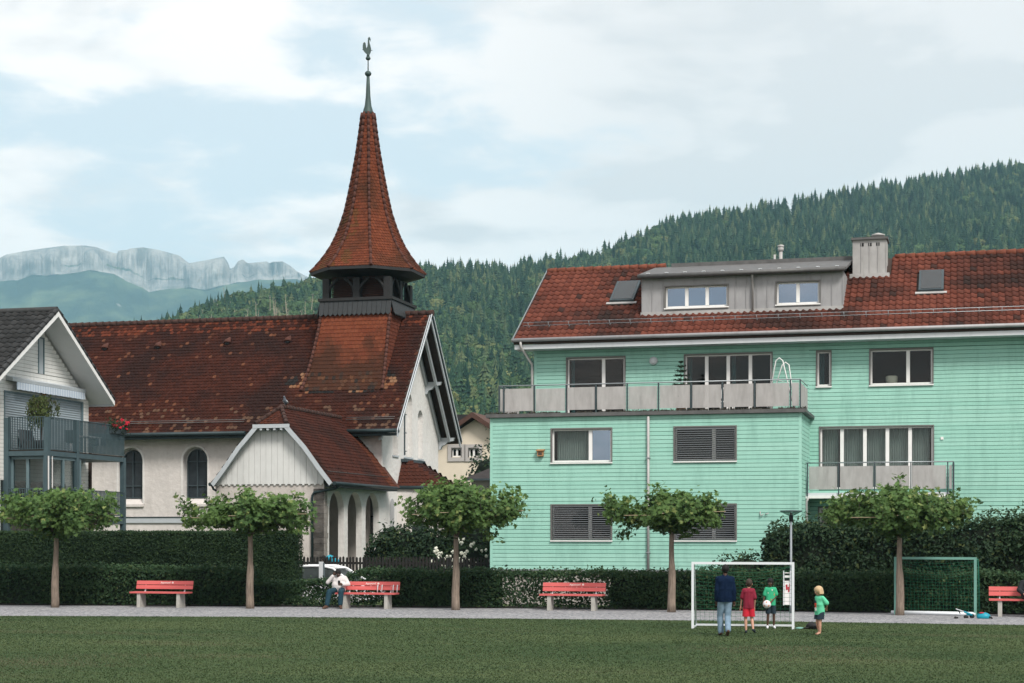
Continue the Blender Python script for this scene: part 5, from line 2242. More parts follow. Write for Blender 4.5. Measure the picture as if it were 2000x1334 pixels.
def build_porch():
    p = thing('church_porch', (-28.7, 70, 0), 'white church porch with boarded half-hipped gable and three open round arches', 'porch')
    TP = 67.0
    TB = CH['TF'] - .05
    x0 = on_t(421, 945, TP)[0]
    x1 = on_t(633, 945, TP)[0]
    ZW = 4.45
    # front wall
    m = MB()
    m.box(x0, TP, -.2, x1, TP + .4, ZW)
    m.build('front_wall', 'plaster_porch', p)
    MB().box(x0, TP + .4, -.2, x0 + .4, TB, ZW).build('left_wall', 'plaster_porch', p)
    # arcade wall, facing +x
    opens = []
    for ua, ub, vt in ((643, 672, 957), (680, 706, 961), (713, 741, 965)):
        ya, yb = on_s(ua, 1000, x1)[0], on_s(ub, 1000, x1)[0]
        yc, zt = on_s((ua + ub) / 2, vt, x1)
        w = yb - ya
        opens.append(((ya + yb) / 2, .45, zt - w / 2, w))
    ztop = sum(o[2] + o[3] / 2 for o in opens) / 3
    wm = sum(o[3] for o in opens) / 3
    opens = [(o[0], .45, ztop - wm / 2, wm) for o in opens]
    m = MB()
    arch_wall(m, TP + .4, TB, -.2, ZW, opens, lambda a, z, d: (x1 - d, a, z), .28)
    m.build('arcade_wall', 'plaster_bright', p)
    m = MB()
    m.poly([(x0, TP, .42), (x1, TP, .42), (x1, TB, .42), (x0, TB, .42)])
    m.build('porch_floor', 'concrete', p)
    MB().box(x0 + .45, TB - .6, .42, x1 - .6, TB - .5, ZW).build('inner_wall', 'plaster_porch', p)
    MB().box(x0 + 1.2, TP + .6, .42, x0 + 1.4, TB - .7, ZW).build('inner_side_wall', 'plaster_porch', p)
    dy = on_s(655, 1000, x1 - 1.4)[0]
    MB().box(x0 + 1.401, dy + 1.2, .45, x0 + 1.45, dy + 2.0, 2.9).build('inner_door', 'black', p)
    by = on_s(652, 1062, x0 + 1.42)
    MB().box(x0 + 1.405, by[0] - .25, 1.6, x0 + 1.43, by[0] + .55, 2.15).build('notice_board', 'black', p)
    # quoin stones on the corner: dark front faces, light side faces
    z = -.1
    i = 0
    while z < 4.0:
        h = rnd.uniform(.2, .34)
        wdt = rnd.uniform(.42, .52)
        o = piece('quoin_stone', 'quoin_stone', p, x1 - wdt, TP - .03 - rnd.uniform(0, .015), z, x1 - .003, TP - .001, z + h - .012)
        d = rnd.uniform(.12, .34)
        piece('quoin_stone', 'quoin_light', p, x1 + .002, TP, z, x1 + .022, TP + .12 + d, z + h - .012)
        z += h
        i += 1
    # roof: flared front profile measured on the gable
    TG = TP - .45
    gp = [on_t(u, v, TG) for u, v in ((412, 944), (433, 915), (465, 870), (500, 828), (561, 828), (600, 872), (627, 912), (649, 941))]
    cxm = (gp[0][0] + gp[-1][0]) / 2
    half = [(abs(gp[i][0] - cxm) + abs(gp[-1 - i][0] - cxm)) / 2 for i in range(4)]
    zz = [(gp[i][1] + gp[-1 - i][1]) / 2 for i in range(4)]
    # continue the slope to the ridge behind the small hip
    zr = zz[3] + half[3] * (zz[3] - zz[2]) / (half[2] - half[3]) * 1.02
    prof = [(half[i], zz[i]) for i in range(4)] + [(0.0, zr)]
    hipd = 1.15
    kch = (13.15 - 7.15) / (79.35 - 74.3)

    def ychurch(z):
        return max(TB, 74.3 + (z - 7.15) / kch + .02) if z > 7.0 else TB + .0
    tiles = MB()
    U0 = Vector((0, 1, 0))
    sheet = MB()
    for sgn in (-1, 1):
        for i in range(4):
            (h0, z0), (h1, z1) = prof[i], prof[i + 1]
            a = Vector((cxm + sgn * h0, 0, z0))
            b = Vector((cxm + sgn * h1, 0, z1))
            V = (b - a).normalized()
            N = Vector((0, -1, 0)).cross(V) if sgn < 0 else Vector((0, 1, 0)).cross(V)
            if N.z < 0:
                N = -N
            L = (b - a).length
            ys0 = (TG, TG + (hipd if i == 3 else 0))
            sheet.poly([(a.x, TG, z0), (a.x, ychurch(z0) + .4, z0), (b.x, ychurch(z1) + .4, z1), (b.x, ys0[1], z1)])
            rows = max(1, round(L / .19))
            hh = L / rows
            for j in range(rows):
                f = j / rows
                z = z0 + (z1 - z0) * f
                y0 = TG + (ys0[1] - TG) * f
                y1 = ychurch(z)
                if sgn > 0 and i < 2:
                    y1 = min(y1, TB)
                w = .18
                n = int((y1 - y0) / w)
                for q in range(n + 1):
                    y = y0 + q * w + (j % 2) * .09
                    if y + w > y1 + .05:
                        continue
                    A = Vector((a.x + (b.x - a.x) * f, y, z))
                    n1 = vnoise(A, .8, 2.0)
                    c_ = lerp3((.068, .026, .020), (.098, .037, .028), rnd.random())
                    c_ = lerp3(c_, (.036, .023, .021), max(0, min(.7, .25 + n1)))
                    if y > y1 - 1.1 and i < 3:
                        c_ = lerp3(c_, (.20, .066, .036), rnd.uniform(.3, .8))
                    Uv = Vector((0, 1, 0)) if sgn > 0 else Vector((0, 1, 0))
                    add_beaver(tiles, A + N * rnd.uniform(.0, .01), Uv, V, N, w, hh, c_, .03)
    roof = sheet.build('roof', 'hip_tile', p)
    # little hip at the front
    hb0, hb1 = Vector((cxm - half[3], TG, zz[3])), Vector((cxm + half[3], TG, zz[3]))
    apex = Vector((cxm, TG + hipd, zr))
    U = Vector((1, 0, 0))
    V = (apex - (hb0 + hb1) / 2).normalized()
    N = U.cross(V)
    L = (apex - (hb0 + hb1) / 2).length
    rows = 8
    for j in range(rows):
        f = j / rows
        w2 = half[3] * 2 * (1 - f)
        n = max(1, int(w2 / .17))
        for q in range(n):
            A = hb0 + V * (L * f) + U * (half[3] * f + q * w2 / n)
            add_beaver(tiles, A, U, V, N, w2 / n, L / rows, lerp3((.105, .038, .025), (.065, .028, .022), rnd.random()), .03)
    MB().prism([hb0, hb1, apex], -N * .05).build('hip_roof', 'hip_tile', roof)
    tag(tiles.build('roof_tiles', 'tile_attr', roof), kind='stuff')
    hips = MB()
    for s in (hb0, hb1):
        for q in range(5):
            hips.path([s.lerp(apex, q / 5) + N * .04, s.lerp(apex, (q + 1.1) / 5) + N * .04], [.10, .075], 7)
    y = TG + hipd
    ye = ychurch(zr) - .1
    while y < ye:
        hips.path([(cxm, y, zr + .04), (cxm, min(y + .4, ye), zr + .03)], [.12, .10], 8)
        y += .36
    tag(hips.build('ridge_cap', 'ridge_dark', roof), kind='stuff')
    # bargeboards along the flare
    for sgn in (-1, 1):
        bo = MB()
        for i in range(3):
            (h0, z0), (h1, z1) = prof[i], prof[i + 1]
            bo.prism([(cxm + sgn * h0, TG - .03, z0 - .02), (cxm + sgn * h1, TG - .03, z1 - .02), (cxm + sgn * (h1 - .13), TG - .03, z1 - .15), (cxm + sgn * (h0 - .13), TG - .03, z0 - .15)], (0, .05, 0))
        bo.build('bargeboard', 'grey_trim', p)
        for i in range(3):
            (h0, z0), (h1, z1) = prof[i], prof[i + 1]
            MB().prism([(cxm + sgn * h0, TG + .02, z0 - .03), (cxm + sgn * h1, TG + .02, z1 - .03), (cxm + sgn * (h1 - .05), TG + .02, z1 - .1), (cxm + sgn * (h0 - .05), TG + .02, z0 - .1)], (0, .43, 0)).build('soffit_strip', 'grey_trim', p)
    MB().box(hb0.x - .12, TG - .04, zz[3] - .17, hb1.x + .12, TG + .02, zz[3] - .01).build('hip_board', 'grey_trim', p)
    for q in range(4):
        x = hb0.x + .25 + q * (half[3] * 2 - .5) / 3
        MB().box(x - .05, TG - .02, zz[3] - .26, x + .05, TP - .05, zz[3] - .171).build('rafter_end', 'grey_trim', p)
    # vertical boards of the gable
    n = 19
    bw = (x1 - x0) / n
    for i in range(n):
        a = x0 + i * bw
        def top(x):
            h = abs(x - cxm)
            for k in range(3):
                (h0, z0), (h1, z1) = prof[k], prof[k + 1]
                if h1 <= h <= h0:
                    return z0 + (z1 - z0) * (h0 - h) / (h0 - h1) - .05
            return zz[3] - .03
        za, zb_ = min(top(a + .006), zz[3] - .03), min(top(a + bw - .006), zz[3] - .03)
        zl = 4.42
        notch = .06
        f = TP - .052 - (i % 2) * .012
        pts = [(a + .006, f, zl), (a + bw * .32, f, zl), (a + bw * .32, f, zl - notch), (a + bw * .68, f, zl - notch), (a + bw * .68, f, zl), (a + bw - .006, f, zl), (a + bw - .006, f, max(zb_, zl + .05)), (a + .006, f, max(za, zl + .05))]
        mid = abs(a + bw / 2 - cxm)
        MB().prism(pts, (0, .035, 0)).build('gable_board', 'gable_white', p)
    m = MB()
    m.prism([(x0 + .05, TP - .012, 4.46)] + [(x1 - .05, TP - .012, 4.46)] + [(cxm + (half[i] - .25), TP - .012, zz[i] - .12) for i in range(1, 4)] + [(cxm - (half[i] - .25), TP - .012, zz[i] - .12) for i in (3, 2, 1)], (0, .4, 0))
    m.build('gable_backing', 'white_back', p)
    # gutters and downpipes
    xr = cxm + half[0]
    xl = cxm - half[0]
    MB().path([(xr + .07, TG + .05, zz[0] - .05), (xr + .07, TB - .3, zz[0] - .05)], .085, 8).build('gutter', 'gutter', p)
    MB().path([(xl - .07, TG + .05, zz[0] - .05), (xl - .07, TB - .3, zz[0] - .05)], .085, 8).build('gutter', 'gutter', p)
    MB().box(x1 + .02, TP + .1, ZW - .16, xr + .02, TB - .02, ZW - .08).build('eave_board', 'gutter', p)
    MB().box(xl, TP + .1, ZW - .16, x0 - .02, TB - .02, ZW - .08).build('eave_board', 'gutter', p)
    m = MB()
    m.path([(xr + .07, TP + .35, zz[0] - .10), (xr - .05, TP + .1, zz[0] - .25), (x1 - .42, TP - .09, zz[0] - .42), (x1 - .5, TP - .09, zz[0] - .55), (x1 - .5, TP - .09, .1)], .055, 8)
    m.build('downpipe', 'gutter', p)
    MB().path([(xl - .07, TP - .2, zz[0] - .1), (xl + .0, TP - .2, zz[0] - .25), (x0 + .02, TP + .2, zz[0] - .36)], .05, 8).build('downpipe', 'gutter', p)
    # snow guard near the arcade eave
    m = MB()
    for dz in (.30, .40):
        m.tube((xr - .33, TG + .3, zz[0] + dz + .08), (xr - .33, TB - .4, zz[0] + dz + .08), .014, n=5)
    m.build('snow_guard', 'gutter_grey', p)
    return dict(x1=x1, cxm=cxm, zr=zr, TG=TG, hipd=hipd)


simple('gable_white', (.66, .67, .66), .6, var=.06, scale=2.0, dirt=.3)
PO = build_porch()


def build_apse():
    """Low polygonal bay with a hipped tiled roof at the gable foot."""
    XG = CH['XG']
    a = thing('church_side_bay', (XG + 1, 79, 0), 'low polygonal side bay with hipped brown tile roof below the church gable', 'annex')
    ya = on_s(775, 950, XG)[0]
    zt = on_s(776, 900, XG)[1]
    ye = 2 * 79.3 - ya
    zb = on_s(775, 950, XG)[1]
    px = XG + 2.15
    xo, yo = px, ya + .75
    ring0 = [(XG, ya), (xo, yo), (xo, ye - 1.0), (XG, ye)]
    ring1 = [(XG + .02, ya + .75), (XG + .25, ya + 1.0), (XG + .25, ye - 1.0), (XG + .02, ye - .75)]
    w = MB()
    s = .88
    cx, cy = XG, (ya + ye) / 2
    wl = [((x - cx) * s + cx, (y - cy) * .96 + cy) for x, y in ring0]
    for i in range(3):
        p, q = wl[i], wl[i + 1]
        w.poly([(p[0], p[1], -.2), (q[0], q[1], -.2), (q[0], q[1], zb), (p[0], p[1], zb)])
    w.build('wall', 'plaster', a)
    t = MB()
    sh = MB()
    for i in range(3):
        p0, p1 = Vector((*ring0[i], zb)), Vector((*ring0[i + 1], zb))
        r0, r1 = Vector((*ring1[i], zt)), Vector((*ring1[i + 1], zt))
        sh.poly([p0, p1, r1, r0])
        U = (p1 - p0).normalized()
        mid = ((r0 + r1) / 2 - (p0 + p1) / 2)
        V = (mid - U * mid.dot(U)).normalized()
        N = U.cross(V)
        L = mid.dot(V)
        rows = max(1, round(L / .2))
        for j in range(rows):
            f = j / rows
            A, B = p0.lerp(r0, f), p1.lerp(r1, f)
            wd = (B - A).length
            n = max(1, int(wd / .18))
            for q in range(n):
                c = lerp3((.050, .022, .019), (.076, .032, .026), rnd.random())
                if i == 0:
                    c = lerp3(c, (.15, .052, .033), .35)
                add_beaver(t, A + U * (q * wd / n), U, V, N, wd / n, L / rows, c, .03)
    roof = sh.build('roof', 'hip_tile', a)
    tag(t.build('roof_tiles', 'tile_attr', roof), kind='stuff')
    MB().path([(x, y, zb - .05) for x, y in ring0], .09, 8).build('gutter', 'gutter', a)
    MB().box(XG + .002, ya + .6, zt - .02, XG + .3, ye - .6, zt + .12).build('flashing', 'dark_steel', a)
    m = MB()
    m.poly([(wl[0][0] + .02, wl[0][1] - .01, 0)] * 1 + [(wl[0][0] + .03, wl[0][1] - .01, .1), (wl[0][0] + .04, wl[0][1] - .012, .2)])
    # round-headed opening in the near face
    p, q = Vector((*wl[0], 0)), Vector((*wl[1], 0))
    U = (q - p).normalized()
    Nn = Vector((U.y, -U.x, 0))
    po = arch_poly((q - p).length * .52, 1.0, 2.6, .7)
    o = MB()
    o.poly([p + U * a_ + Nn * .012 + Vector((0, 0, z)) for a_, z in po])
    o.build('window', 'leaded_glass', a)
    # narrow blind niche in the gable wall between porch and bay
    yn = on_s(765, 1000, XG)
    po = arch_poly(yn[0], 1.2, on_s(765, 985, XG)[1], .55)
    o = MB()
    o.prism([(XG + .004, y, z) for y, z in po], (.03, 0, 0))
    o.build('blind_niche', 'grey_plaster', a)


simple('grey_plaster', (.42, .42, .43), .95, var=.08, bump=.3, bscale=8)
build_apse()


# ------------------------------------------------------------------ white house on the left
def build_white_house():
    XW = -34.45        # gable wall, facing +x
    XV = XW + .95      # verge
    h = thing('white_house', (XW - 4, 58.5, 0), 'white clapboard house with dark tiled roof and blue steel balconies', 'house')
    ap = on_s(112, 607, XV)
    re = on_s(222, 783, XV)
    RY, ZR = ap
    EY, ZE = re
    k = (ZR - ZE) / (EY - RY)
    FY = 2 * RY - EY
    yc = on_s(172, 790, XW)[0]       # rear wall corner
    XL = -48.0
    # openings in the gable wall: big blind-covered door above, glass below, slit window in the gable
    b0, z0 = on_s(8, 765, XW)
    b1, z1 = on_s(157, 788, XW)
    zt = (z0 + z1) / 2
    zfl = on_s(100, 895, XW)[1]
    s0 = on_s(73, 660, XW)
    s1 = on_s(85, 731, XW)
    # core wall
    mb = MB()
    fr = FY + (EY - yc)
    mb.prism([(XW, fr, -.2), (XW, yc, -.2), (XW, yc, ZE + (EY - yc) * k - .3), (XW, RY, ZR - .3), (XW, fr, ZE + (EY - yc) * k - .3)], (-.3, 0, 0))
    mb.box(XL, fr, -.2, XW - .3, fr + .3, ZE)
    mb.box(XL, yc - .3, -.2, XW - .3, yc, ZE)
    mb.build('wall', 'white_back', h)
    # clapboards, cut by the roof slope and the openings
    pitch = .148
    holes = [(b0, b1, zfl, zt), (s0[0], s1[0], s1[1], s0[1]), (b0 - .3, b1 - 1.2, .3, 4.3)]
    z = -.1
    slope = lambda y: (ZR - .30) - abs(y - RY) * k
    while z < ZR - .5:
        a, b = z, z + pitch - .014
        ym = [fr, yc]
        lim = (ZR - .30 - b) / k
        lo, hi = max(fr, RY - lim), min(yc, RY + lim)
        lo2, hi2 = max(fr, RY - (ZR - .30 - a) / k), min(yc, RY + (ZR - .30 - a) / k)
        if hi - lo > .1:
            near = [q for q in holes if q[2] < b and q[3] > a]
            for c in cell_split(lo, hi, a, b, near):
                if c[3] - c[2] < .02:
                    continue
                piece('plank', 'white_board', h, XW + .001, c[0], c[2], XW + .026, c[1], c[3])
        z += pitch
    # roof
    mb = MB()
    mb.prism([(XL, FY, ZE - .16), (XL, FY, ZE), (XL, RY, ZR), (XL, EY, ZE), (XL, EY, ZE - .16), (XL, RY, ZR - .18)], (XV - XL, 0, 0))
    roof = mb.build('roof', 'soffit_white', h)
    U = Vector((1, 0, 0))
    V = Vector((0, RY - FY, ZR - ZE)).normalized()
    N = U.cross(V)
    SL = math.hypot(RY - FY, ZR - ZE)
    tw_, th_ = .31, .36
    rows = int(SL / th_)
    th_ = SL / rows
    proto = MB()
    add_pan(proto, Vector((0, 0, 0)), U, V, N, tw_, th_, None)
    tm = bpy.data.meshes.new('tile')
    tm.from_pydata(proto.v, [], proto.f)
    tm.materials.append(MATS['tile_obj'])
    tm.polygons.foreach_set('use_smooth', proto.smooth)
    for j in range(rows):
        for i in range(15):
            A = Vector((XV - (i + 1) * tw_, FY, ZE)) + V * (j * th_ - .03)
            o = bpy.data.objects.new('tile', tm)
            col.objects.link(o)
            o.parent = roof
            o.location = A
            g = rnd.uniform(.026, .042)
            o.color = (g, g * 1.03, g * 1.06, 1)
    # verge caps, rear slope cover and ridge
    for sgn in (-1, 1):
        y0 = FY if sgn < 0 else EY
        n = 14
        for q in range(n):
            f0, f1 = q / n, (q + 1.08) / n
            a = Vector((XV - .02, y0 + (RY - y0) * f0, ZE + (ZR - ZE) * f0 + .06))
            b = Vector((XV - .02, y0 + (RY - y0) * min(f1, 1), ZE + (ZR - ZE) * min(f1, 1) + .04))
            MB().path([a, b], [.11, .09], 6).build('verge_tile', 'slate_dark', roof)
        MB().prism([(XV + .002, y0, ZE - .20), (XV + .002, y0, ZE + .01), (XV + .002, RY, ZR + .01), (XV + .002, RY, ZR - .22)], (.05, 0, 0)).build('bargeboard', 'white_paint', h)
    MB().prism([(XL, EY, ZE + .005), (XL, RY, ZR + .005), (XL, RY, ZR + .07), (XL, EY, ZE + .07)], (XV - XL, 0, 0)).build('rear_roof_cover', 'slate_dark', roof)
    MB().path([(XL, RY, ZR + .05), (XV, RY, ZR + .05)], .12, 8).build('ridge_cap', 'slate_dark', roof)
    MB().box(XL, EY - .02, ZE - .22, XV - .05, EY + .10, ZE - .05).build('gutter', 'grey_trim', h)
    # slit window
    w = MB().box(XW + .002, s0[0], s1[1], XW + .012, s1[0], s0[1]).build('window', 'grey_trim', h)
    fr2 = MB()
    for y in (s0[0], s1[0] - .05):
        fr2.box(XW + .013, y, s1[1], XW + .05, y + .05, s0[1])
    fr2.box(XW + .013, s0[0], s0[1], XW + .05, s1[0], s0[1] + .05)
    fr2.build('window_frame', 'blue_steel_light', w)
    # awning, rolled in
    a0 = on_s(22, 740, XW + .25)
    a1 = on_s(165, 765, XW + .25)
    za = (a0[1] + a1[1]) / 2
    aw = MB()
    aw.prism([(XW + .02, a0[0], za - .02), (XW + .30, a0[0], za - .06), (XW + .32, a0[0], za + .06), (XW + .02, a0[0], za + .16)], (0, a1[0] - a0[0], 0))
    awn = aw.build('awning', 'grey_trim', h)
    n = 56
    val = MB()
    L = a1[0] - a0[0] - .35
    for i in range(n):
        y = a0[0] + .3 + L * i / n
        val.cur = i % 2
        zb = za - .34 - (.015 if i % 4 < 2 else 0)
        val.box(XW + .300, y, zb, XW + .312, y + L / n, za - .07)
    val.build('awning_valance', ['awning_cloth', 'awning_pale'], awn)
    # shutter blind of the upper balcony door
    bl = MB()
    z = zfl
    while z < zt - .03:
        bl.prism([(XW + .003, b0, z), (XW + .03, b0, z + .008), (XW + .003, b0, z + .085)], (0, b1 - b0, 0))
        z += .09
    door = bl.build('shutter_blind', 'blue_blind', h)
    f3 = MB()
    f3.box(XW + .003, b0 - .06, zfl, XW + .05, b0, zt + .06)
    f3.box(XW + .003, b1, zfl, XW + .05, b1 + .16, zt + .06)
    f3.box(XW + .003, b0, zt, XW + .05, b1, zt + .06)
    f3.build('door_frame', 'blue_steel_light', door)
    MB().ball((XW + .12, on_s(80, 768, XW)[0], on_s(80, 768, XW)[1]), .1, 10, 8).build('wall_lamp', 'wood_tan', h)

    # two-storey steel balcony
    XB = -32.6
    y_n = 56.0
    y_f = on_s(243, 832, XB)[0]
    z_r = (on_t(95, 816, y_n)[1] + on_s(243, 832, XB)[1]) / 2
    z_f = on_t(95, 880, y_n)[1]
    bal = MB()
    bal.box(XW + .03, y_n, z_f - .18, XB, y_f, z_f)
    B = bal.build('balcony', 'blue_steel', h)
    MB().box(XW + .05, y_n + .05, z_f + .002, XB - .06, y_f - .05, z_f + .05).build('balcony_deck', 'bark_dark', B)
    z_f2 = on_t(95, 1003, y_n)[1] - .1
    MB().box(XW + .03, y_n, z_f2 - .25, XB, y_f, z_f2).build('lower_slab', 'blue_steel', B)
    for y in (y_n, on_s(150, 880, XB)[0], y_f - .06):
        MB().box(XB - .16, y - .02, -.2, XB + .02, y + .16, z_r if y < y_f - .3 else z_f).build('balcony_column', 'blue_steel', B)
    MB().box(XW + .0, y_n - .02, -.2, XW + .22, y_n + .16, z_r).build('balcony_column', 'blue_steel', B)
    for y, r in ((y_n + .35, .028), (y_n + .62, .022)):
        MB().tube((XB + .06, y - .4, .1), (XB + .06, y - .4, z_f - .2), r, n=8).build('rain_pipe', 'zinc_light', B)

    def rail_panel(zb, zt_, ya, yb):
        m = MB()
        n = int((yb - ya) / .105)
        for i in range(n):
            y = ya + (yb - ya) * (i + .5) / n
            m.box(XB - .02, y - .009, zb, XB + .02, y + .009, zt_)
        m.box(XB - .025, ya, zt_, XB + .025, yb, zt_ + .025)
        m.box(XB - .02, ya, zb - .02, XB + .02, yb, zb)
        m.build('railing_bars', 'blue_steel', B)

    def front_panel(zb, zt_, xa, xb):
        m = MB()
        n = int((xb - xa) / .105)
        for i in range(n):
            x = xa + (xb - xa) * (i + .5) / n
            m.box(x - .009, y_n - .02, zb, x + .009, y_n + .02, zt_)
        m.box(xa, y_n - .025, zt_, xb, y_n + .025, zt_ + .025)
        m.box(xa, y_n - .02, zb - .02, xb, y_n + .02, zb)
        m.build('railing_bars', 'blue_steel', B)
    ymid = on_s(150, 880, XB)[0]
    for za_, zb_ in ((z_f + .08, z_r), (z_f2 + .08, z_f2 + 1.02)):
        rail_panel(za_, zb_, y_n + .15, ymid)
        rail_panel(za_, zb_, ymid + .1, y_f)
        front_panel(za_, zb_, XW + .22, XB - .15)
    # glazed winter garden on the lower floor
    gy1 = on_s(155, 950, XB - .1)[0]
    gl = MB()
    XG2 = XB - .10
    zc = z_f - .2
    for y in (y_n + .12, (y_n + gy1) / 2 + .0, gy1):
        gl.box(XG2 - .05, y - .05, z_f2, XG2 + .05, y + .05, zc)
    gl.box(XG2 - .045, y_n + .12, zc - .1, XG2 + .045, gy1, zc)
    for x in (XW + .25, XW + .9, XB - .25):
        gl.box(x - .06, y_n + .18, z_f2, x + .06, y_n + .28, zc)
    gl.box(XW + .25, y_n + .185, zc - .1, XB - .2, y_n + .275, zc)
    gg = gl.build('winter_garden_frame', 'blue_steel_light', B)
    MB().box(XW + .3, y_n + .22, z_f2, XB - .22, y_n + .235, zc - .1).build('pane', 'glass', gg)
    MB().box(XG2 - .006, y_n + .3, z_f2, XG2 + .006, gy1, zc - .1).build('pane', 'glass', gg)
    # dark glazed doors behind
    d = MB()
    d.box(XW + .003, b0 - .3, .3, XW + .012, b1 - 1.2, 4.3)
    dd = d.build('garden_door', 'glass_dark', h)
    f5 = MB()
    for i in range(4):
        y = b0 + .2 + i * 1.3
        f5.box(XW + .013, y, .3, XW + .05, y + .12, 4.2)
    f5.build('door_frame', 'white_paint', dd)
    MB().box(XW - .02, yc - .02, .5, XW + .12, yc + .1, 6.0).build('downpipe', 'brown_soffit', h)

    # things standing on the upper balcony
    base = Vector(((XW + XB) / 2 + .2, y_n + .75, z_f + .05))
    wt = thing('weeping_tree', base, 'small weeping tree in a pot on the upper steel balcony', 'potted tree')
    MB().lathe(base, [(.16, 0), (.24, .35), (.25, .38), (.2, .38), (.05, .34)], 14).build('pot', 'cushion_grey', wt)
    trunk_top = base + Vector((0, 0, 1.75))
    MB().path([base + Vector((0, 0, .3)), base + Vector((.03, .02, 1.0)), trunk_top], [.03, .026, .02], 6).build('trunk', 'bark_dark', wt)
    pts, nr = [], []
    br = MB()
    for i in range(34):
        a = rnd.uniform(0, 6.28)
        R = rnd.uniform(.25, .62)
        drop = rnd.uniform(.5, 1.35)
        c = []
        for q in range(9):
            f = q / 8
            rr = R * min(1, f * 2.2) * (1 + .05 * math.sin(q))
            zz = .16 * math.sin(min(1, f * 2) * math.pi / 1.2) - drop * max(0, f - .25) ** 1.2
            c.append(trunk_top + Vector((rr * math.cos(a), rr * math.sin(a), zz)))
        br.path(c, [.008] * 9, 4)
        for q in range(1, 9):
            for _ in range(9):
                p = c[q] + Vector((rnd.gauss(0, .05), rnd.gauss(0, .05), rnd.gauss(0, .06)))
                pts.append(p)
                nr.append((math.cos(a), math.sin(a), .3))
    br.build('branches', 'bark_dark', wt)
    leaf_cloud('crown', np.array([tuple(p) for p in pts]), np.array(nr), .045, 'weeping_leaf', wt, tilt=.5, droop=.6)
    # red geraniums at the far end
    gx, gy = XB - .05, y_f - .5
    zg = z_r
    fl = thing('geranium_box', (gx, gy, zg - .25), 'planter of red flowers hanging on the far end of the upper balcony', 'flower box')
    MB().box(gx - .12, gy - .75, zg - .32, gx + .10, gy + .6, zg - .12).build('planter', 'dark_steel', fl)
    n = 700
    P = np.stack([gx + rng.normal(0, .14, n), gy + rng.uniform(-.8, .62, n), zg - .05 + rng.normal(0, .14, n)], 1)
    leaf_cloud('leaves', P, rng.normal(0, 1, (n, 3)) + np.array((0, 0, .6)), .045, 'bush_leaf', fl)
    fm = MB()
    for i in range(16):
        c = Vector((gx + rnd.gauss(0, .14), gy + rnd.uniform(-.85, .7), zg + rnd.uniform(-.22, .34)))
        fo = MB()
        for _ in range(7):
            fo.ball(c + Vector((rnd.gauss(0, .035), rnd.gauss(0, .035), rnd.gauss(0, .03))), .035, 6, 4)
        fo.build('flower_head', 'red_flower', fl)
    # table, chairs and cushions on the balcony
    ty = on_s(170, 850, XB - .9)[0]
    tb = thing('balcony_table', (XB - 1.0, ty, z_f + .05), 'small grey table on the upper balcony behind the railing', 'table')
    zt2 = z_f + .05
    MB().box(XB - 1.35, ty - .6, zt2 + .7, XB - .6, ty + .6, zt2 + .74).build('table_top', 'white_metal', tb)
    for dx in (-1.3, -.65):
        for dy in (-.55, .55):
            MB().tube((XB + dx, ty + dy, zt2), (XB + dx, ty + dy, zt2 + .7), .02, n=6).build('leg', 'white_metal', tb)
    for dy, lab in ((-1.05, 'folding balcony chair next to the table, nearer the weeping tree'), (1.0, 'folding balcony chair next to the table, nearer the red flowers')):
        cc = thing('balcony_chair', (XB - .95, ty + dy, zt2), lab, 'chair', 'chairs at the balcony table')
        sg = 1 if dy < 0 else -1
        MB().box(XB - 1.15, ty + dy - .2, zt2 + .43, XB - .75, ty + dy + .2, zt2 + .46).build('seat', 'dark_steel', cc)
        MB().box(XB - 1.15, ty + dy - sg * .22, zt2 + .46, XB - .75, ty + dy - sg * .19, zt2 + .92).build('backrest', 'dark_steel', cc)
        for dx in (-1.13, -.77):
            for ey in (-.18, .18):
                MB().tube((XB + dx, ty + dy + ey, zt2), (XB + dx, ty + dy - ey * .6, zt2 + .44), .014, n=5).build('leg', 'white_metal', cc)
    sy = y_n + 1.1
    so = thing('lounge_chair', (XW + .8, sy, zt2), 'low dark cushioned lounge chair behind the weeping tree on the balcony', 'armchair')
    MB().box(XW + .35, sy - .35, zt2 + .12, XW + 1.1, sy + .35, zt2 + .36).build('seat', 'cushion_grey', so)
    MB().prism([(XW + .30, sy - .35, zt2 + .2), (XW + .46, sy - .35, zt2 + .36), (XW + .34, sy - .35, zt2 + .8), (XW + .16, sy - .35, zt2 + .78)], (0, .7, 0)).build('backrest', 'cushion_grey', so)
    for dy in (-.32, .32):
        MB().box(XW + .36, sy + dy - .03, zt2, XW + 1.08, sy + dy + .03, zt2 + .12).build('leg', 'dark_steel', so)


simple('soffit_white', (.72, .73, .74), .7, var=.03)
simple('slate_dark', (.038, .040, .042), .75, var=.3, scale=6)
simple('blue_steel_light', (.13, .19, .21), .5, .1, var=.08)
simple('awning_pale', (.56, .62, .68), .8, var=.05)
simple('glass_dark', (.03, .04, .04), .12, 0.0, var=.1, spec=.7)
build_white_house()


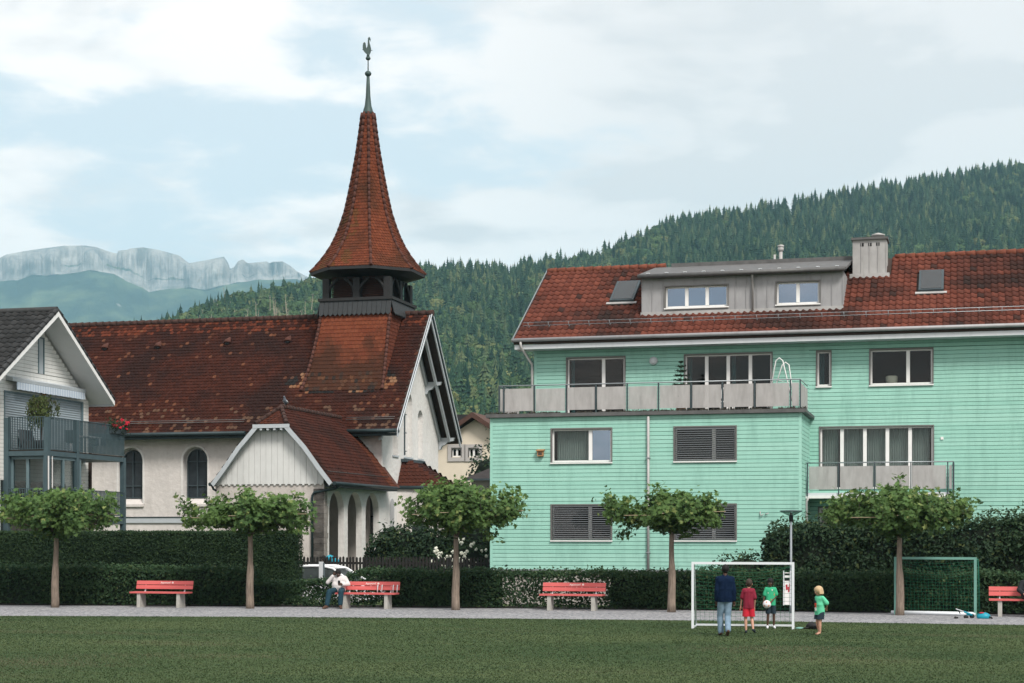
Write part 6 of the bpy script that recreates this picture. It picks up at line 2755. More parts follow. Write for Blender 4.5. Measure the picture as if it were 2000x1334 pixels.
# ------------------------------------------------------------------ houses farther back
def build_cream_house():
    t = 104.0
    xa = on_t(845, 900, t)[0]
    xb = on_t(1010, 900, t)[0]
    ap = on_t(927, 806, t)
    el = on_t(888, 833, t)
    zeave = on_t(845, 862, t)[1]
    h = thing('cream_house', (ap[0], t, 0), 'cream rendered gabled house behind the church gable', 'house')
    xm = ap[0]
    k = (ap[1] - el[1]) / (ap[0] - el[0])
    hw = 5.3
    ze = ap[1] - hw * k
    w = MB()
    wins = []
    for u0, u1 in ((883, 901), (916, 934)):
        a, b = on_t(u0, 876, t), on_t(u1, 892, t)
        wins.append((a[0], b[0], b[1], a[1]))
    for c in cell_split(xm - hw + .5, xm + hw - .5, -.2, ze, wins):
        w.box(c[0], t, c[2], c[1], t + .3, c[3])
    w.box(xm - hw + .5, t + 2.6, -.2, xm + hw - .5, t + 9, ze)
    top = lambda x: ze + (ap[1] - .45 - ze) * (1 - abs(x - xm) / (hw - .5))
    br = sorted([xm - hw + .5, xm, xm + hw - .5] + [q[0] for q in wins] + [q[1] for q in wins])
    for a, b in zip(br[:-1], br[1:]):
        inw = [q for q in wins if q[0] - 1e-6 <= a and b <= q[1] + 1e-6 and q[3] > ze]
        z0 = ze
        if inw:
            if inw[0][2] > ze:
                w.prism([(a, t, ze), (b, t, ze), (b, t, inw[0][2]), (a, t, inw[0][2])], (0, .3, 0))
            z0 = max(ze, inw[0][3])
        w.prism([(a, t, z0), (b, t, z0), (b, t, max(top(b), z0)), (a, t, max(top(a), z0))], (0, .3, 0))
    w.prism([(xm - hw + .5, t + 2.6, ze), (xm + hw - .5, t + 2.6, ze), (xm, t + 2.6, ap[1] - .45)], (0, 6.4, 0))
    w.build('wall', 'cream_render', h)
    for s in (-1, 1):
        m = MB()
        m.prism([(xm, t - .6, ap[1]), (xm, t - .6, ap[1] - .28), (xm + s * hw, t - .6, ze - .28), (xm + s * hw, t - .6, ze)], (0, 10.2, 0))
        r = m.build('roof_slope', 'roof_brown', h)
        m = MB()
        m.prism([(xm, t - .65, ap[1] - .02), (xm, t - .65, ap[1] - .34), (xm + s * hw, t - .65, ze - .34), (xm + s * hw, t - .65, ze - .02)], (0, .045, 0))
        m.build('bargeboard', 'roof_brown', r)
    for q in wins:
        window(h, *q, t, (.5,), 'dark', sill=False)
        m = MB()
        m.box(q[0] - .28, t - .07, q[2] - .30, q[1] + .28, t - .052, q[2] - .05)
        m.box(q[0] - .28, t - .07, q[3] + .05, q[1] + .28, t - .052, q[3] + .26)
        m.box(q[0] - .28, t - .07, q[2] - .05, q[0] - .05, t - .052, q[3] + .05)
        m.box(q[1] + .05, t - .07, q[2] - .05, q[1] + .28, t - .052, q[3] + .05)
        m.build('window_surround', 'zinc_pale', h)
    # chimney stub on its roof
    cx, cz = on_t(902, 817, t + 2)
    MB().box(cx - .4, t + 2, cz - 1.2, cx + .4, t + 2.7, cz + .25).build('chimney', 'dark_wood', h)


simple('roof_brown', (.085, .045, .035), .85, var=.3, scale=3)
simple('zinc_pale', (.45, .43, .42), .7, var=.05)
build_cream_house()


def build_garage():
    t = 86.0
    a = on_t(905, 935, t)
    b = on_t(1000, 935, t)
    h = thing('low_house', (b[0], t + 3, 0), 'low house with dark hipped roof beside the mint green wing', 'house')
    MB().box(a[0] + .4, t + .4, -.2, b[0] + 4, t + 7, a[1]).build('wall', 'plinth', h)
    m = MB()
    z0, z1 = a[1], on_t(950, 897, t + 2.5)[1]
    A = [(a[0], t, z0), (b[0] + 4.4, t, z0), (b[0] + 4.4, t + 7.4, z0), (a[0], t + 7.4, z0)]
    r0, r1 = (a[0] + 3.2, t + 3.7, z1 + .6), (b[0] + 1.5, t + 3.7, z1 + .6)
    m.poly([A[0], A[1], r1, r0])
    m.poly([A[1], A[2], r1])
    m.poly([A[2], A[3], r0, r1])
    m.poly([A[3], A[0], r0])
    m.poly(A[::-1])
    m.build('roof', 'yard_roof', h)
    MB().box(a[0] - .05, t - .08, z0 - .1, b[0] + 4.4, t + .02, z0 - .0).build('gutter', 'dark_steel', h)
    q = [(on_t(u, 1054, t + .4)[0], on_t(u + 12, 1054, t + .4)[0]) for u in (902, 922, 940)]
    zz0, zz1 = on_t(920, 1060, t + .4)[1], on_t(920, 1048, t + .4)[1]
    for x0, x1 in q:
        MB().box(x0, t + .36, zz0, x1, t + .395, zz1).build('window', 'mirror_pale', h)


simple('mirror_pale', (.35, .38, .40), .3, var=.1)
build_garage()


def build_back_chimney():
    t = 92.0
    x, z = on_t(154, 633, t)
    h = thing('back_house', (x, t + 2, 0), 'house roof with white chimney head peeking over the church ridge', 'house')
    MB().box(x - 4, t + 1.0, -.2, x + 4, t + 8, z - 3.4).build('wall', 'plaster_bright', h)
    m = MB()
    m.prism([(x - 4.5, t + .5, z - 3.4), (x - 4.5, t + 8.5, z - 3.4), (x - 4.5, t + 4.5, z - 1.0)], (9, 0, 0))
    m.build('roof', 'roof_brown', h)
    c = MB().box(x - .75, t + 3.5, z - 3, x + .75, t + 4.6, z - .1).build('chimney', 'plaster_bright', h)
    MB().box(x - .95, t + 3.3, z - .1, x + .95, t + 4.8, z + .06).build('chimney_slab', 'white_paint', c)
    MB().lathe((x + .02, t + 4, z + .06), [(.2, 0), (.2, .2), (.26, .24), (.2, .4), (.06, .52)], 12).build('chimney_cowl', 'black', c)


build_back_chimney()


# ------------------------------------------------------------------ fence
def build_fence():
    t = 61.6
    x0 = on_t(555, 1087, t)[0]
    x1 = on_t(958, 1087, t)[0]
    f = thing('picket_fence', ((x0 + x1) / 2, t, 0), 'dark weathered wooden picket fence in front of the church porch', 'fence')
    n = 62
    zt = 1.42
    w = (x1 - x0) / n
    for i in range(n):
        x = x0 + i * w
        ww = .085
        z = zt + rnd.uniform(-.02, .02)
        m = MB()
        a = rnd.uniform(-.01, .01)
        m.prism([(x, t - .03, -.1), (x + ww, t - .03, -.1), (x + ww + a, t - .03, z - .05), (x + ww / 2 + a, t - .03, z), (x + a, t - .03, z - .05)], (0, .022, 0))
        m.build('picket', 'fence_wood', f)
    for z in (.35, 1.12):
        MB().box(x0, t - .006, z, x1, t + .035, z + .09).build('rail', 'fence_wood', f)
    for i in range(6):
        x = x0 + (x1 - x0) * i / 5
        MB().box(x - .05, t + .036, -.2, x + .05, t + .13, zt - .06).build('post', 'fence_wood', f)


build_fence()


def build_sign_post():
    x, z = on_t(628, 1097, 57.0)
    p = thing('sign_post', (x, 57.0, -.22), 'short white post standing in front of the parked car', 'post')
    MB().box(x - .075, 56.93, -.2, x + .075, 57.0, z).build('post_plate', 'white_metal', p)
    MB().tube((x + .1, 56.97, -.2), (x + .1, 56.97, z - .05), .03, n=8).build('post_pole', 'dark_steel', p)


build_sign_post()


# ------------------------------------------------------------------ hedges and shrubs
def hedge(name, label, pts_front, depth, z0, top_fun, m, size, dens, gaps=None, core=True, rough=.10, wild=0.0, cat='hedge'):
    """Clipped hedge along a polyline (x, y) of its front foot; leaves on front, top and ends over a dark core."""
    xs, ys = zip(*pts_front)
    L = xs[-1] - xs[0]
    h = thing(name, ((xs[0] + xs[-1]) / 2, ys[0] + depth / 2, z0), label, cat)
    hmean = sum(top_fun(x) for x in np.linspace(xs[0], xs[-1], 20)) / 20 - z0
    n1 = int(L * hmean * dens)
    x = rng.uniform(xs[0], xs[-1], n1)
    tp = np.array([top_fun(q) for q in x])
    f = rng.random(n1)
    z = z0 + (tp - z0) * f
    bulge = np.array([mnoise.noise(Vector((a * .9, b * 1.4, 3.0))) for a, b in zip(x, z)])
    y = np.interp(x, xs, ys) + rng.normal(0, rough * .6, n1) - bulge * rough * 1.5 + np.abs(rng.normal(0, rough, n1))
    keep = np.ones(n1, bool)
    if gaps is not None:
        g = np.array([gaps(a, b) for a, b in zip(x, z)])
        keep = rng.random(n1) > g
    P = np.stack([x, y, z], 1)[keep]
    Nr = np.tile((0, -1.0, .35), (len(P), 1))
    br = np.clip(.30 + .35 * ((P[:, 2] - z0) / hmean) ** 2, 0, 1)  # lit top edge put into the leaf colour: paler upwards and on top
    n2 = int(L * depth * dens * .9)
    x2 = rng.uniform(xs[0], xs[-1], n2)
    t2 = np.array([top_fun(q) for q in x2])
    y2 = np.interp(x2, xs, ys) + rng.uniform(0, depth, n2)
    z2 = t2 + rng.normal(0, rough * .5, n2) + rng.random(n2) ** 6 * wild * np.clip((t2 - .86) / .12, .1, 1)
    P2 = np.stack([x2, y2, z2], 1)
    N2 = np.tile((0, -.3, 1.0), (n2, 1))
    n3 = int(hmean * depth * dens)
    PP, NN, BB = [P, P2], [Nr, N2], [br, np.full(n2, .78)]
    for xe, sg in ((xs[0], -1), (xs[-1], 1)):
        zz = z0 + (top_fun(xe) - z0) * rng.random(n3)
        yy = np.interp(xe, xs, ys) + rng.uniform(0, depth, n3)
        PP.append(np.stack([np.full(n3, xe) + rng.normal(0, rough * .5, n3), yy, zz], 1))
        NN.append(np.tile((sg, 0, .3), (n3, 1)))
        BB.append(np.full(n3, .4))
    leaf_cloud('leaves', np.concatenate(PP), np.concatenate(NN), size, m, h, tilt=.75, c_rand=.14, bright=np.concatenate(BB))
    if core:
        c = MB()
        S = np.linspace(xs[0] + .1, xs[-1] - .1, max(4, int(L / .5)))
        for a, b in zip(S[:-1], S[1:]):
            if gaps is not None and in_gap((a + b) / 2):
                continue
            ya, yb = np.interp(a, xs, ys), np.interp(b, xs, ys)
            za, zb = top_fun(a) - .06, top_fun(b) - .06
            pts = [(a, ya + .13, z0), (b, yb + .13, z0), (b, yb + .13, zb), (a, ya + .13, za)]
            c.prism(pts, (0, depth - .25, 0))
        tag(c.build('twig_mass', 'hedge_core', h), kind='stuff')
    return h


def ground_line(u, v):
    return on_ground(u, v)


def build_hedges():
    fx, fy = HEDGE_LINE
    line = [(x, interp(x, fx, fy) + .12) for x in np.linspace(-42, 16, 70)]
    # see-through places: beside the car and left of the third bench
    ga = [on_t(u, 1150, 50.5)[0] for u in (560, 690, 770, 1040, 1190, 1300)]

    def gaps(x, z):
        g = 0.0
        nz = mnoise.noise(Vector((x * 2.0, z * 3.0, 7.0)))
        if ga[0] < x < ga[1]:
            g = .05 + .7 * nz
        elif ga[1] < x < ga[2]:
            g = .14 + .6 * nz
        elif ga[3] - 1.2 < x < ga[4]:
            g = .04 + .7 * nz
        else:
            g = max(0, nz - .25) * .8
        return max(0.0, min(.93, g))

    def top(x):
        b = interp(x, [-38, -26, -14, -6, 4, 8], [1.27, 1.20, 1.10, 1.10, 1.13, 1.15])
        b -= .36 * smooth01((x - ga[0] + .9) / .5) * smooth01((ga[1] + .5 - x) / .9) + .05
        return b + .07 * mnoise.noise(Vector((x * .8, 0, 0))) + .04 * mnoise.noise(Vector((x * 3.1, 5, 0)))
    global in_gap
    in_gap = lambda x: ga[0] < x < ga[2] or ga[3] - 1.2 < x < ga[4]
    hedge('front_hedge', 'long waist-high leafy hedge running behind the benches along the gravel path', line, .8, 0.05, top, 'hedge_leaf', .052, 900, gaps, wild=.16)
    # clipped yew hedge on the left
    t = 54.3
    xr = on_t(565, 1080, t)[0]
    hedge('yew_hedge', 'tall clipped dark hedge in front of the white house, ending at the parked car', [(-44, t), (xr, t)], 1.2, -.2, lambda x: 2.33 + .03 * mnoise.noise(Vector((x * 1.3, 0, 0))), 'yew_leaf', .034, 1900, None, rough=.05, wild=.05)
    # tall loose hornbeam hedge on the right
    t = 52.0
    xa = on_t(1495, 1060, t)[0]
    prof_u = [1495, 1520, 1560, 1620, 1700, 1780, 1850, 1880, 1920, 1960, 2000, 2100]
    prof_v = [1052, 1040, 1033, 1036, 1030, 1035, 1042, 1030, 1028, 1024, 1014, 1012]
    px = [on_t(u, v, t)[0] for u, v in zip(prof_u, prof_v)]
    pz = [on_t(u, v, t)[1] for u, v in zip(prof_u, prof_v)]

    def top2(x):
        return interp(x, px, pz) + .10 * mnoise.noise(Vector((x * 1.7, 2, 0))) + .08 * mnoise.noise(Vector((x * 5.0, 2, 0)))
    hedge('hornbeam_hedge', 'tall loose dark green hedge behind the goals below the balcony', [(xa, t), (14.0, t)], 1.3, 0, top2, 'bush_leaf', .065, 620, None, rough=.16, wild=.45)
    # low shrub stepping down to the left of it
    shrub('shrub', 'leafy shrub stepping down beside the left end of the tall hedge', on_t(1450, 1100, 52.2)[0], 52.6, .0, 1.15, .7, 1.75, 'bush_leaf', .06, 1500, wild=.3)


def shrub(name, label, x, y, z, rx, ry, hgt, m, size, n, wild=.15, cat='shrub', core=True, group=None, twigs=True):
    h = thing(name, (x, y, z), label, cat, group)
    d = rng.normal(0, 1, (n, 3))
    d /= np.linalg.norm(d, axis=1, keepdims=True)
    r = 1 - .35 * rng.random(n) ** 2
    lump = np.array([mnoise.noise(Vector((q[0] * 2.2 + x, q[1] * 2.2, q[2] * 2.2))) for q in d])
    r = r * (1 + .28 * lump) + (rng.random(n) < .05) * rng.random(n) * wild
    P = np.stack([x + d[:, 0] * r * rx, y + d[:, 1] * r * ry, z + hgt * .5 + d[:, 2] * r * hgt * .5], 1)
    P[:, 2] = np.maximum(P[:, 2], z + .03)
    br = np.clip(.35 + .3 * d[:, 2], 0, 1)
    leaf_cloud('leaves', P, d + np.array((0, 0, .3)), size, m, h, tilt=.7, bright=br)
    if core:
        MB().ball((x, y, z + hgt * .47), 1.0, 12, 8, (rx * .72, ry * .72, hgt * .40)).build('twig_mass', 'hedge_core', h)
    st = MB()
    for i in range(5):
        a = i * 1.3
        st.path([(x + .05 * math.cos(a), y + .05 * math.sin(a), z - .05), (x + rx * .4 * math.cos(a), y + ry * .4 * math.sin(a), z + hgt * .6)], [.03, .012], 5)
    st.build('stems', 'bark_dark', h)
    return h


build_hedges()


def build_shrubs():
    # dark evergreen shrubs by the arcade
    t = 63.5
    for u, v0, w, top, lab in ((760, 1100, 1.0, 1032, 'dark evergreen shrub beside the third porch arch'), (800, 1100, 1.25, 1022, 'dark evergreen shrub in the middle, behind the picket fence'), (848, 1100, 1.1, 1030, 'dark evergreen shrub left of the white flowering bush')):
        x, zt = on_t(u, top, t)
        shrub('evergreen_shrub', lab, x, t + rnd.uniform(-.2, .3), .0, w, .9, zt, 'bush_leaf', .075, 4200, wild=.3, group='evergreen shrubs behind the fence')
    # white hydrangea
    t = 62.6
    x, zt = on_t(912, 1052, t)
    hy = shrub('hydrangea', 'bush covered in round white flower heads behind the picket fence', x, t, 0, 1.15, .7, zt - .05, 'hedge_leaf', .06, 1300, wild=.2)
    for i in range(60):
        a = rnd.uniform(-1, 1)
        b = rnd.uniform(-.2, 1)
        if a * a + b * b > 1.05:
            continue
        c = Vector((x + a * 1.2 - .1, t - .62 * math.sqrt(max(0, 1 - a * a * .8)) - .1, zt * .52 + b * zt * .48))
        fl = MB()
        s = rnd.uniform(.055, .10)
        for _ in range(12):
            q = Vector((rnd.gauss(0, 1), rnd.gauss(0, 1), rnd.gauss(0, 1))).normalized() * s * .65
            fl.ball(c + q, s * .42, 5, 4)
        fl.build('flower_head', 'white_flower', hy)
    # greenery between church and the mint house
    for u, v, t, w, hh, lab, m in ((915, 965, 80.0, 2.2, 4.6, 'rounded green bush between the church bay and the mint house', 'hedge_leaf'),
                                  (870, 940, 92.0, 2.0, 5.1, 'small green bush below the cream house, left of the rounded one', 'hedge_leaf'),
                                  (945, 985, 78.0, 1.8, 3.8, 'green bush pressed against the corner of the mint house', 'bush_leaf')):
        x = on_t(u, v, t)[0]
        shrub('garden_bush', lab, x, t, 0, w, 1.4, hh, m, .10, 1500, wild=.25, group='bushes between the church and the mint house')
    # slim conifer in front of the cream house
    x, zt = on_t(950, 862, 96.0)
    shrub('garden_conifer', 'dark conifer in front of the cream house beside the mint corner', x, 96.0, 0, 1.5, 1.2, zt, 'fir_leaf', .12, 1600, cat='tree')
    # the hedge strip low behind the hydrangea
    x0, x1 = on_t(880, 1080, 68.0)[0], on_t(1000, 1080, 68.0)[0]
    hedge('garden_hedge', 'low dark hedge behind the white flowering bush', [(x0, 68.0), (x1, 68.0)], .8, 0, lambda x: 1.75, 'yew_leaf', .05, 500, None, rough=.06)


build_shrubs()


def build_terrace_fir():
    x, z = on_t(1330, 742, TW + .8)
    zb = 6.68
    zt = on_t(1330, 704, TW + .8)[1]
    f = thing('potted_fir', (x, TW + .8, zb), 'small potted fir tree behind the panels of the upper terrace', 'potted tree')
    MB().lathe((x, TW + .8, zb), [(.15, 0), (.2, .32), (.21, .35), (.16, .35), (.03, .3)], 14).build('pot', 'wood_tan', f)
    MB().tube((x, TW + .8, zb + .3), (x, TW + .8, zt), .025, .006, 6).build('trunk', 'bark_dark', f)
    P, Nn = [], []
    for i in range(9):
        fr = i / 8
        zz = zb + .55 + (zt - zb - .6) * fr
        R = .52 * (1 - fr) ** .8 + .05
        for k in range(7):
            a = k * .9 + i * .5 + rnd.uniform(-.2, .2)
            rr = R * rnd.uniform(.75, 1.2)
            for q in range(26):
                g = (q + .5) / 26
                P.append((x + rr * g * math.cos(a) + rnd.gauss(0, .015), TW + .8 + rr * g * math.sin(a) + rnd.gauss(0, .015), zz - .05 * g + .06 * g * g + rnd.gauss(0, .012)))
                Nn.append((0, 0, 1))
    leaf_cloud('needles', np.array(P), np.array(Nn, dtype=float), .04, 'fir_leaf', f, tilt=.6)


build_terrace_fir()


# ------------------------------------------------------------------ pleached plane trees along the path
LOBED = lobed_leaf()


def plane_tree(u, v, seed, label, half_l, half_r, vlow, vtop, lean, bump=()):
    r = random.Random(seed)
    x, y = on_ground(u, v)
    t = thing('plane_tree', (x, y, 0), label, 'tree', 'pleached plane trees along the path')
    lam = -ST * x + CT * y
    s = lam / FPX
    zc = EYE + (HORIZON - (vlow + vtop) / 2) * s
    zl = EYE + (HORIZON - vlow) * s
    zt = EYE + (HORIZON - vtop) * s
    zf = zl + .18                                    # fork
    # trunk with rough bark sleeve
    pts, rad = [], []
    for i in range(9):
        f = i / 8
        pts.append((x + lean * f + 0.009 * math.sin(i * 1.1 + seed), y + .01 * math.sin(i * 2.1), -.05 + (zf + .05) * f))
        rad.append(.125 - .035 * f + (.012 if i == 0 else 0) - (.022 if f > .62 else 0))
    MB().path(pts, rad, 12).build('trunk', 'trunk_bark', t)
    xt = x + lean
    top = Vector((xt, y, zf))
    # limbs trained outwards, with shoots standing up from them
    limbs = MB()
    tips = []
    nl = 13
    for k in range(nl):
        a = 2 * math.pi * k / nl + r.uniform(-.15, .15)
        ca, sa = math.cos(a), math.sin(a)
        reach = (half_r if ca > 0 else half_l) * s * r.uniform(.78, 1.0)
        reach_y = 1.45 * r.uniform(.8, 1.05)
        R = Vector((ca * reach, sa * reach_y, 0))
        rise = (zt - zl) * r.uniform(.22, .36)
        c = [top + Vector((0, 0, r.uniform(-.12, .15))) + R * f + Vector((0, 0, rise * math.sin(min(1, f * 1.5) * 1.57) - .10 * f + r.gauss(0, .02))) for f in (0, .2, .45, .7, 1)]
        limbs.path(c, [.045, .036, .026, .018, .008], 6)
        for f in np.linspace(.15, 1.04, 11):
            i = min(3, int(f * 4))
            p = c[i].lerp(c[i + 1], min(1, f * 4 - i))
            tips.append((p, .75, f))
            # upright shoots
            hh = (zt - p.z) * r.uniform(.25, .98) * (1.0 - .35 * abs(f - .35))
            if r.random() < .62 and hh > .1:
                e = p + Vector((r.gauss(0, .10), r.gauss(0, .10), hh))
                limbs.path([p, p.lerp(e, .5) + Vector((r.gauss(0, .03), 0, 0)), e], [.010, .008, .004], 4)
                for g in np.linspace(.25, 1, 4):
                    tips.append((p.lerp(e, g), .5 + .5 * g, f))
    for k in range(5):
        e = top + Vector((r.gauss(0, .25), r.gauss(0, .25), (zt - zf) * r.uniform(.6, 1.02)))
        limbs.path([top, e], [.03, .006], 5)
        for g in np.linspace(.3, 1, 5):
            tips.append((top.lerp(e, g), .9, .1))
    for du, dv in bump:                               # stray shoots sticking out of the outline
        e = Vector((xt + du * s, y - .3, EYE + (HORIZON - dv) * s))
        b = top + Vector((du * s * .7, -.2, rise))
        limbs.path([top, b, e], [.02, .012, .004], 5)
        for g in np.linspace(.3, 1.0, 6):
            tips.append((b.lerp(e, g), .6, .8))
    limbs.build('limbs', 'bark_dark', t)
    # horizontal canes the limbs are tied to
    for k, (a, dz) in enumerate(((.05, .05), (1.57, .02), (.9, -.03))):
        ca, sa = math.cos(a), math.sin(a)
        z = zf + (zt - zl) * .34 + dz
        MB().tube((xt - ca * half_l * s * .95, y - sa * 1.5 - .1, z), (xt + ca * half_r * s * 1.02, y + sa * 1.5 - .1, z + .04), .011, n=5).build('cane', 'cane', t)
    P, Nn, B = [], [], []
    for p, dens, f in tips:
        n = int(13 * dens + 3)
        for _ in range(n):
            q = p + Vector((r.gauss(0, .125), r.gauss(0, .125), r.gauss(0, .085)))
            if q.z < zl - .05:
                q.z = zl + r.uniform(-.12, .15)
            P.append(tuple(q))
            out = (q - top)
            out.z = abs(out.z) + .5
            out.normalize()
            Nn.append((out.x * .6, out.y * .6 - .25, out.z))
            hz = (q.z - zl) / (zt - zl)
            B.append(.22 + .62 * hz)  # light from above painted into the leaf tint, paler with height
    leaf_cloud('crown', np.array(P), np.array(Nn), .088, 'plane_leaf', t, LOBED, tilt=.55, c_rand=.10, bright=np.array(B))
    return t


simple('cane', (.30, .24, .16), .8, var=.15)
plane_tree(107, 1187, 1, 'flat-topped plane tree in front of the white house and tall clipped hedge', 112, 130, 1056, 957, .05, ((72, 955), (128, 972)))
plane_tree(488, 1189, 2, 'flat-topped plane tree in front of the church porch', 148, 116, 1052, 962, .02, ((-125, 990), (112, 1040), (105, 968)))
plane_tree(890, 1192, 3, 'flat-topped plane tree between the church and the mint house', 108, 134, 1052, 945, .02, ((128, 1000), (-20, 938), (80, 1062)))
plane_tree(1312, 1196, 4, 'flat-topped plane tree in front of the mint house downpipe, next to the white goal', 132, 104, 1046, 962, .0, ((-128, 965), (-100, 1062), (-24, 945), (75, 962), (35, 1052)))
plane_tree(1758, 1202, 5, 'flat-topped plane tree standing in front of the green goal', 148, 128, 1058, 952, -.02, ((2, 932), (-120, 985), (125, 985), (-60, 965)))


# ------------------------------------------------------------------ benches
def text_mesh(s, size, name, m, parent, mtx):
    cu = bpy.data.curves.new(name, 'FONT')
    cu.body = s
    cu.size = size
    cu.align_x = 'CENTER'
    cu.align_y = 'CENTER'
    cu.extrude = .0015
    cu.shear = .3
    o = bpy.data.objects.new(name, cu)
    col.objects.link(o)
    dg = bpy.context.evaluated_depsgraph_get()
    me = bpy.data.meshes.new_from_object(o.evaluated_get(dg))
    col.objects.unlink(o)
    bpy.data.objects.remove(o)
    me.transform(mtx)
    me.materials.clear()
    me.materials.append(mat(m))
    return link(name, me, parent, (0, 0, 0))


def bench_proto():
    """Local frame: x along the bench, front towards -y, origin on the ground at its middle."""
    b = thing('park_bench', (0, 0, 0), 'red slatted bench', 'bench', 'red benches along the gravel path')
    b['_base'] = (0, 0, 0)
    L = .96
    for s in (-1, 1):
        x = s * .67
        m = MB()
        m.prism([(x - .055, -.22, 0), (x - .055, .20, 0), (x - .055, .16, .435), (x - .055, -.20, .435)], (.11, 0, 0))
        m.build('concrete_leg', 'concrete', b)
        m = MB()
        m.path([(x, .14, .42), (x, .26, .5), (x, .335, .80)], .022, 6)
        m.build('back_bracket', 'white_metal', b)
    for i in range(3):
        y = -.24 + i * .155
        MB().box(-L, y, .437, L, y + .135, .485).build('seat_slat', 'bench_red', b)
    for i in range(2):
        z0 = .565 + i * .135
        y0 = .205 + i * .035
        m = MB()
        m.prism([(-L, y0, z0), (-L, y0 + .033, z0 - .008), (-L, y0 + .063, z0 + .108), (-L, y0 + .03, z0 + .116)], (2 * L, 0, 0))
        s = m.build('back_slat', 'bench_red', b)
        if i == 1:
            mt = Matrix.Translation((0.02, y0 + .008, z0 + .058)) @ Matrix.Rotation(math.radians(75), 4, 'X')
            text_mesh('Appenzell', .085, 'lettering', 'lettering', s, mt)
            MB().lathe((.27, y0 + .009, z0 + .058), [(.032, 0), (.032, .006)], 12, 'y').build('emblem', 'lettering', s)
    return b


def build_benches():
    proto = bench_proto()
    spots = [((265, 353), 1187, 'red slatted park bench in front of the tall clipped hedge, empty'),
             ((670, 756), 1189.5, 'red slatted park bench with the man in the white sweater sitting on it'),
             ((1072, 1158), 1193, 'empty red slatted park bench in front of the mint green wing'),
             ((1960, 2046), 1205.5, 'red slatted park bench cut off by the picture edge, beside the green goal')]
    res = []
    for i, ((ua, ub), v, lab) in enumerate(spots):
        xa, ya = on_ground(ua, v)
        xb, yb = on_ground(ub, v)
        o = proto if i == 0 else copy_tree(proto)
        um = (ua + ub) / 2
        x, y = on_ground(um, v)
        o.location = (x, y + .2, .006)
        o['label'] = lab
        res.append(o)
    # steel loops fixed to the second bench only
    b = res[1]
    for x in (.28, .42, .78, .91):
        m = MB()
        m.path([(x, .13, .486), (x, .15, .60), (x, .17, .70), (x, .20, .715)], .016, 6)
        m.build('steel_loop', 'white_metal', b, (0, 0, 0))
    return res


BENCH = build_benches()


simple('goal_green_pale', (.16, .34, .29), .5, var=.12)


# ------------------------------------------------------------------ goals
def net(mb, grid, r):
    """grid[i][j] of points: thin cords along both directions."""
    for row in grid:
        mb.path(row, r, 3, caps=False)
    for j in range(len(grid[0])):
        mb.path([row[j] for row in grid], r, 3, caps=False)


def goal(name, label, pl, pr, H, bar_h, db, m_post, m_bar, m_net, pw, group):
    pl, pr = Vector((*pl, 0)), Vector((*pr, 0))
    g = thing(name, tuple((pl + pr) / 2), label, 'goal', group)
    d = (pr - pl)
    W = d.length
    U = d.normalized()
    Bk = Vector((-U.y, U.x, 0))                        # away from the camera
    Z = Vector((0, 0, 1))

    def beam(a, b, w, name, m, up=Z):
        ax = (b - a).normalized()
        s1 = ax.cross(up if abs(ax.dot(up)) < .9 else Bk).normalized() * w
        s2 = ax.cross(s1).normalized() * w
        MB().prism([a + s1 + s2, a - s1 + s2, a - s1 - s2, a + s1 - s2], b - a).build(name, m, g)
    beam(pl, pl + Z * (H - pw), pw, 'post', m_post)
    beam(pr, pr + Z * (H - pw), pw, 'post', m_post)
    beam(pl + Z * H - U * pw, pr + Z * H + U * pw, pw, 'crossbar', m_post)
    td = .42
    for p in (pl, pr):
        beam(p + Bk * (pw + .002) + Z * pw * .7, p + Bk * db + Z * pw * .7, pw * .6, 'side_bar', m_bar)
        MB().path([p + Z * (H - .02) + Bk * pw, p + Z * (H - .03) + Bk * td, p + Z * (H - .2) + Bk * (td + .1), p + Z * .06 + Bk * db], .018, 6).build('net_stay', m_bar, g)
    beam(pl + Bk * db + Z * .04, pr + Bk * db + Z * .04, pw * .8, 'ground_bar', m_bar)
    nx, nz = 22, 15
    back = []
    for j in range(nz + 1):
        f = j / nz
        row = []
        for i in range(nx + 1):
            a = i / nx
            sag = .10 * math.sin(math.pi * a) * math.sin(math.pi * f)
            base = pl + U * (W * a)
            y = td + (db - td) * (1 - f)
            z = .06 + (H - .12) * f - .22 * math.sin(math.pi * a) * (f ** 3)
            row.append(base + Bk * (y + sag) + Z * z)
        back.append(row)
    m = MB()
    net(m, back, .0036)
    top = []
    for j in range(4):
        f = j / 3
        row = []
        for i in range(nx + 1):
            a = i / nx
            p0 = pl + U * (W * a) + Z * (H - .02) + Bk * pw
            row.append(p0.lerp(back[-1][i], f) - Z * .05 * math.sin(math.pi * f))
        top.append(row)
    net(m, top, .0036)
    for s, p in ((0, pl), (nx, pr)):
        side = []
        for j in range(nz + 1):
            q = back[j][s]
            f0 = p + Z * q.z + Bk * .03
            side.append([f0.lerp(q, t) for t in (0, .33, .66, 1)])
        net(m, side, .0036)
    tag(m.build('net', m_net, g), kind='stuff')
    return g


goal('football_goal', 'small white aluminium football goal with green net on the grass', on_ground(1353, 1227.5), on_ground(1549, 1229.5), 1.575, 0, 1.05, 'gate_white', 'gate_white', 'net_green', .029, 'small football goals')
goal('football_goal', 'small green framed football goal with white ground bar behind the tree', on_ground(1749, 1200.5), on_ground(1905, 1203.5), 1.60, 0, .75, 'goal_green_pale', 'goal_green', 'net_green', .034, 'small football goals')


def white_ground_bar():
    # the green goal's thick white front bar lying on the gravel
    a, b = Vector((*on_ground(1741, 1200), .06)), Vector((*on_ground(1906, 1203.5), .06))
    g = [o for o in bpy.data.objects if o.get('category') == 'goal'][-1]
    MB().path([a, b], .055, 10).build('weight_bar', 'gate_white', g)


white_ground_bar()


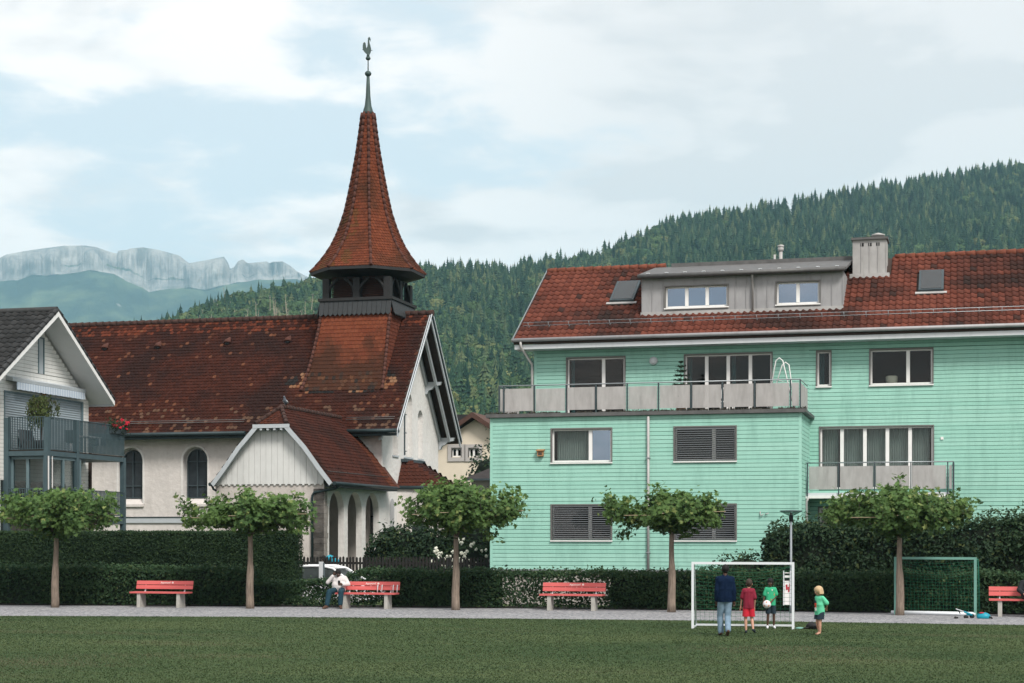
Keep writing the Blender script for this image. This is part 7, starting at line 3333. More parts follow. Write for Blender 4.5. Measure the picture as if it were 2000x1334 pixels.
# ------------------------------------------------------------------ park lamp
def build_lamp():
    x, y = on_ground(1545, 1198)
    s = (-ST * x + CT * y) / FPX
    z = lambda v: EYE + (HORIZON - v) * s
    l = thing('park_lamp', (x, y, 0), 'slim grey lamp post with funnel-shaped glass head behind the white goal', 'street lamp')
    MB().lathe((x, y, 0), [(.05, 0), (.05, .5), (.036, .55), (.030, z(1017))], 12).build('lamp_pole', 'lamp_grey', l)
    MB().lathe((x, y, z(1018)), [(.05, 0), (.06, .02), (.06, z(1008) - z(1018)), (.045, z(1006) - z(1018))], 12).build('lamp_collar', 'black', l)
    h = z(999) - z(1008)
    MB().lathe((x, y, z(1008)), [(.055, 0), (.18, h * .45), (.32, h)], 20, caps=False).build('lamp_glass', 'lamp_glass', l)
    MB().lathe((x, y, z(999)), [(.325, 0), (.33, .015), (.30, .03), (.04, .04)], 20).build('lamp_cover', 'dark_steel', l)
    MB().lathe((x, y, z(1008)), [(.035, 0), (.035, h * .7), (.01, h * .8)], 10).build('bulb', 'white_paint', l)
    # tall white dispenser hung on the pole
    d = thing('bag_dispenser', (x - .11, y - .06, z(1181)), 'narrow white dispenser panel with red lettering hung on the lamp post', 'dispenser')
    x0, x1 = x - .18, x - .02
    yy = y - .14
    z0, z1 = z(1181), z(1118)
    b = MB().box(x0, yy, z0, x1, yy + .06, z1).build('panel', 'white_paint', d)
    MB().box(x0 - .03, yy - .012, z0 - .02, x0 - .001, yy + .07, z1 + .05).build('side_rail', 'white_metal', d)
    MB().box(x1 + .001, yy - .012, z0 - .02, x1 + .03, yy + .07, z1 + .05).build('side_rail', 'white_metal', d)
    for va, vb in ((1119.5, 1123.5), (1128, 1134)):
        MB().box(x0 + .005, yy - .004, z(vb), x1 - .005, yy - .001, z(va)).build('printed_band', 'black', b)
    for k, (a, c, w) in enumerate(((.05, .0, .05), (.11, -.06, .045), (.15, .03, .04))):
        MB().prism([(x0 + a, yy - .004, z(1153) + c), (x0 + a + w, yy - .004, z(1153) + c + .03), (x0 + a + w * .8, yy - .004, z(1141) + c), (x0 + a - .01, yy - .004, z(1142) + c)], (0, .003, 0)).build('red_lettering', 'sign_red', b)


t = NT('lamp_glass')
_tr = t.n('ShaderNodeBsdfTransparent')
_tr.inputs[0].default_value = (.86, .92, .90, 1)
_df = t.n('ShaderNodeBsdfGlossy')
_df.inputs['Roughness'].default_value = .25
_df.inputs['Color'].default_value = (.42, .50, .47, 1)
_mx = t.n('ShaderNodeMixShader')
_mx.inputs[0].default_value = .45
t.link(_tr.outputs[0], _mx.inputs[1])
t.link(_df.outputs[0], _mx.inputs[2])
t.link(_mx.outputs[0], t.out.inputs['Surface'])
simple('sign_red', (.45, .03, .05), .5)
simple('lamp_grey', (.26, .29, .32), .5, .1, var=.06)
build_lamp()


# ------------------------------------------------------------------ parked car
def build_car():
    t0 = 57.3
    xc = on_t(626, 1110, t0)[0]
    zg = -.36
    c = thing('parked_car', (xc, t0 + .85, zg), 'white hatchback parked behind the front hedge, nose to the right', 'car')
    # side profile (x along the car, z up); nose to +x
    low = [(-1.95, .35), (-1.98, .62), (-1.92, .90), (-1.0, .96), (.75, .95), (1.55, .82), (1.92, .66), (2.0, .45), (1.95, .28), (-1.85, .25)]
    W = .86
    m = MB()
    secs = [(-W, .94), (-W * .97, 1.0), (-W * .5, 1.0), (W * .5, 1.0), (W * .97, 1.0), (W, .94)]
    rings = []
    for yy, sc_ in secs:
        k = .97 if abs(yy) > W * .98 else 1.0
        rings.append([Vector((xc + x * k, t0 + .86 + yy, zg + (z if z < .5 else .5 + (z - .5) * k))) for x, z in low])
    n = len(low)
    m.sm = True
    for r_ in rings:
        m.v.extend([tuple(p) for p in r_])
    for i in range(len(rings) - 1):
        for j in range(n):
            m.face(i * n + j, i * n + (j + 1) % n, (i + 1) * n + (j + 1) % n, (i + 1) * n + j)
    m.sm = False
    m.face(*range(n))
    m.face(*range(len(rings) * n - 1, (len(rings) - 1) * n - 1, -1))
    body = m.build('body', 'car_white', c)
    # cabin: tapered glasshouse with roof
    g0 = [(-1.88, .93), (-1.50, 1.36), (-1.05, 1.46), (.0, 1.47), (.42, 1.38), (1.15, .93)]
    def cab(y, inset, sc_=1.0):
        return [Vector((xc + x * sc_, y + (inset * ((z - .93) / .54)), zg + z)) for x, z in g0]
    a = cab(t0 + .03, .16)
    b = cab(t0 + 1.69, -.16)
    gl = MB()
    k = len(g0)
    gl.v.extend([tuple(p) for p in a + b])
    gl.face(*range(k))
    gl.face(*range(2 * k - 1, k - 1, -1))
    gl.face(0, k, k + 1, 1)
    gl.face(k - 2, 2 * k - 2, 2 * k - 1, k - 1)
    cabin = gl.build('windows', 'car_glass', c)
    rf = MB()
    rf.sm = True
    aa = [p + Vector((0, -.012, .012)) for p in a]
    bb = [p + Vector((0, .012, .012)) for p in b]
    rf.v.extend([tuple(p) for p in aa + bb])
    for i in range(1, k - 2):
        rf.face(i, i + 1, k + i + 1, k + i)
    rf.build('roof', 'car_white', c)
    pl = MB()
    for P in (aa, bb):
        pl.path([P[0], P[1], P[2], P[3], P[4], P[5]], [.05, .055, .05, .045, .04, .04], 6)
    for x in (-1.0, -.05):
        i0 = Vector((xc + x, t0 + .02, zg + .94))
        i1 = Vector((xc + x + .05, t0 + .16, zg + 1.45))
        pl.path([i0, i1], .04, 6)
    pl.build('pillars', 'car_white', c)
    MB().prism([(xc - 1.75, t0 + .4, zg + 1.42), (xc - 1.5, t0 + .4, zg + 1.42), (xc - 1.55, t0 + .4, zg + 1.5), (xc - 1.8, t0 + .4, zg + 1.47)], (0, .9, 0)).build('spoiler', 'car_white', c)
    MB().prism([(xc - 1.1, t0 + .84, zg + 1.47), (xc - .92, t0 + .84, zg + 1.47), (xc - 1.12, t0 + .84, zg + 1.58)], (0, .04, 0)).build('roof_aerial', 'car_white', c)
    MB().ball((xc + .78, t0 - .1, zg + 1.0), .1, 10, 8, (.7, 1, .7)).build('wing_mirror', 'car_white', c)
    for x in (-1.25, 1.3):
        for y in (t0 + .0, t0 + 1.55):
            w = MB().lathe((xc + x, y, zg + .31), [(.2, 0), (.30, .02), (.315, .08), (.30, .16), (.2, .18)], 20, 'y').build('wheel', 'rubber', c)
            MB().lathe((xc + x, y - .005, zg + .31), [(.19, 0), (.17, .03), (.03, .02)], 16, 'y').build('rim', 'zinc_light', w)
    MB().ball((xc + 1.8, t0 + .12, zg + .66), .13, 10, 8, (1.3, .5, .6)).build('headlight', 'mirror_pale', c)
    MB().ball((xc - 1.9, t0 + .1, zg + .85), .12, 10, 8, (.5, .6, 1.3)).build('tail_light', 'sign_red', c)


simple('car_glass', (.05, .06, .06), .08, 0.0, var=.3, spec=.8)
build_car()


# ------------------------------------------------------------------ things left on the ground
def build_small():
    x, y = on_ground(1587, 1229)
    b = thing('dark_bag', (x, y, 0), 'dark bag with red trim lying on the grass behind the blond child', 'bag')
    m = MB()
    m.ball((x, y, .075), .15, 14, 10, (1.05, .7, .62))
    for i, v in enumerate(m.v):
        k = mnoise.noise(Vector(v) * 9)
        m.v[i] = (v[0] + .02 * k, v[1] + .02 * k, max(.004, v[2] + .03 * k))
    m.build('bag_body', 'black', b)
    m = MB().path([(x - .24, y - .02, .012), (x - .16, y - .03, .03), (x - .08, y - .05, .05)], [.02, .05, .05], 8, flat=.4)
    m.build('bag_flap', 'black', b)
    m = MB().path([(x + .12, y - .08, .03), (x + .14, y - .07, .09), (x + .12, y - .02, .14)], .02, 6)
    m.build('bag_trim', 'sign_red', b)
    # kick scooter parked lying over, left of the last bench
    x0, y0 = on_ground(1866, 1209)
    x1, y1 = on_ground(1905, 1208)
    s = thing('kick_scooter', ((x0 + x1) / 2, (y0 + y1) / 2, 0), 'blue kick scooter lying on the gravel in front of the green goal', 'scooter')
    U = Vector((x1 - x0, y1 - y0, 0)).normalized()
    O = Vector((x0, y0, 0))
    Z = Vector((0, 0, 1))
    dk = MB()
    dk.path([O + U * .02 + Z * .27, O + U * .10 + Z * .245, O + U * .3 + Z * .19], .014, 8)
    dk.build('handlebar', 'white_metal', s)
    MB().path([O + U * .28 + Z * .195, O + U * .46 + Z * .13, O + U * .56 + Z * .09], [.022, .03, .025], 8).build('steering_tube', 'teal_plastic', s)
    MB().prism([O + U * .38 + Z * .13, O + U * .62 + Z * .09, O + U * .62 + Z * .06, O + U * .36 + Z * .10], Vector((0, .1, 0))).build('deck', 'teal_plastic', s)
    MB().path([O + U * .10 + Z * .24, O + U * .13 + Z * .18, O + U * .16 + Z * .15], .018, 6).build('grip', 'black', s)
    for d, r in ((.0, .035), (.06, .03), (.34, .05), (.38, .045), (.56, .065)):
        MB().lathe(O + U * d + Z * r, [(r * .5, 0), (r, .01), (r, .05), (r * .5, .06)], 14, 'y').build('wheel', 'rubber', s)
    xb, yb = on_ground(1921, 1209)
    g = thing('blue_helmet', (xb, yb, 0), 'turquoise helmet lying on the gravel beside the scooter', 'helmet')
    m = MB()
    m.ball((xb, yb, .06), .16, 16, 10, (1.15, .75, .75))
    m.v = [(a, b_, max(.006, c_)) for a, b_, c_ in m.v]
    m.build('helmet_shell', 'teal_plastic', g)
    MB().ball((xb - .05, yb - .05, .165), .06, 10, 6, (1.2, .7, .35)).build('helmet_badge', 'sign_red', g)
    MB().path([(xb + .14, yb - .06, .06), (xb + .2, yb - .04, .04), (xb + .22, yb, .02)], .025, 6).build('helmet_strap', 'black', g)
    # low turquoise marker on the turf by the goal
    xd, yd = on_ground(1562, 1228)
    k = thing('field_marker', (xd, yd, 0), 'flat turquoise disc marker lying on the grass by the right goal post', 'marker')
    MB().lathe((xd, yd, .004), [(.12, 0), (.10, .02), (.04, .035), (.03, .035)], 18).build('marker_disc', 'goal_green_pale', k)
    # pigeon on the porch ridge
    px, pz = on_t(556, 778, PO['TG'] + PO['hipd'] + .25)
    py = PO['TG'] + PO['hipd'] + .25
    zz = PO['zr'] + .12
    px = PO['cxm'] + .06
    pg = thing('pigeon', (px, py, zz), 'grey pigeon sitting on the ridge of the church porch', 'bird')
    m = MB()
    m.path([(px - .02, py + .16, zz + .03), (px, py + .08, zz + .10), (px, py - .02, zz + .17), (px, py - .07, zz + .26), (px, py - .09, zz + .33), (px, py - .12, zz + .35), (px, py - .16, zz + .34)], [.02, .06, .085, .06, .04, .038, .01], 10)
    m.path([(px, py, zz + .1), (px, py, zz)], .012, 5)
    m.build('body', 'pigeon_grey', pg)
    for q in (-1, 1):
        MB().path([(px + q * .06, py + .17, zz + .05), (px + q * .08, py + .06, zz + .13), (px + q * .06, py - .03, zz + .2)], [.012, .04, .03], 8, flat=.5).build('wing', 'white_metal', pg)


simple('pigeon_grey', (.12, .14, .17), .8, var=.2, scale=20)
build_small()


# ------------------------------------------------------------------ people
def cap(mb, p0, p1, r0, r1, n=12, m=5):
    """Tapered capsule as a closed shell."""
    p0, p1 = Vector(p0), Vector(p1)
    d = p1 - p0
    L = d.length
    if L < 1e-5:
        d = Vector((0, 0, 1))
    else:
        d.normalize()
    a = d.cross(Vector((0, 0, 1)))
    if a.length < 1e-3:
        a = Vector((1, 0, 0))
    a.normalize()
    b = d.cross(a)
    base = len(mb.v)
    rings = []
    for i in range(m + 1):
        w = -math.pi / 2 + (math.pi / 2) * i / m
        rings.append((p0 + d * (r0 * math.sin(w)), max(r0 * math.cos(w), 1e-4)))
    for i in range(m + 1):
        w = (math.pi / 2) * i / m
        rings.append((p1 + d * (r1 * math.sin(w)), max(r1 * math.cos(w), 1e-4)))
    for c, r in rings:
        for k in range(n):
            w = 2 * math.pi * k / n
            mb.v.append(tuple(c + (a * math.cos(w) + b * math.sin(w)) * r))
    for i in range(len(rings) - 1):
        for k in range(n):
            k2 = (k + 1) % n
            mb.face(base + i * n + k, base + (i + 1) * n + k, base + (i + 1) * n + k2, base + i * n + k2)
    mb.face(*[base + k for k in range(n)])
    e = base + (len(rings) - 1) * n
    mb.face(*[e + k for k in range(n - 1, -1, -1)])


def fuse(shapes, voxel, smooth_it=3, squash=None):
    """Union of capsules and balls as one continuous smooth surface."""
    mb = MB()
    for s in shapes:
        if s[0] == 'c':
            cap(mb, *s[1:])
        else:
            mb.ball(s[1], s[2], 14, 10, s[3] if len(s) > 3 else (1, 1, 1))
    me = bpy.data.meshes.new('fuse')
    me.from_pydata(mb.v, [], mb.f)
    o = bpy.data.objects.new('fuse', me)
    col.objects.link(o)
    r = o.modifiers.new('r', 'REMESH')
    r.mode = 'VOXEL'
    r.voxel_size = voxel
    r.use_smooth_shade = True
    s = o.modifiers.new('s', 'SMOOTH')
    s.factor = .5
    s.iterations = smooth_it
    dg = bpy.context.evaluated_depsgraph_get()
    out = bpy.data.meshes.new_from_object(o.evaluated_get(dg))
    col.objects.unlink(o)
    bpy.data.objects.remove(o)
    return out


def put_mesh(name, me, m, parent):
    me.materials.clear()
    me.materials.append(mat(m))
    return link(name, me, parent, (0, 0, 0))


def chain(pts, rad):
    return [('c', pts[i], pts[i + 1], rad[i], rad[i + 1]) for i in range(len(pts) - 1)]


def hand(wrist, elbow, s, curl=.5, side=1):
    """Palm, four bent fingers and a thumb, continuing the forearm."""
    w, e = Vector(wrist), Vector(elbow)
    d = (w - e).normalized()
    a = d.cross(Vector((0, 1, 0)))
    if a.length < .2:
        a = d.cross(Vector((1, 0, 0)))
    a.normalize()
    n = d.cross(a).normalized()
    out = [('c', w, w + d * .07 * s, .026 * s, .032 * s), ('c', w + d * .05 * s - a * .018 * s, w + d * .075 * s + a * .018 * s, .021 * s, .021 * s)]
    for i, l in enumerate((.070, .080, .075, .058)):
        o = a * ((i - 1.5) * .019 * s)
        p0 = w + d * .085 * s + o
        p1 = p0 + (d * (1 - .3 * curl) + n * .5 * curl) * l * .5 * s
        p2 = p1 + (d * (1 - .8 * curl) + n * .9 * curl) * l * .5 * s
        out += [('c', p0, p1, .0098 * s, .009 * s), ('c', p1, p2, .009 * s, .0075 * s)]
    t0 = w + d * .03 * s + a * side * .03 * s
    t1 = t0 + (d * .7 + a * side * .7) * .035 * s
    t2 = t1 + (d * .95 + n * .3) * .03 * s
    out += [('c', t0, t1, .0115 * s, .0105 * s), ('c', t1, t2, .0105 * s, .0085 * s)]
    return out


def skin_mat(name, c):
    simple(name, c, .55, var=.06, scale=8.0, spec=.3)


skin_mat('skin_dark', (.060, .030, .020))
skin_mat('skin_brown', (.085, .045, .030))
skin_mat('skin_fair', (.50, .28, .20))
simple('hair_black', (.008, .007, .007), .7)
simple('hair_brown', (.045, .030, .022), .7, var=.3, scale=40)
simple('hair_blond', (.50, .36, .21), .6, var=.28, scale=55)
simple('navy_knit', (.006, .014, .036), .95, var=.25, scale=14, spec=.05, bump=.3, bscale=40)
simple('jeans', (.17, .25, .33), .85, var=.3, scale=9, spec=.1, bump=.6, bscale=16)
simple('shirt_red', (.20, .012, .032), .85, var=.12, scale=10)
simple('shorts_red', (.55, .018, .040), .6, var=.12, scale=10)
simple('shirt_green', (.035, .36, .185), .85, var=.1, scale=10)
simple('shirt_mint', (.11, .52, .31), .85, var=.1, scale=10)
simple('shorts_navy', (.014, .028, .042), .85, var=.15, scale=10)
simple('sweater_white', (.60, .57, .57), .9, var=.07, scale=8, bump=.2, bscale=20)
simple('trousers_teal', (.010, .040, .060), .85, var=.2, scale=9)
simple('shoe_white', (.72, .73, .76), .6)
simple('shoe_brown', (.085, .045, .032), .7)
simple('sandal', (.02, .03, .04), .7)
simple('print_orange', (.42, .17, .05), .8)
simple('print_white', (.62, .62, .58), .8)
simple('print_red', (.45, .05, .03), .8)
simple('jacket_dark', (.014, .017, .020), .85)
simple('eye_white', (.6, .6, .6), .3)
simple('lip', (.16, .06, .05), .6)


def rot_z(p, a):
    return (p[0] * math.cos(a) - p[1] * math.sin(a), p[0] * math.sin(a) + p[1] * math.cos(a), p[2])


def head_parts(root, hc, r, yaw, pitch, skin, hair, hair_kind, sh):
    """Adds skull shapes to sh; returns a function that adds hair and face children. Facing is +y, turned by yaw."""
    hc = Vector(hc)
    Rm = Matrix.Rotation(yaw, 3, 'Z') @ Matrix.Rotation(pitch, 3, 'X')
    P = lambda x, y, z: hc + Rm @ Vector((x * r, y * r, z * r))
    sh += [('b', P(0, -.10, .18), r * .98, (.90, 1.0, 1.0)), ('c', P(0, .22, -.25), P(0, .34, -.72), r * .62, r * .36), ('c', P(0, .05, -.2), P(0, .2, -.6), r * .68, r * .5),
           ('c', P(0, .80, -.05), P(0, .98, -.28), r * .10, r * .13), ('c', P(.88, -.1, -.05), P(.90, -.12, -.28), r * .13, r * .09), ('c', P(-.88, -.1, -.05), P(-.90, -.12, -.28), r * .13, r * .09),
           ('c', P(-.28, .72, .08), P(.28, .72, .08), r * .18, r * .18), ('c', P(-.16, .68, -.48), P(.16, .68, -.48), r * .13, r * .13)]

    def finish():
        for s in (-1, 1):
            MB().ball(P(s * .34, .80, -.02), r * .10, 8, 6).build('eye', 'eye_white', root, (0, 0, 0))
            MB().ball(P(s * .34, .88, -.02), r * .055, 8, 6).build('pupil', 'black', root, (0, 0, 0))
        MB().path([P(-.2, .78, -.50), P(0, .85, -.49), P(.2, .78, -.50)], r * .045, 6).build('mouth', 'lip', root, (0, 0, 0))
        hs = []
        if hair_kind == 'short':
            hs = [('b', P(0, -.17, .28), r * 1.03, (.92, 1.0, .98)), ('b', P(0, -.45, -.05), r * .72, (1.05, .8, 1.0))]
        elif hair_kind == 'curly':
            hs = [('b', P(0, -.15, .34), r * 1.06, (.93, 1.0, 1.0)), ('b', P(0, -.45, .05), r * .74, (1.05, .8, 1.0))]
            for _ in range(60):
                a, b = rnd.uniform(0, 6.28), rnd.uniform(.15, 1.4)
                hs.append(('b', P(.88 * math.cos(a) * math.cos(b), -.15 + .95 * math.sin(a) * math.cos(b), .38 + .98 * math.sin(b)), r * .13))
        elif hair_kind == 'bob':
            hs = [('b', P(0, -.12, .30), r * 1.10, (.97, 1.02, .98))]
            for k in range(26):
                a = math.radians(150 + 240 * k / 25) + rnd.uniform(-.06, .06)
                x, y = math.sin(a) * 1.02, -math.cos(a) * -1.0
                x, y = math.cos(math.radians(-30 - 120 * k / 25 - 0)) , math.sin(math.radians(-30 - 120 * k / 25))
                a = math.radians(20 - 220 * k / 25)
                x, y = math.cos(a), math.sin(a) * 1.02
                hs.append(('c', P(x * .86, y * .9 - .1, .35), P(x * (1.06 + rnd.uniform(-.05, .08)), y * 1.06 - .1, -.62 + rnd.uniform(-.1, .12)), r * .24, r * .15))
            for k in range(7):
                x = -.6 + .2 * k
                hs.append(('c', P(x, .55, .75), P(x * 1.05, .86 - abs(x) * .25, .30 + rnd.uniform(-.05, .05)), r * .2, r * .12))
        put_mesh('hair', fuse(hs, r * .055, 2), hair, root)
    return finish


def person(name, loc, yaw, label, spec):
    root = thing('person', loc, label, 'person')
    root.rotation_euler = (0, 0, yaw)
    root.scale = (spec.get('slim', 1.0), 1, 1)
    root['_base'] = (0, 0, 0)
    v = spec.get('voxel', .011)
    body = []
    J = spec['J']
    # torso and limbs of the body itself
    for side in ('l', 'r'):
        sh_, el, wr = J['sh_' + side], J['el_' + side], J['wr_' + side]
        a = spec['arm']
        body += chain([sh_, el, wr], [a, a * .82, a * .60])
        body += hand(wr, el, spec.get('hand', 1.0), spec.get('curl_' + side, .45), 1 if side == 'l' else -1)
        hp, kn, an, toe = J['hip_' + side], J['kn_' + side], J['an_' + side], J['toe_' + side]
        lg = spec['leg']
        body += chain([hp, kn], [lg * 1.15, lg * .80])
        mid = Vector(kn).lerp(Vector(an), .35)
        body += chain([kn, mid, an], [lg * .76, lg * .78, lg * .46])
        heel = Vector(an) + (Vector(an) - Vector(toe)).normalized() * .02
        body += [('c', an, tuple(Vector(an).lerp(Vector(toe), .5)), lg * .46, lg * .40), ('c', tuple(Vector(an).lerp(Vector(toe), .4)), toe, lg * .44, lg * .30)]
    t = spec['torso']
    for p0, p1, r0, r1 in t:
        body.append(('c', p0, p1, r0 * .84, r1 * .84))
    body += chain([J['neck'], J['head']], [spec['neck'], spec['neck'] * .95])
    fin = head_parts(root, J['head'], spec['hr'], spec.get('hyaw', 0), spec.get('hpitch', 0), spec['skin'], spec['hair'], spec['hair_kind'], body)
    put_mesh('body', fuse(body, v, 2), spec['skin'], root)
    fin()
    for item in spec['clothes']:
        nm, m, shapes = item[:3]
        me = fuse(shapes, v * 1.1, 11)
        if len(item) > 3:
            bm = bmesh.new()
            bm.from_mesh(me)
            bmesh.ops.bisect_plane(bm, geom=bm.verts[:] + bm.edges[:] + bm.faces[:], plane_co=(0, 0, item[3]), plane_no=(0, 0, -1), clear_outer=True)
            bm.to_mesh(me)
            bm.free()
        put_mesh(nm, me, m, root)
    return root


def legs_from(J, lg, inflate, upto=1.0, names=('l', 'r'), flare=1.0):
    out = []
    for s in names:
        hp, kn, an = Vector(J['hip_' + s]), Vector(J['kn_' + s]), Vector(J['an_' + s])
        if upto <= .5:
            e = hp.lerp(kn, upto * 2)
            out += chain([hp, e], [lg * 1.15 + inflate, lg * (1.0 + .1 * flare) + inflate * 1.7])
        else:
            e = kn.lerp(an, (upto - .5) * 2)
            out += chain([hp, kn, e], [lg * 1.15 + inflate, lg * .92 + inflate, lg * (.80 * flare) + inflate])
    return out


def sleeves(J, a, inflate, f):
    out = []
    for s in ('l', 'r'):
        sh, el, wr = Vector(J['sh_' + s]), Vector(J['el_' + s]), Vector(J['wr_' + s])
        if f <= .5:
            out += chain([sh, sh.lerp(el, f * 2)], [a + inflate, a + inflate * 1.6])
        else:
            out += chain([sh, el, el.lerp(wr, (f - .5) * 2)], [a + inflate, a * .95 + inflate, a * .8 + inflate])
    return out


def inflated(t, d):
    return [('c', p0, p1, r0 + d, r1 + d) for p0, p1, r0, r1 in t]


def shoes(J, lg, d, m, name='shoe'):
    out = []
    for s in ('l', 'r'):
        an, toe = Vector(J['an_' + s]), Vector(J['toe_' + s])
        out.append((name, m, [('c', an - Vector((0, 0, .01)), an.lerp(toe, .45), lg * .52 + d, lg * .46 + d), ('c', an.lerp(toe, .35), toe, lg * .48 + d, lg * .36 + d), ('c', an - (toe - an).normalized() * .03 - Vector((0, 0, .02)), an.lerp(toe, .4), lg * .4 + d, lg * .4 + d)]))
    return out


def build_people():
    away = TH
    # --- youth in navy sweater, walking away
    x, y = on_ground(1416, 1242)
    J = dict(sh_l=(-.165, 0, 1.275), el_l=(-.20, -.03, 1.02), wr_l=(-.195, .03, .80), sh_r=(.165, 0, 1.275), el_r=(.205, -.05, 1.02), wr_r=(.215, -.02, .80),
             hip_l=(-.085, 0, .80), kn_l=(-.10, .12, .44), an_l=(-.085, .10, .075), toe_l=(-.10, .27, .035),
             hip_r=(.085, 0, .80), kn_r=(.065, .02, .43), an_r=(.045, -.22, .13), toe_r=(.045, -.09, .035), neck=(0, -.01, 1.33), head=(0.01, .02, 1.475))
    T = [((-.10, 0, 1.22), (.10, 0, 1.22), .095, .095), ((-.07, 0, 1.05), (.07, 0, 1.05), .10, .10), ((-.07, 0, .86), (.07, 0, .86), .10, .10), ((0, 0, 1.22), (0, 0, .86), .10, .11), ((-.16, 0, 1.26), (.16, 0, 1.26), .06, .06)]
    arm, leg = .045, .075
    person('person', (x, y, 0), away, 'dark-haired person in navy sweater and light jeans walking towards the goal', dict(
        J=J, arm=arm, leg=leg, torso=T, neck=.05, hr=.098, skin='skin_dark', hair='hair_black', hair_kind='short', hand=.95, slim=.93,
        clothes=[('sweater', 'navy_knit', inflated(T, .022) + sleeves(J, arm, .018, .97) + [('c', (-.075, 0, 1.22), (-.06, 0, .72), .115, .118), ('c', (.075, 0, 1.22), (.06, 0, .72), .115, .118), ('c', (-.11, 0, 1.27), (0, 0, 1.33), .06, .06), ('c', (.11, 0, 1.27), (0, 0, 1.33), .06, .06)], .76),
                 ('jeans', 'jeans', legs_from(J, leg, .010, .97, flare=1.05) + [('c', (-.06, 0, .82), (.06, 0, .82), .108, .108)])] + shoes(J, leg, .012, 'shoe_brown')))
    # --- boy in red, from behind
    x, y = on_ground(1462, 1237)
    J = dict(sh_l=(-.125, 0, .985), el_l=(-.175, .02, .80), wr_l=(-.20, .06, .62), sh_r=(.125, 0, .985), el_r=(.165, -.02, .79), wr_r=(.155, .05, .60),
             hip_l=(-.065, 0, .62), kn_l=(-.075, .02, .34), an_l=(-.065, -.01, .06), toe_l=(-.07, .12, .025),
             hip_r=(.065, 0, .62), kn_r=(.085, .05, .35), an_r=(.12, -.08, .09), toe_r=(.17, .03, .03), neck=(0, 0, 1.02), head=(.02, .02, 1.135))
    T = [((-.06, 0, .95), (.06, 0, .95), .075, .075), ((-.045, 0, .80), (.045, 0, .80), .075, .075), ((-.05, 0, .66), (.05, 0, .66), .08, .08), ((0, 0, .95), (0, 0, .66), .08, .085), ((-.11, 0, .98), (.11, 0, .98), .042, .042)]
    arm, leg = .031, .055
    person('person', (x, y, 0), away - .12, 'child in dark red shirt and bright red shorts seen from behind', dict(
        J=J, arm=arm, leg=leg, torso=T, neck=.038, hr=.092, skin='skin_fair', hair='hair_brown', hair_kind='short', hand=.72, hyaw=-.25, voxel=.009, slim=.87,
        clothes=[('shirt', 'shirt_red', inflated(T, .016) + sleeves(J, arm, .018, .42) + [('c', (-.05, 0, .94), (-.05, 0, .54), .085, .10), ('c', (.05, 0, .94), (.055, 0, .50), .085, .10)], .575),
                 ('shorts', 'shorts_red', legs_from(J, leg, .020, .5, flare=1.0) + [('c', (-.045, 0, .61), (.045, 0, .61), .084, .084)], .385)] + shoes(J, leg, .008, 'sandal', 'sandal')))
    # --- boy in green with the ball, facing the camera
    x, y = on_ground(1505, 1228)
    J = dict(sh_l=(-.12, 0, .955), el_l=(-.165, .0, .785), wr_l=(.0, .15, .655), sh_r=(.12, 0, .955), el_r=(.17, -.01, .775), wr_r=(.205, .10, .66),
             hip_l=(-.065, 0, .60), kn_l=(-.085, .03, .33), an_l=(-.09, 0, .06), toe_l=(-.10, .12, .03),
             hip_r=(.065, 0, .60), kn_r=(.075, .03, .33), an_r=(.085, 0, .06), toe_r=(.105, .12, .03), neck=(0, 0, .99), head=(.01, .025, 1.10))
    T = [((-.06, 0, .92), (.06, 0, .92), .072, .072), ((-.045, 0, .78), (.045, 0, .78), .072, .072), ((-.05, 0, .64), (.05, 0, .64), .077, .077), ((0, 0, .92), (0, 0, .64), .077, .08), ((-.105, 0, .95), (.105, 0, .95), .040, .040)]
    arm, leg = .029, .050
    g = person('person', (x, y, 0), away + math.pi, 'child in green printed shirt and dark shorts holding a ball in front of the goal', dict(
        J=J, arm=arm, leg=leg, torso=T, neck=.036, hr=.088, skin='skin_brown', hair='hair_black', hair_kind='curly', hand=.72, hyaw=-.35, hpitch=-.1, voxel=.009, slim=.87,
        clothes=[('shirt', 'shirt_green', inflated(T, .014) + sleeves(J, arm, .020, .36) + [('c', (-.05, 0, .92), (-.05, 0, .50), .082, .096), ('c', (.05, 0, .92), (.05, 0, .50), .082, .096)], .565),
                 ('shorts', 'shorts_navy', legs_from(J, leg, .022, .52, flare=1.0) + [('c', (-.045, 0, .59), (.045, 0, .59), .080, .080)], .365)] + shoes(J, leg, .010, 'shoe_white')))
    # printed motifs on the shirt
    for a, z, m, s in ((-.07, .86, 'print_white', .022), (-.085, .80, 'print_white', .02), (-.055, .76, 'print_orange', .018), (.075, .82, 'print_orange', .03), (.07, .88, 'print_orange', .02), (0, .70, 'print_orange', .018), (.03, .93, 'print_white', .018)):
        MB().ball((-a, .088 - a * a * 3.5, z), s, 8, 6, (1, .35, 1.3)).build('shirt_print', m, g, (0, 0, 0))
    # ball, held against his right side
    bx = Vector((x, y, 0)) + Matrix.Rotation(away + math.pi, 3, 'Z') @ Vector((.115, .185, .595))
    b = thing('football', tuple(bx), 'white football with pale orange patches held by the child in green', 'ball')
    R = .098
    MB().ball(tuple(bx), R, 20, 14).build('ball_skin', 'shoe_white', b)
    gr = (1 + 5 ** .5) / 2
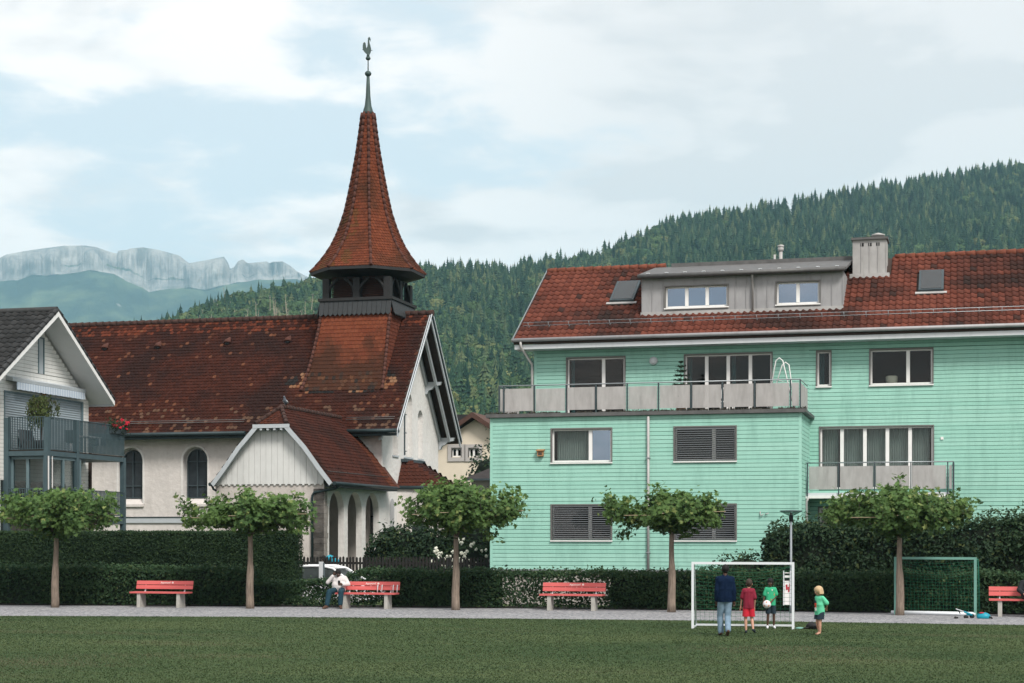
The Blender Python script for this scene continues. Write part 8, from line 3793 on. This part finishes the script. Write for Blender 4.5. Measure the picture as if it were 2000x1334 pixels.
    for q in ((0, 1, gr), (0, -1, gr), (0, 1, -gr), (0, -1, -gr), (1, gr, 0), (-1, gr, 0), (1, -gr, 0), (-1, -gr, 0), (gr, 0, 1), (gr, 0, -1), (-gr, 0, 1), (-gr, 0, -1)):
        n = (Matrix.Rotation(.4, 3, 'X') @ Vector(q)).normalized()
        a = n.orthogonal().normalized()
        c = n.cross(a)
        m = MB()
        pts = [bx + (n + (a * math.cos(k * 1.2566) + c * math.sin(k * 1.2566)) * .30).normalized() * (R + .0025) for k in range(5)]
        ctr = bx + n * (R + .004)
        for k in range(5):
            m.poly([ctr, pts[k], pts[(k + 1) % 5]])
        m.build('ball_patch', 'ball_orange', b)
    # --- blond child, in profile to the left
    x, y = on_ground(1601, 1240)
    J = dict(sh_l=(-.105, 0, .84), el_l=(-.16, -.085, .70), wr_l=(-.05, -.155, .60), sh_r=(.105, 0, .84), el_r=(.155, -.085, .70), wr_r=(.05, -.155, .59),
             hip_l=(-.06, 0, .50), kn_l=(-.06, .045, .28), an_l=(-.055, .035, .05), toe_l=(-.06, .13, .022),
             hip_r=(.06, 0, .50), kn_r=(.06, .02, .275), an_r=(.065, -.04, .05), toe_r=(.075, .055, .022), neck=(0, .005, .875), head=(0, .035, .985))
    T = [((-.05, 0, .81), (.05, 0, .81), .066, .066), ((-.04, .012, .68), (.04, .012, .68), .072, .072), ((-.045, 0, .54), (.045, 0, .54), .074, .074), ((0, .005, .81), (0, .005, .54), .075, .08), ((-.09, 0, .835), (.09, 0, .835), .036, .036)]
    arm, leg = .027, .047
    k = person('person', (x, y, 0), away + math.radians(118), 'barefoot blond child in mint green shirt with hands behind the back', dict(
        J=J, arm=arm, leg=leg, torso=T, neck=.034, hr=.090, skin='skin_fair', hair='hair_blond', hair_kind='bob', hand=.66, hpitch=-.12, hyaw=-.1, voxel=.0085,
        clothes=[('shirt', 'shirt_mint', inflated(T, .014) + sleeves(J, arm, .020, .42) + [('c', (-.04, 0, .81), (-.04, .0, .38), .078, .096), ('c', (.04, 0, .81), (.04, .0, .38), .078, .096)], .455),
                 ('shorts', 'shorts_navy', legs_from(J, leg, .022, .48, flare=1.0) + [('c', (-.045, 0, .50), (.045, 0, .50), .078, .078)], .355)]))
    for a, z, m, s in ((.0, .745, 'shorts_navy', .04), (.0, .69, 'print_red', .042), (-.005, .635, 'print_red', .035), (.0, .60, 'print_white', .035), (-.01, .56, 'print_white', .03)):
        MB().ball((a + .03, .098, z), s, 8, 6, (1, .28, .9)).build('shirt_print', m, k, (0, 0, 0))
    # --- man seated on the second bench, on the phone
    bl = BENCH[1].location
    sx = on_t(660, 1150, bl.y - .1)[0]
    J = dict(sh_l=(-.19, -.06, .93), el_l=(-.30, .04, .74), wr_l=(-.13, .22, .74), sh_r=(.19, -.06, .93), el_r=(.335, .06, .80), wr_r=(.155, .09, 1.02),
             hip_l=(-.10, 0, .56), kn_l=(-.11, .43, .52), an_l=(-.09, .46, .10), toe_l=(-.13, .63, .035),
             hip_r=(.10, 0, .56), kn_r=(.25, .40, .52), an_r=(.32, .48, .09), toe_r=(.40, .64, .035), neck=(0, -.02, .98), head=(.02, .07, 1.075))
    T = [((-.11, -.05, .88), (.11, -.05, .88), .10, .10), ((-.09, -.01, .72), (.09, -.01, .72), .115, .115), ((-.09, 0, .58), (.09, 0, .58), .11, .11), ((0, -.04, .88), (0, 0, .60), .12, .13), ((-.17, -.06, .92), (.17, -.06, .92), .07, .07)]
    arm, leg = .048, .078
    mn = person('person', (sx, bl.y - .02, 0), away + math.pi, 'man in white sweater and dark teal trousers sitting on the bench with a phone', dict(
        J=J, arm=arm, leg=leg, torso=T, neck=.055, hr=.098, skin='skin_dark', hair='hair_black', hair_kind='short', hand=1.0, curl_l=.8, curl_r=.8, hpitch=-.45,
        clothes=[('sweater', 'sweater_white', inflated(T, .018) + sleeves(J, arm, .018, .93)),
                 ('trousers', 'trousers_teal', legs_from(J, leg, .016, .93) + [('c', (-.08, 0, .575), (.08, 0, .575), .13, .13)])] + shoes(J, leg, .014, 'shoe_brown')))
    pm = Matrix.Rotation(away + math.pi, 3, 'Z')
    pc = Vector((sx, bl.y - .02, 0)) + pm @ Vector((-.035, .27, .80))
    ph = thing('smartphone', tuple(pc), 'dark phone held up by the seated man in the white sweater', 'phone')
    m = MB().box(-.035, -.006, -.07, .035, .006, .07)
    m.v = [tuple(pc + pm @ (Matrix.Rotation(-.5, 3, 'X') @ Vector(q))) for q in m.v]
    o = m.build('phone_case', 'black', ph)
    # --- person bending over in front of the porch with a turquoise backpack
    t = 63.2
    x, z = on_t(652, 1085, t)
    J = dict(sh_l=(-.16, .34, 1.18), el_l=(-.20, .42, .92), wr_l=(-.12, .48, .72), sh_r=(.16, .34, 1.18), el_r=(.20, .42, .92), wr_r=(.12, .48, .72),
             hip_l=(-.09, 0, .88), kn_l=(-.09, .04, .48), an_l=(-.09, 0, .08), toe_l=(-.09, .16, .035), hip_r=(.09, 0, .88), kn_r=(.09, .04, .48), an_r=(.09, 0, .08), toe_r=(.09, .16, .035),
             neck=(0, .42, 1.24), head=(0, .53, 1.28))
    T = [((-.10, .30, 1.16), (.10, .30, 1.16), .10, .10), ((-.08, .14, 1.04), (.08, .14, 1.04), .11, .11), ((-.08, 0, .92), (.08, 0, .92), .11, .11), ((0, .30, 1.16), (0, 0, .92), .11, .12)]
    arm, leg = .045, .075
    zg = .03
    person('person', (x, t, zg), away + math.radians(55), 'person in dark clothes bending over behind the picket fence in front of the porch', dict(
        J=J, arm=arm, leg=leg, torso=T, neck=.05, hr=.10, skin='skin_brown', hair='hair_black', hair_kind='short', hpitch=-.6,
        clothes=[('jacket', 'jacket_dark', inflated(T, .03) + sleeves(J, arm, .02, .9)), ('trousers', 'shorts_navy', legs_from(J, leg, .018, .95) + [('c', (-.07, 0, .9), (.07, 0, .9), .12, .12)])] + shoes(J, leg, .012, 'black')))
    pm = Matrix.Rotation(away + math.radians(55), 3, 'Z')
    bc = Vector((x, t, zg)) + pm @ Vector((0, .06, 1.27))
    bp = thing('backpack', tuple(bc), 'turquoise and black backpack on the person bending behind the fence', 'backpack')
    put_mesh('pack_body', fuse([('c', tuple(pm @ Vector((-.08, -.12, -.10))), tuple(pm @ Vector((.08, -.12, -.10))), .13, .13), ('c', tuple(pm @ Vector((-.08, .14, .03))), tuple(pm @ Vector((.08, .14, .03))), .12, .12), ('c', tuple(pm @ Vector((0, -.12, -.10))), tuple(pm @ Vector((0, .14, .03))), .15, .14)], .016, 3), 'teal_plastic', bp)
    put_mesh('pack_pocket', fuse([('c', tuple(pm @ Vector((-.06, -.10, .04))), tuple(pm @ Vector((.06, -.10, .04))), .07, .07), ('c', tuple(pm @ Vector((.14, -.05, -.03))), tuple(pm @ Vector((.14, .12, .03))), .06, .06)], .014, 3), 'black', bp)
    # --- person at the right-hand picture edge, on the last bench
    bl = BENCH[3].location
    px = on_t(2010, 1150, bl.y - .1)[0]
    J = dict(sh_l=(-.18, -.04, .94), el_l=(-.27, .08, .72), wr_l=(-.16, .30, .66), sh_r=(.18, -.04, .94), el_r=(.29, .05, .74), wr_r=(.22, .27, .64),
             hip_l=(-.10, 0, .56), kn_l=(-.11, .43, .52), an_l=(-.10, .42, .09), toe_l=(-.12, .58, .035), hip_r=(.10, 0, .56), kn_r=(.13, .42, .52), an_r=(.17, .35, .09), toe_r=(.22, .50, .035), neck=(0, -.01, 1.0), head=(0, .05, 1.13))
    T = [((-.10, -.04, .89), (.10, -.04, .89), .10, .10), ((-.08, -.01, .73), (.08, -.01, .73), .11, .11), ((-.08, 0, .58), (.08, 0, .58), .11, .11), ((0, -.03, .88), (0, 0, .60), .115, .12), ((-.16, -.04, .93), (.16, -.04, .93), .06, .06)]
    p = person('person', (px, bl.y - .02, 0), away + math.pi, 'person in dark clothes sitting on the last bench, mostly cut off by the picture edge', dict(
        J=J, arm=.047, leg=.078, torso=T, neck=.05, hr=.10, skin='skin_fair', hair='hair_brown', hair_kind='short', hpitch=-.3,
        clothes=[('jacket', 'jacket_dark', inflated(T, .028) + sleeves(J, .047, .022, .9)), ('trousers', 'jacket_dark', legs_from(J, .078, .018, .95) + [('c', (-.08, 0, .575), (.08, 0, .575), .13, .13)])] + shoes(J, .078, .013, 'black')))


simple('ball_orange', (.55, .30, .22), .6)
build_people()


# ------------------------------------------------------------------ the hazy summer air
def build_haze():
    mb = MB().box(-7000, -300, -3, 5000, 8200, 1350)
    o = mb.build('haze', 'haze_air')
    tag(o, 'thin blue summer haze filling the valley', 'haze', kind='stuff')
    o.display_type = 'WIRE'


_m = bpy.data.materials.new('haze_air')
_m.use_nodes = True
_m.node_tree.nodes.clear()
_o = _m.node_tree.nodes.new('ShaderNodeOutputMaterial')
_v = _m.node_tree.nodes.new('ShaderNodeVolumePrincipled')
_v.inputs['Color'].default_value = (.48, .81, 1.0, 1)
_v.inputs['Density'].default_value = HAZE_DENSITY = 1.0e-4
_v.inputs['Anisotropy'].default_value = 0.1
_m.node_tree.links.new(_v.outputs[0], _o.inputs['Volume'])
MATS['haze_air'] = _m
build_haze()
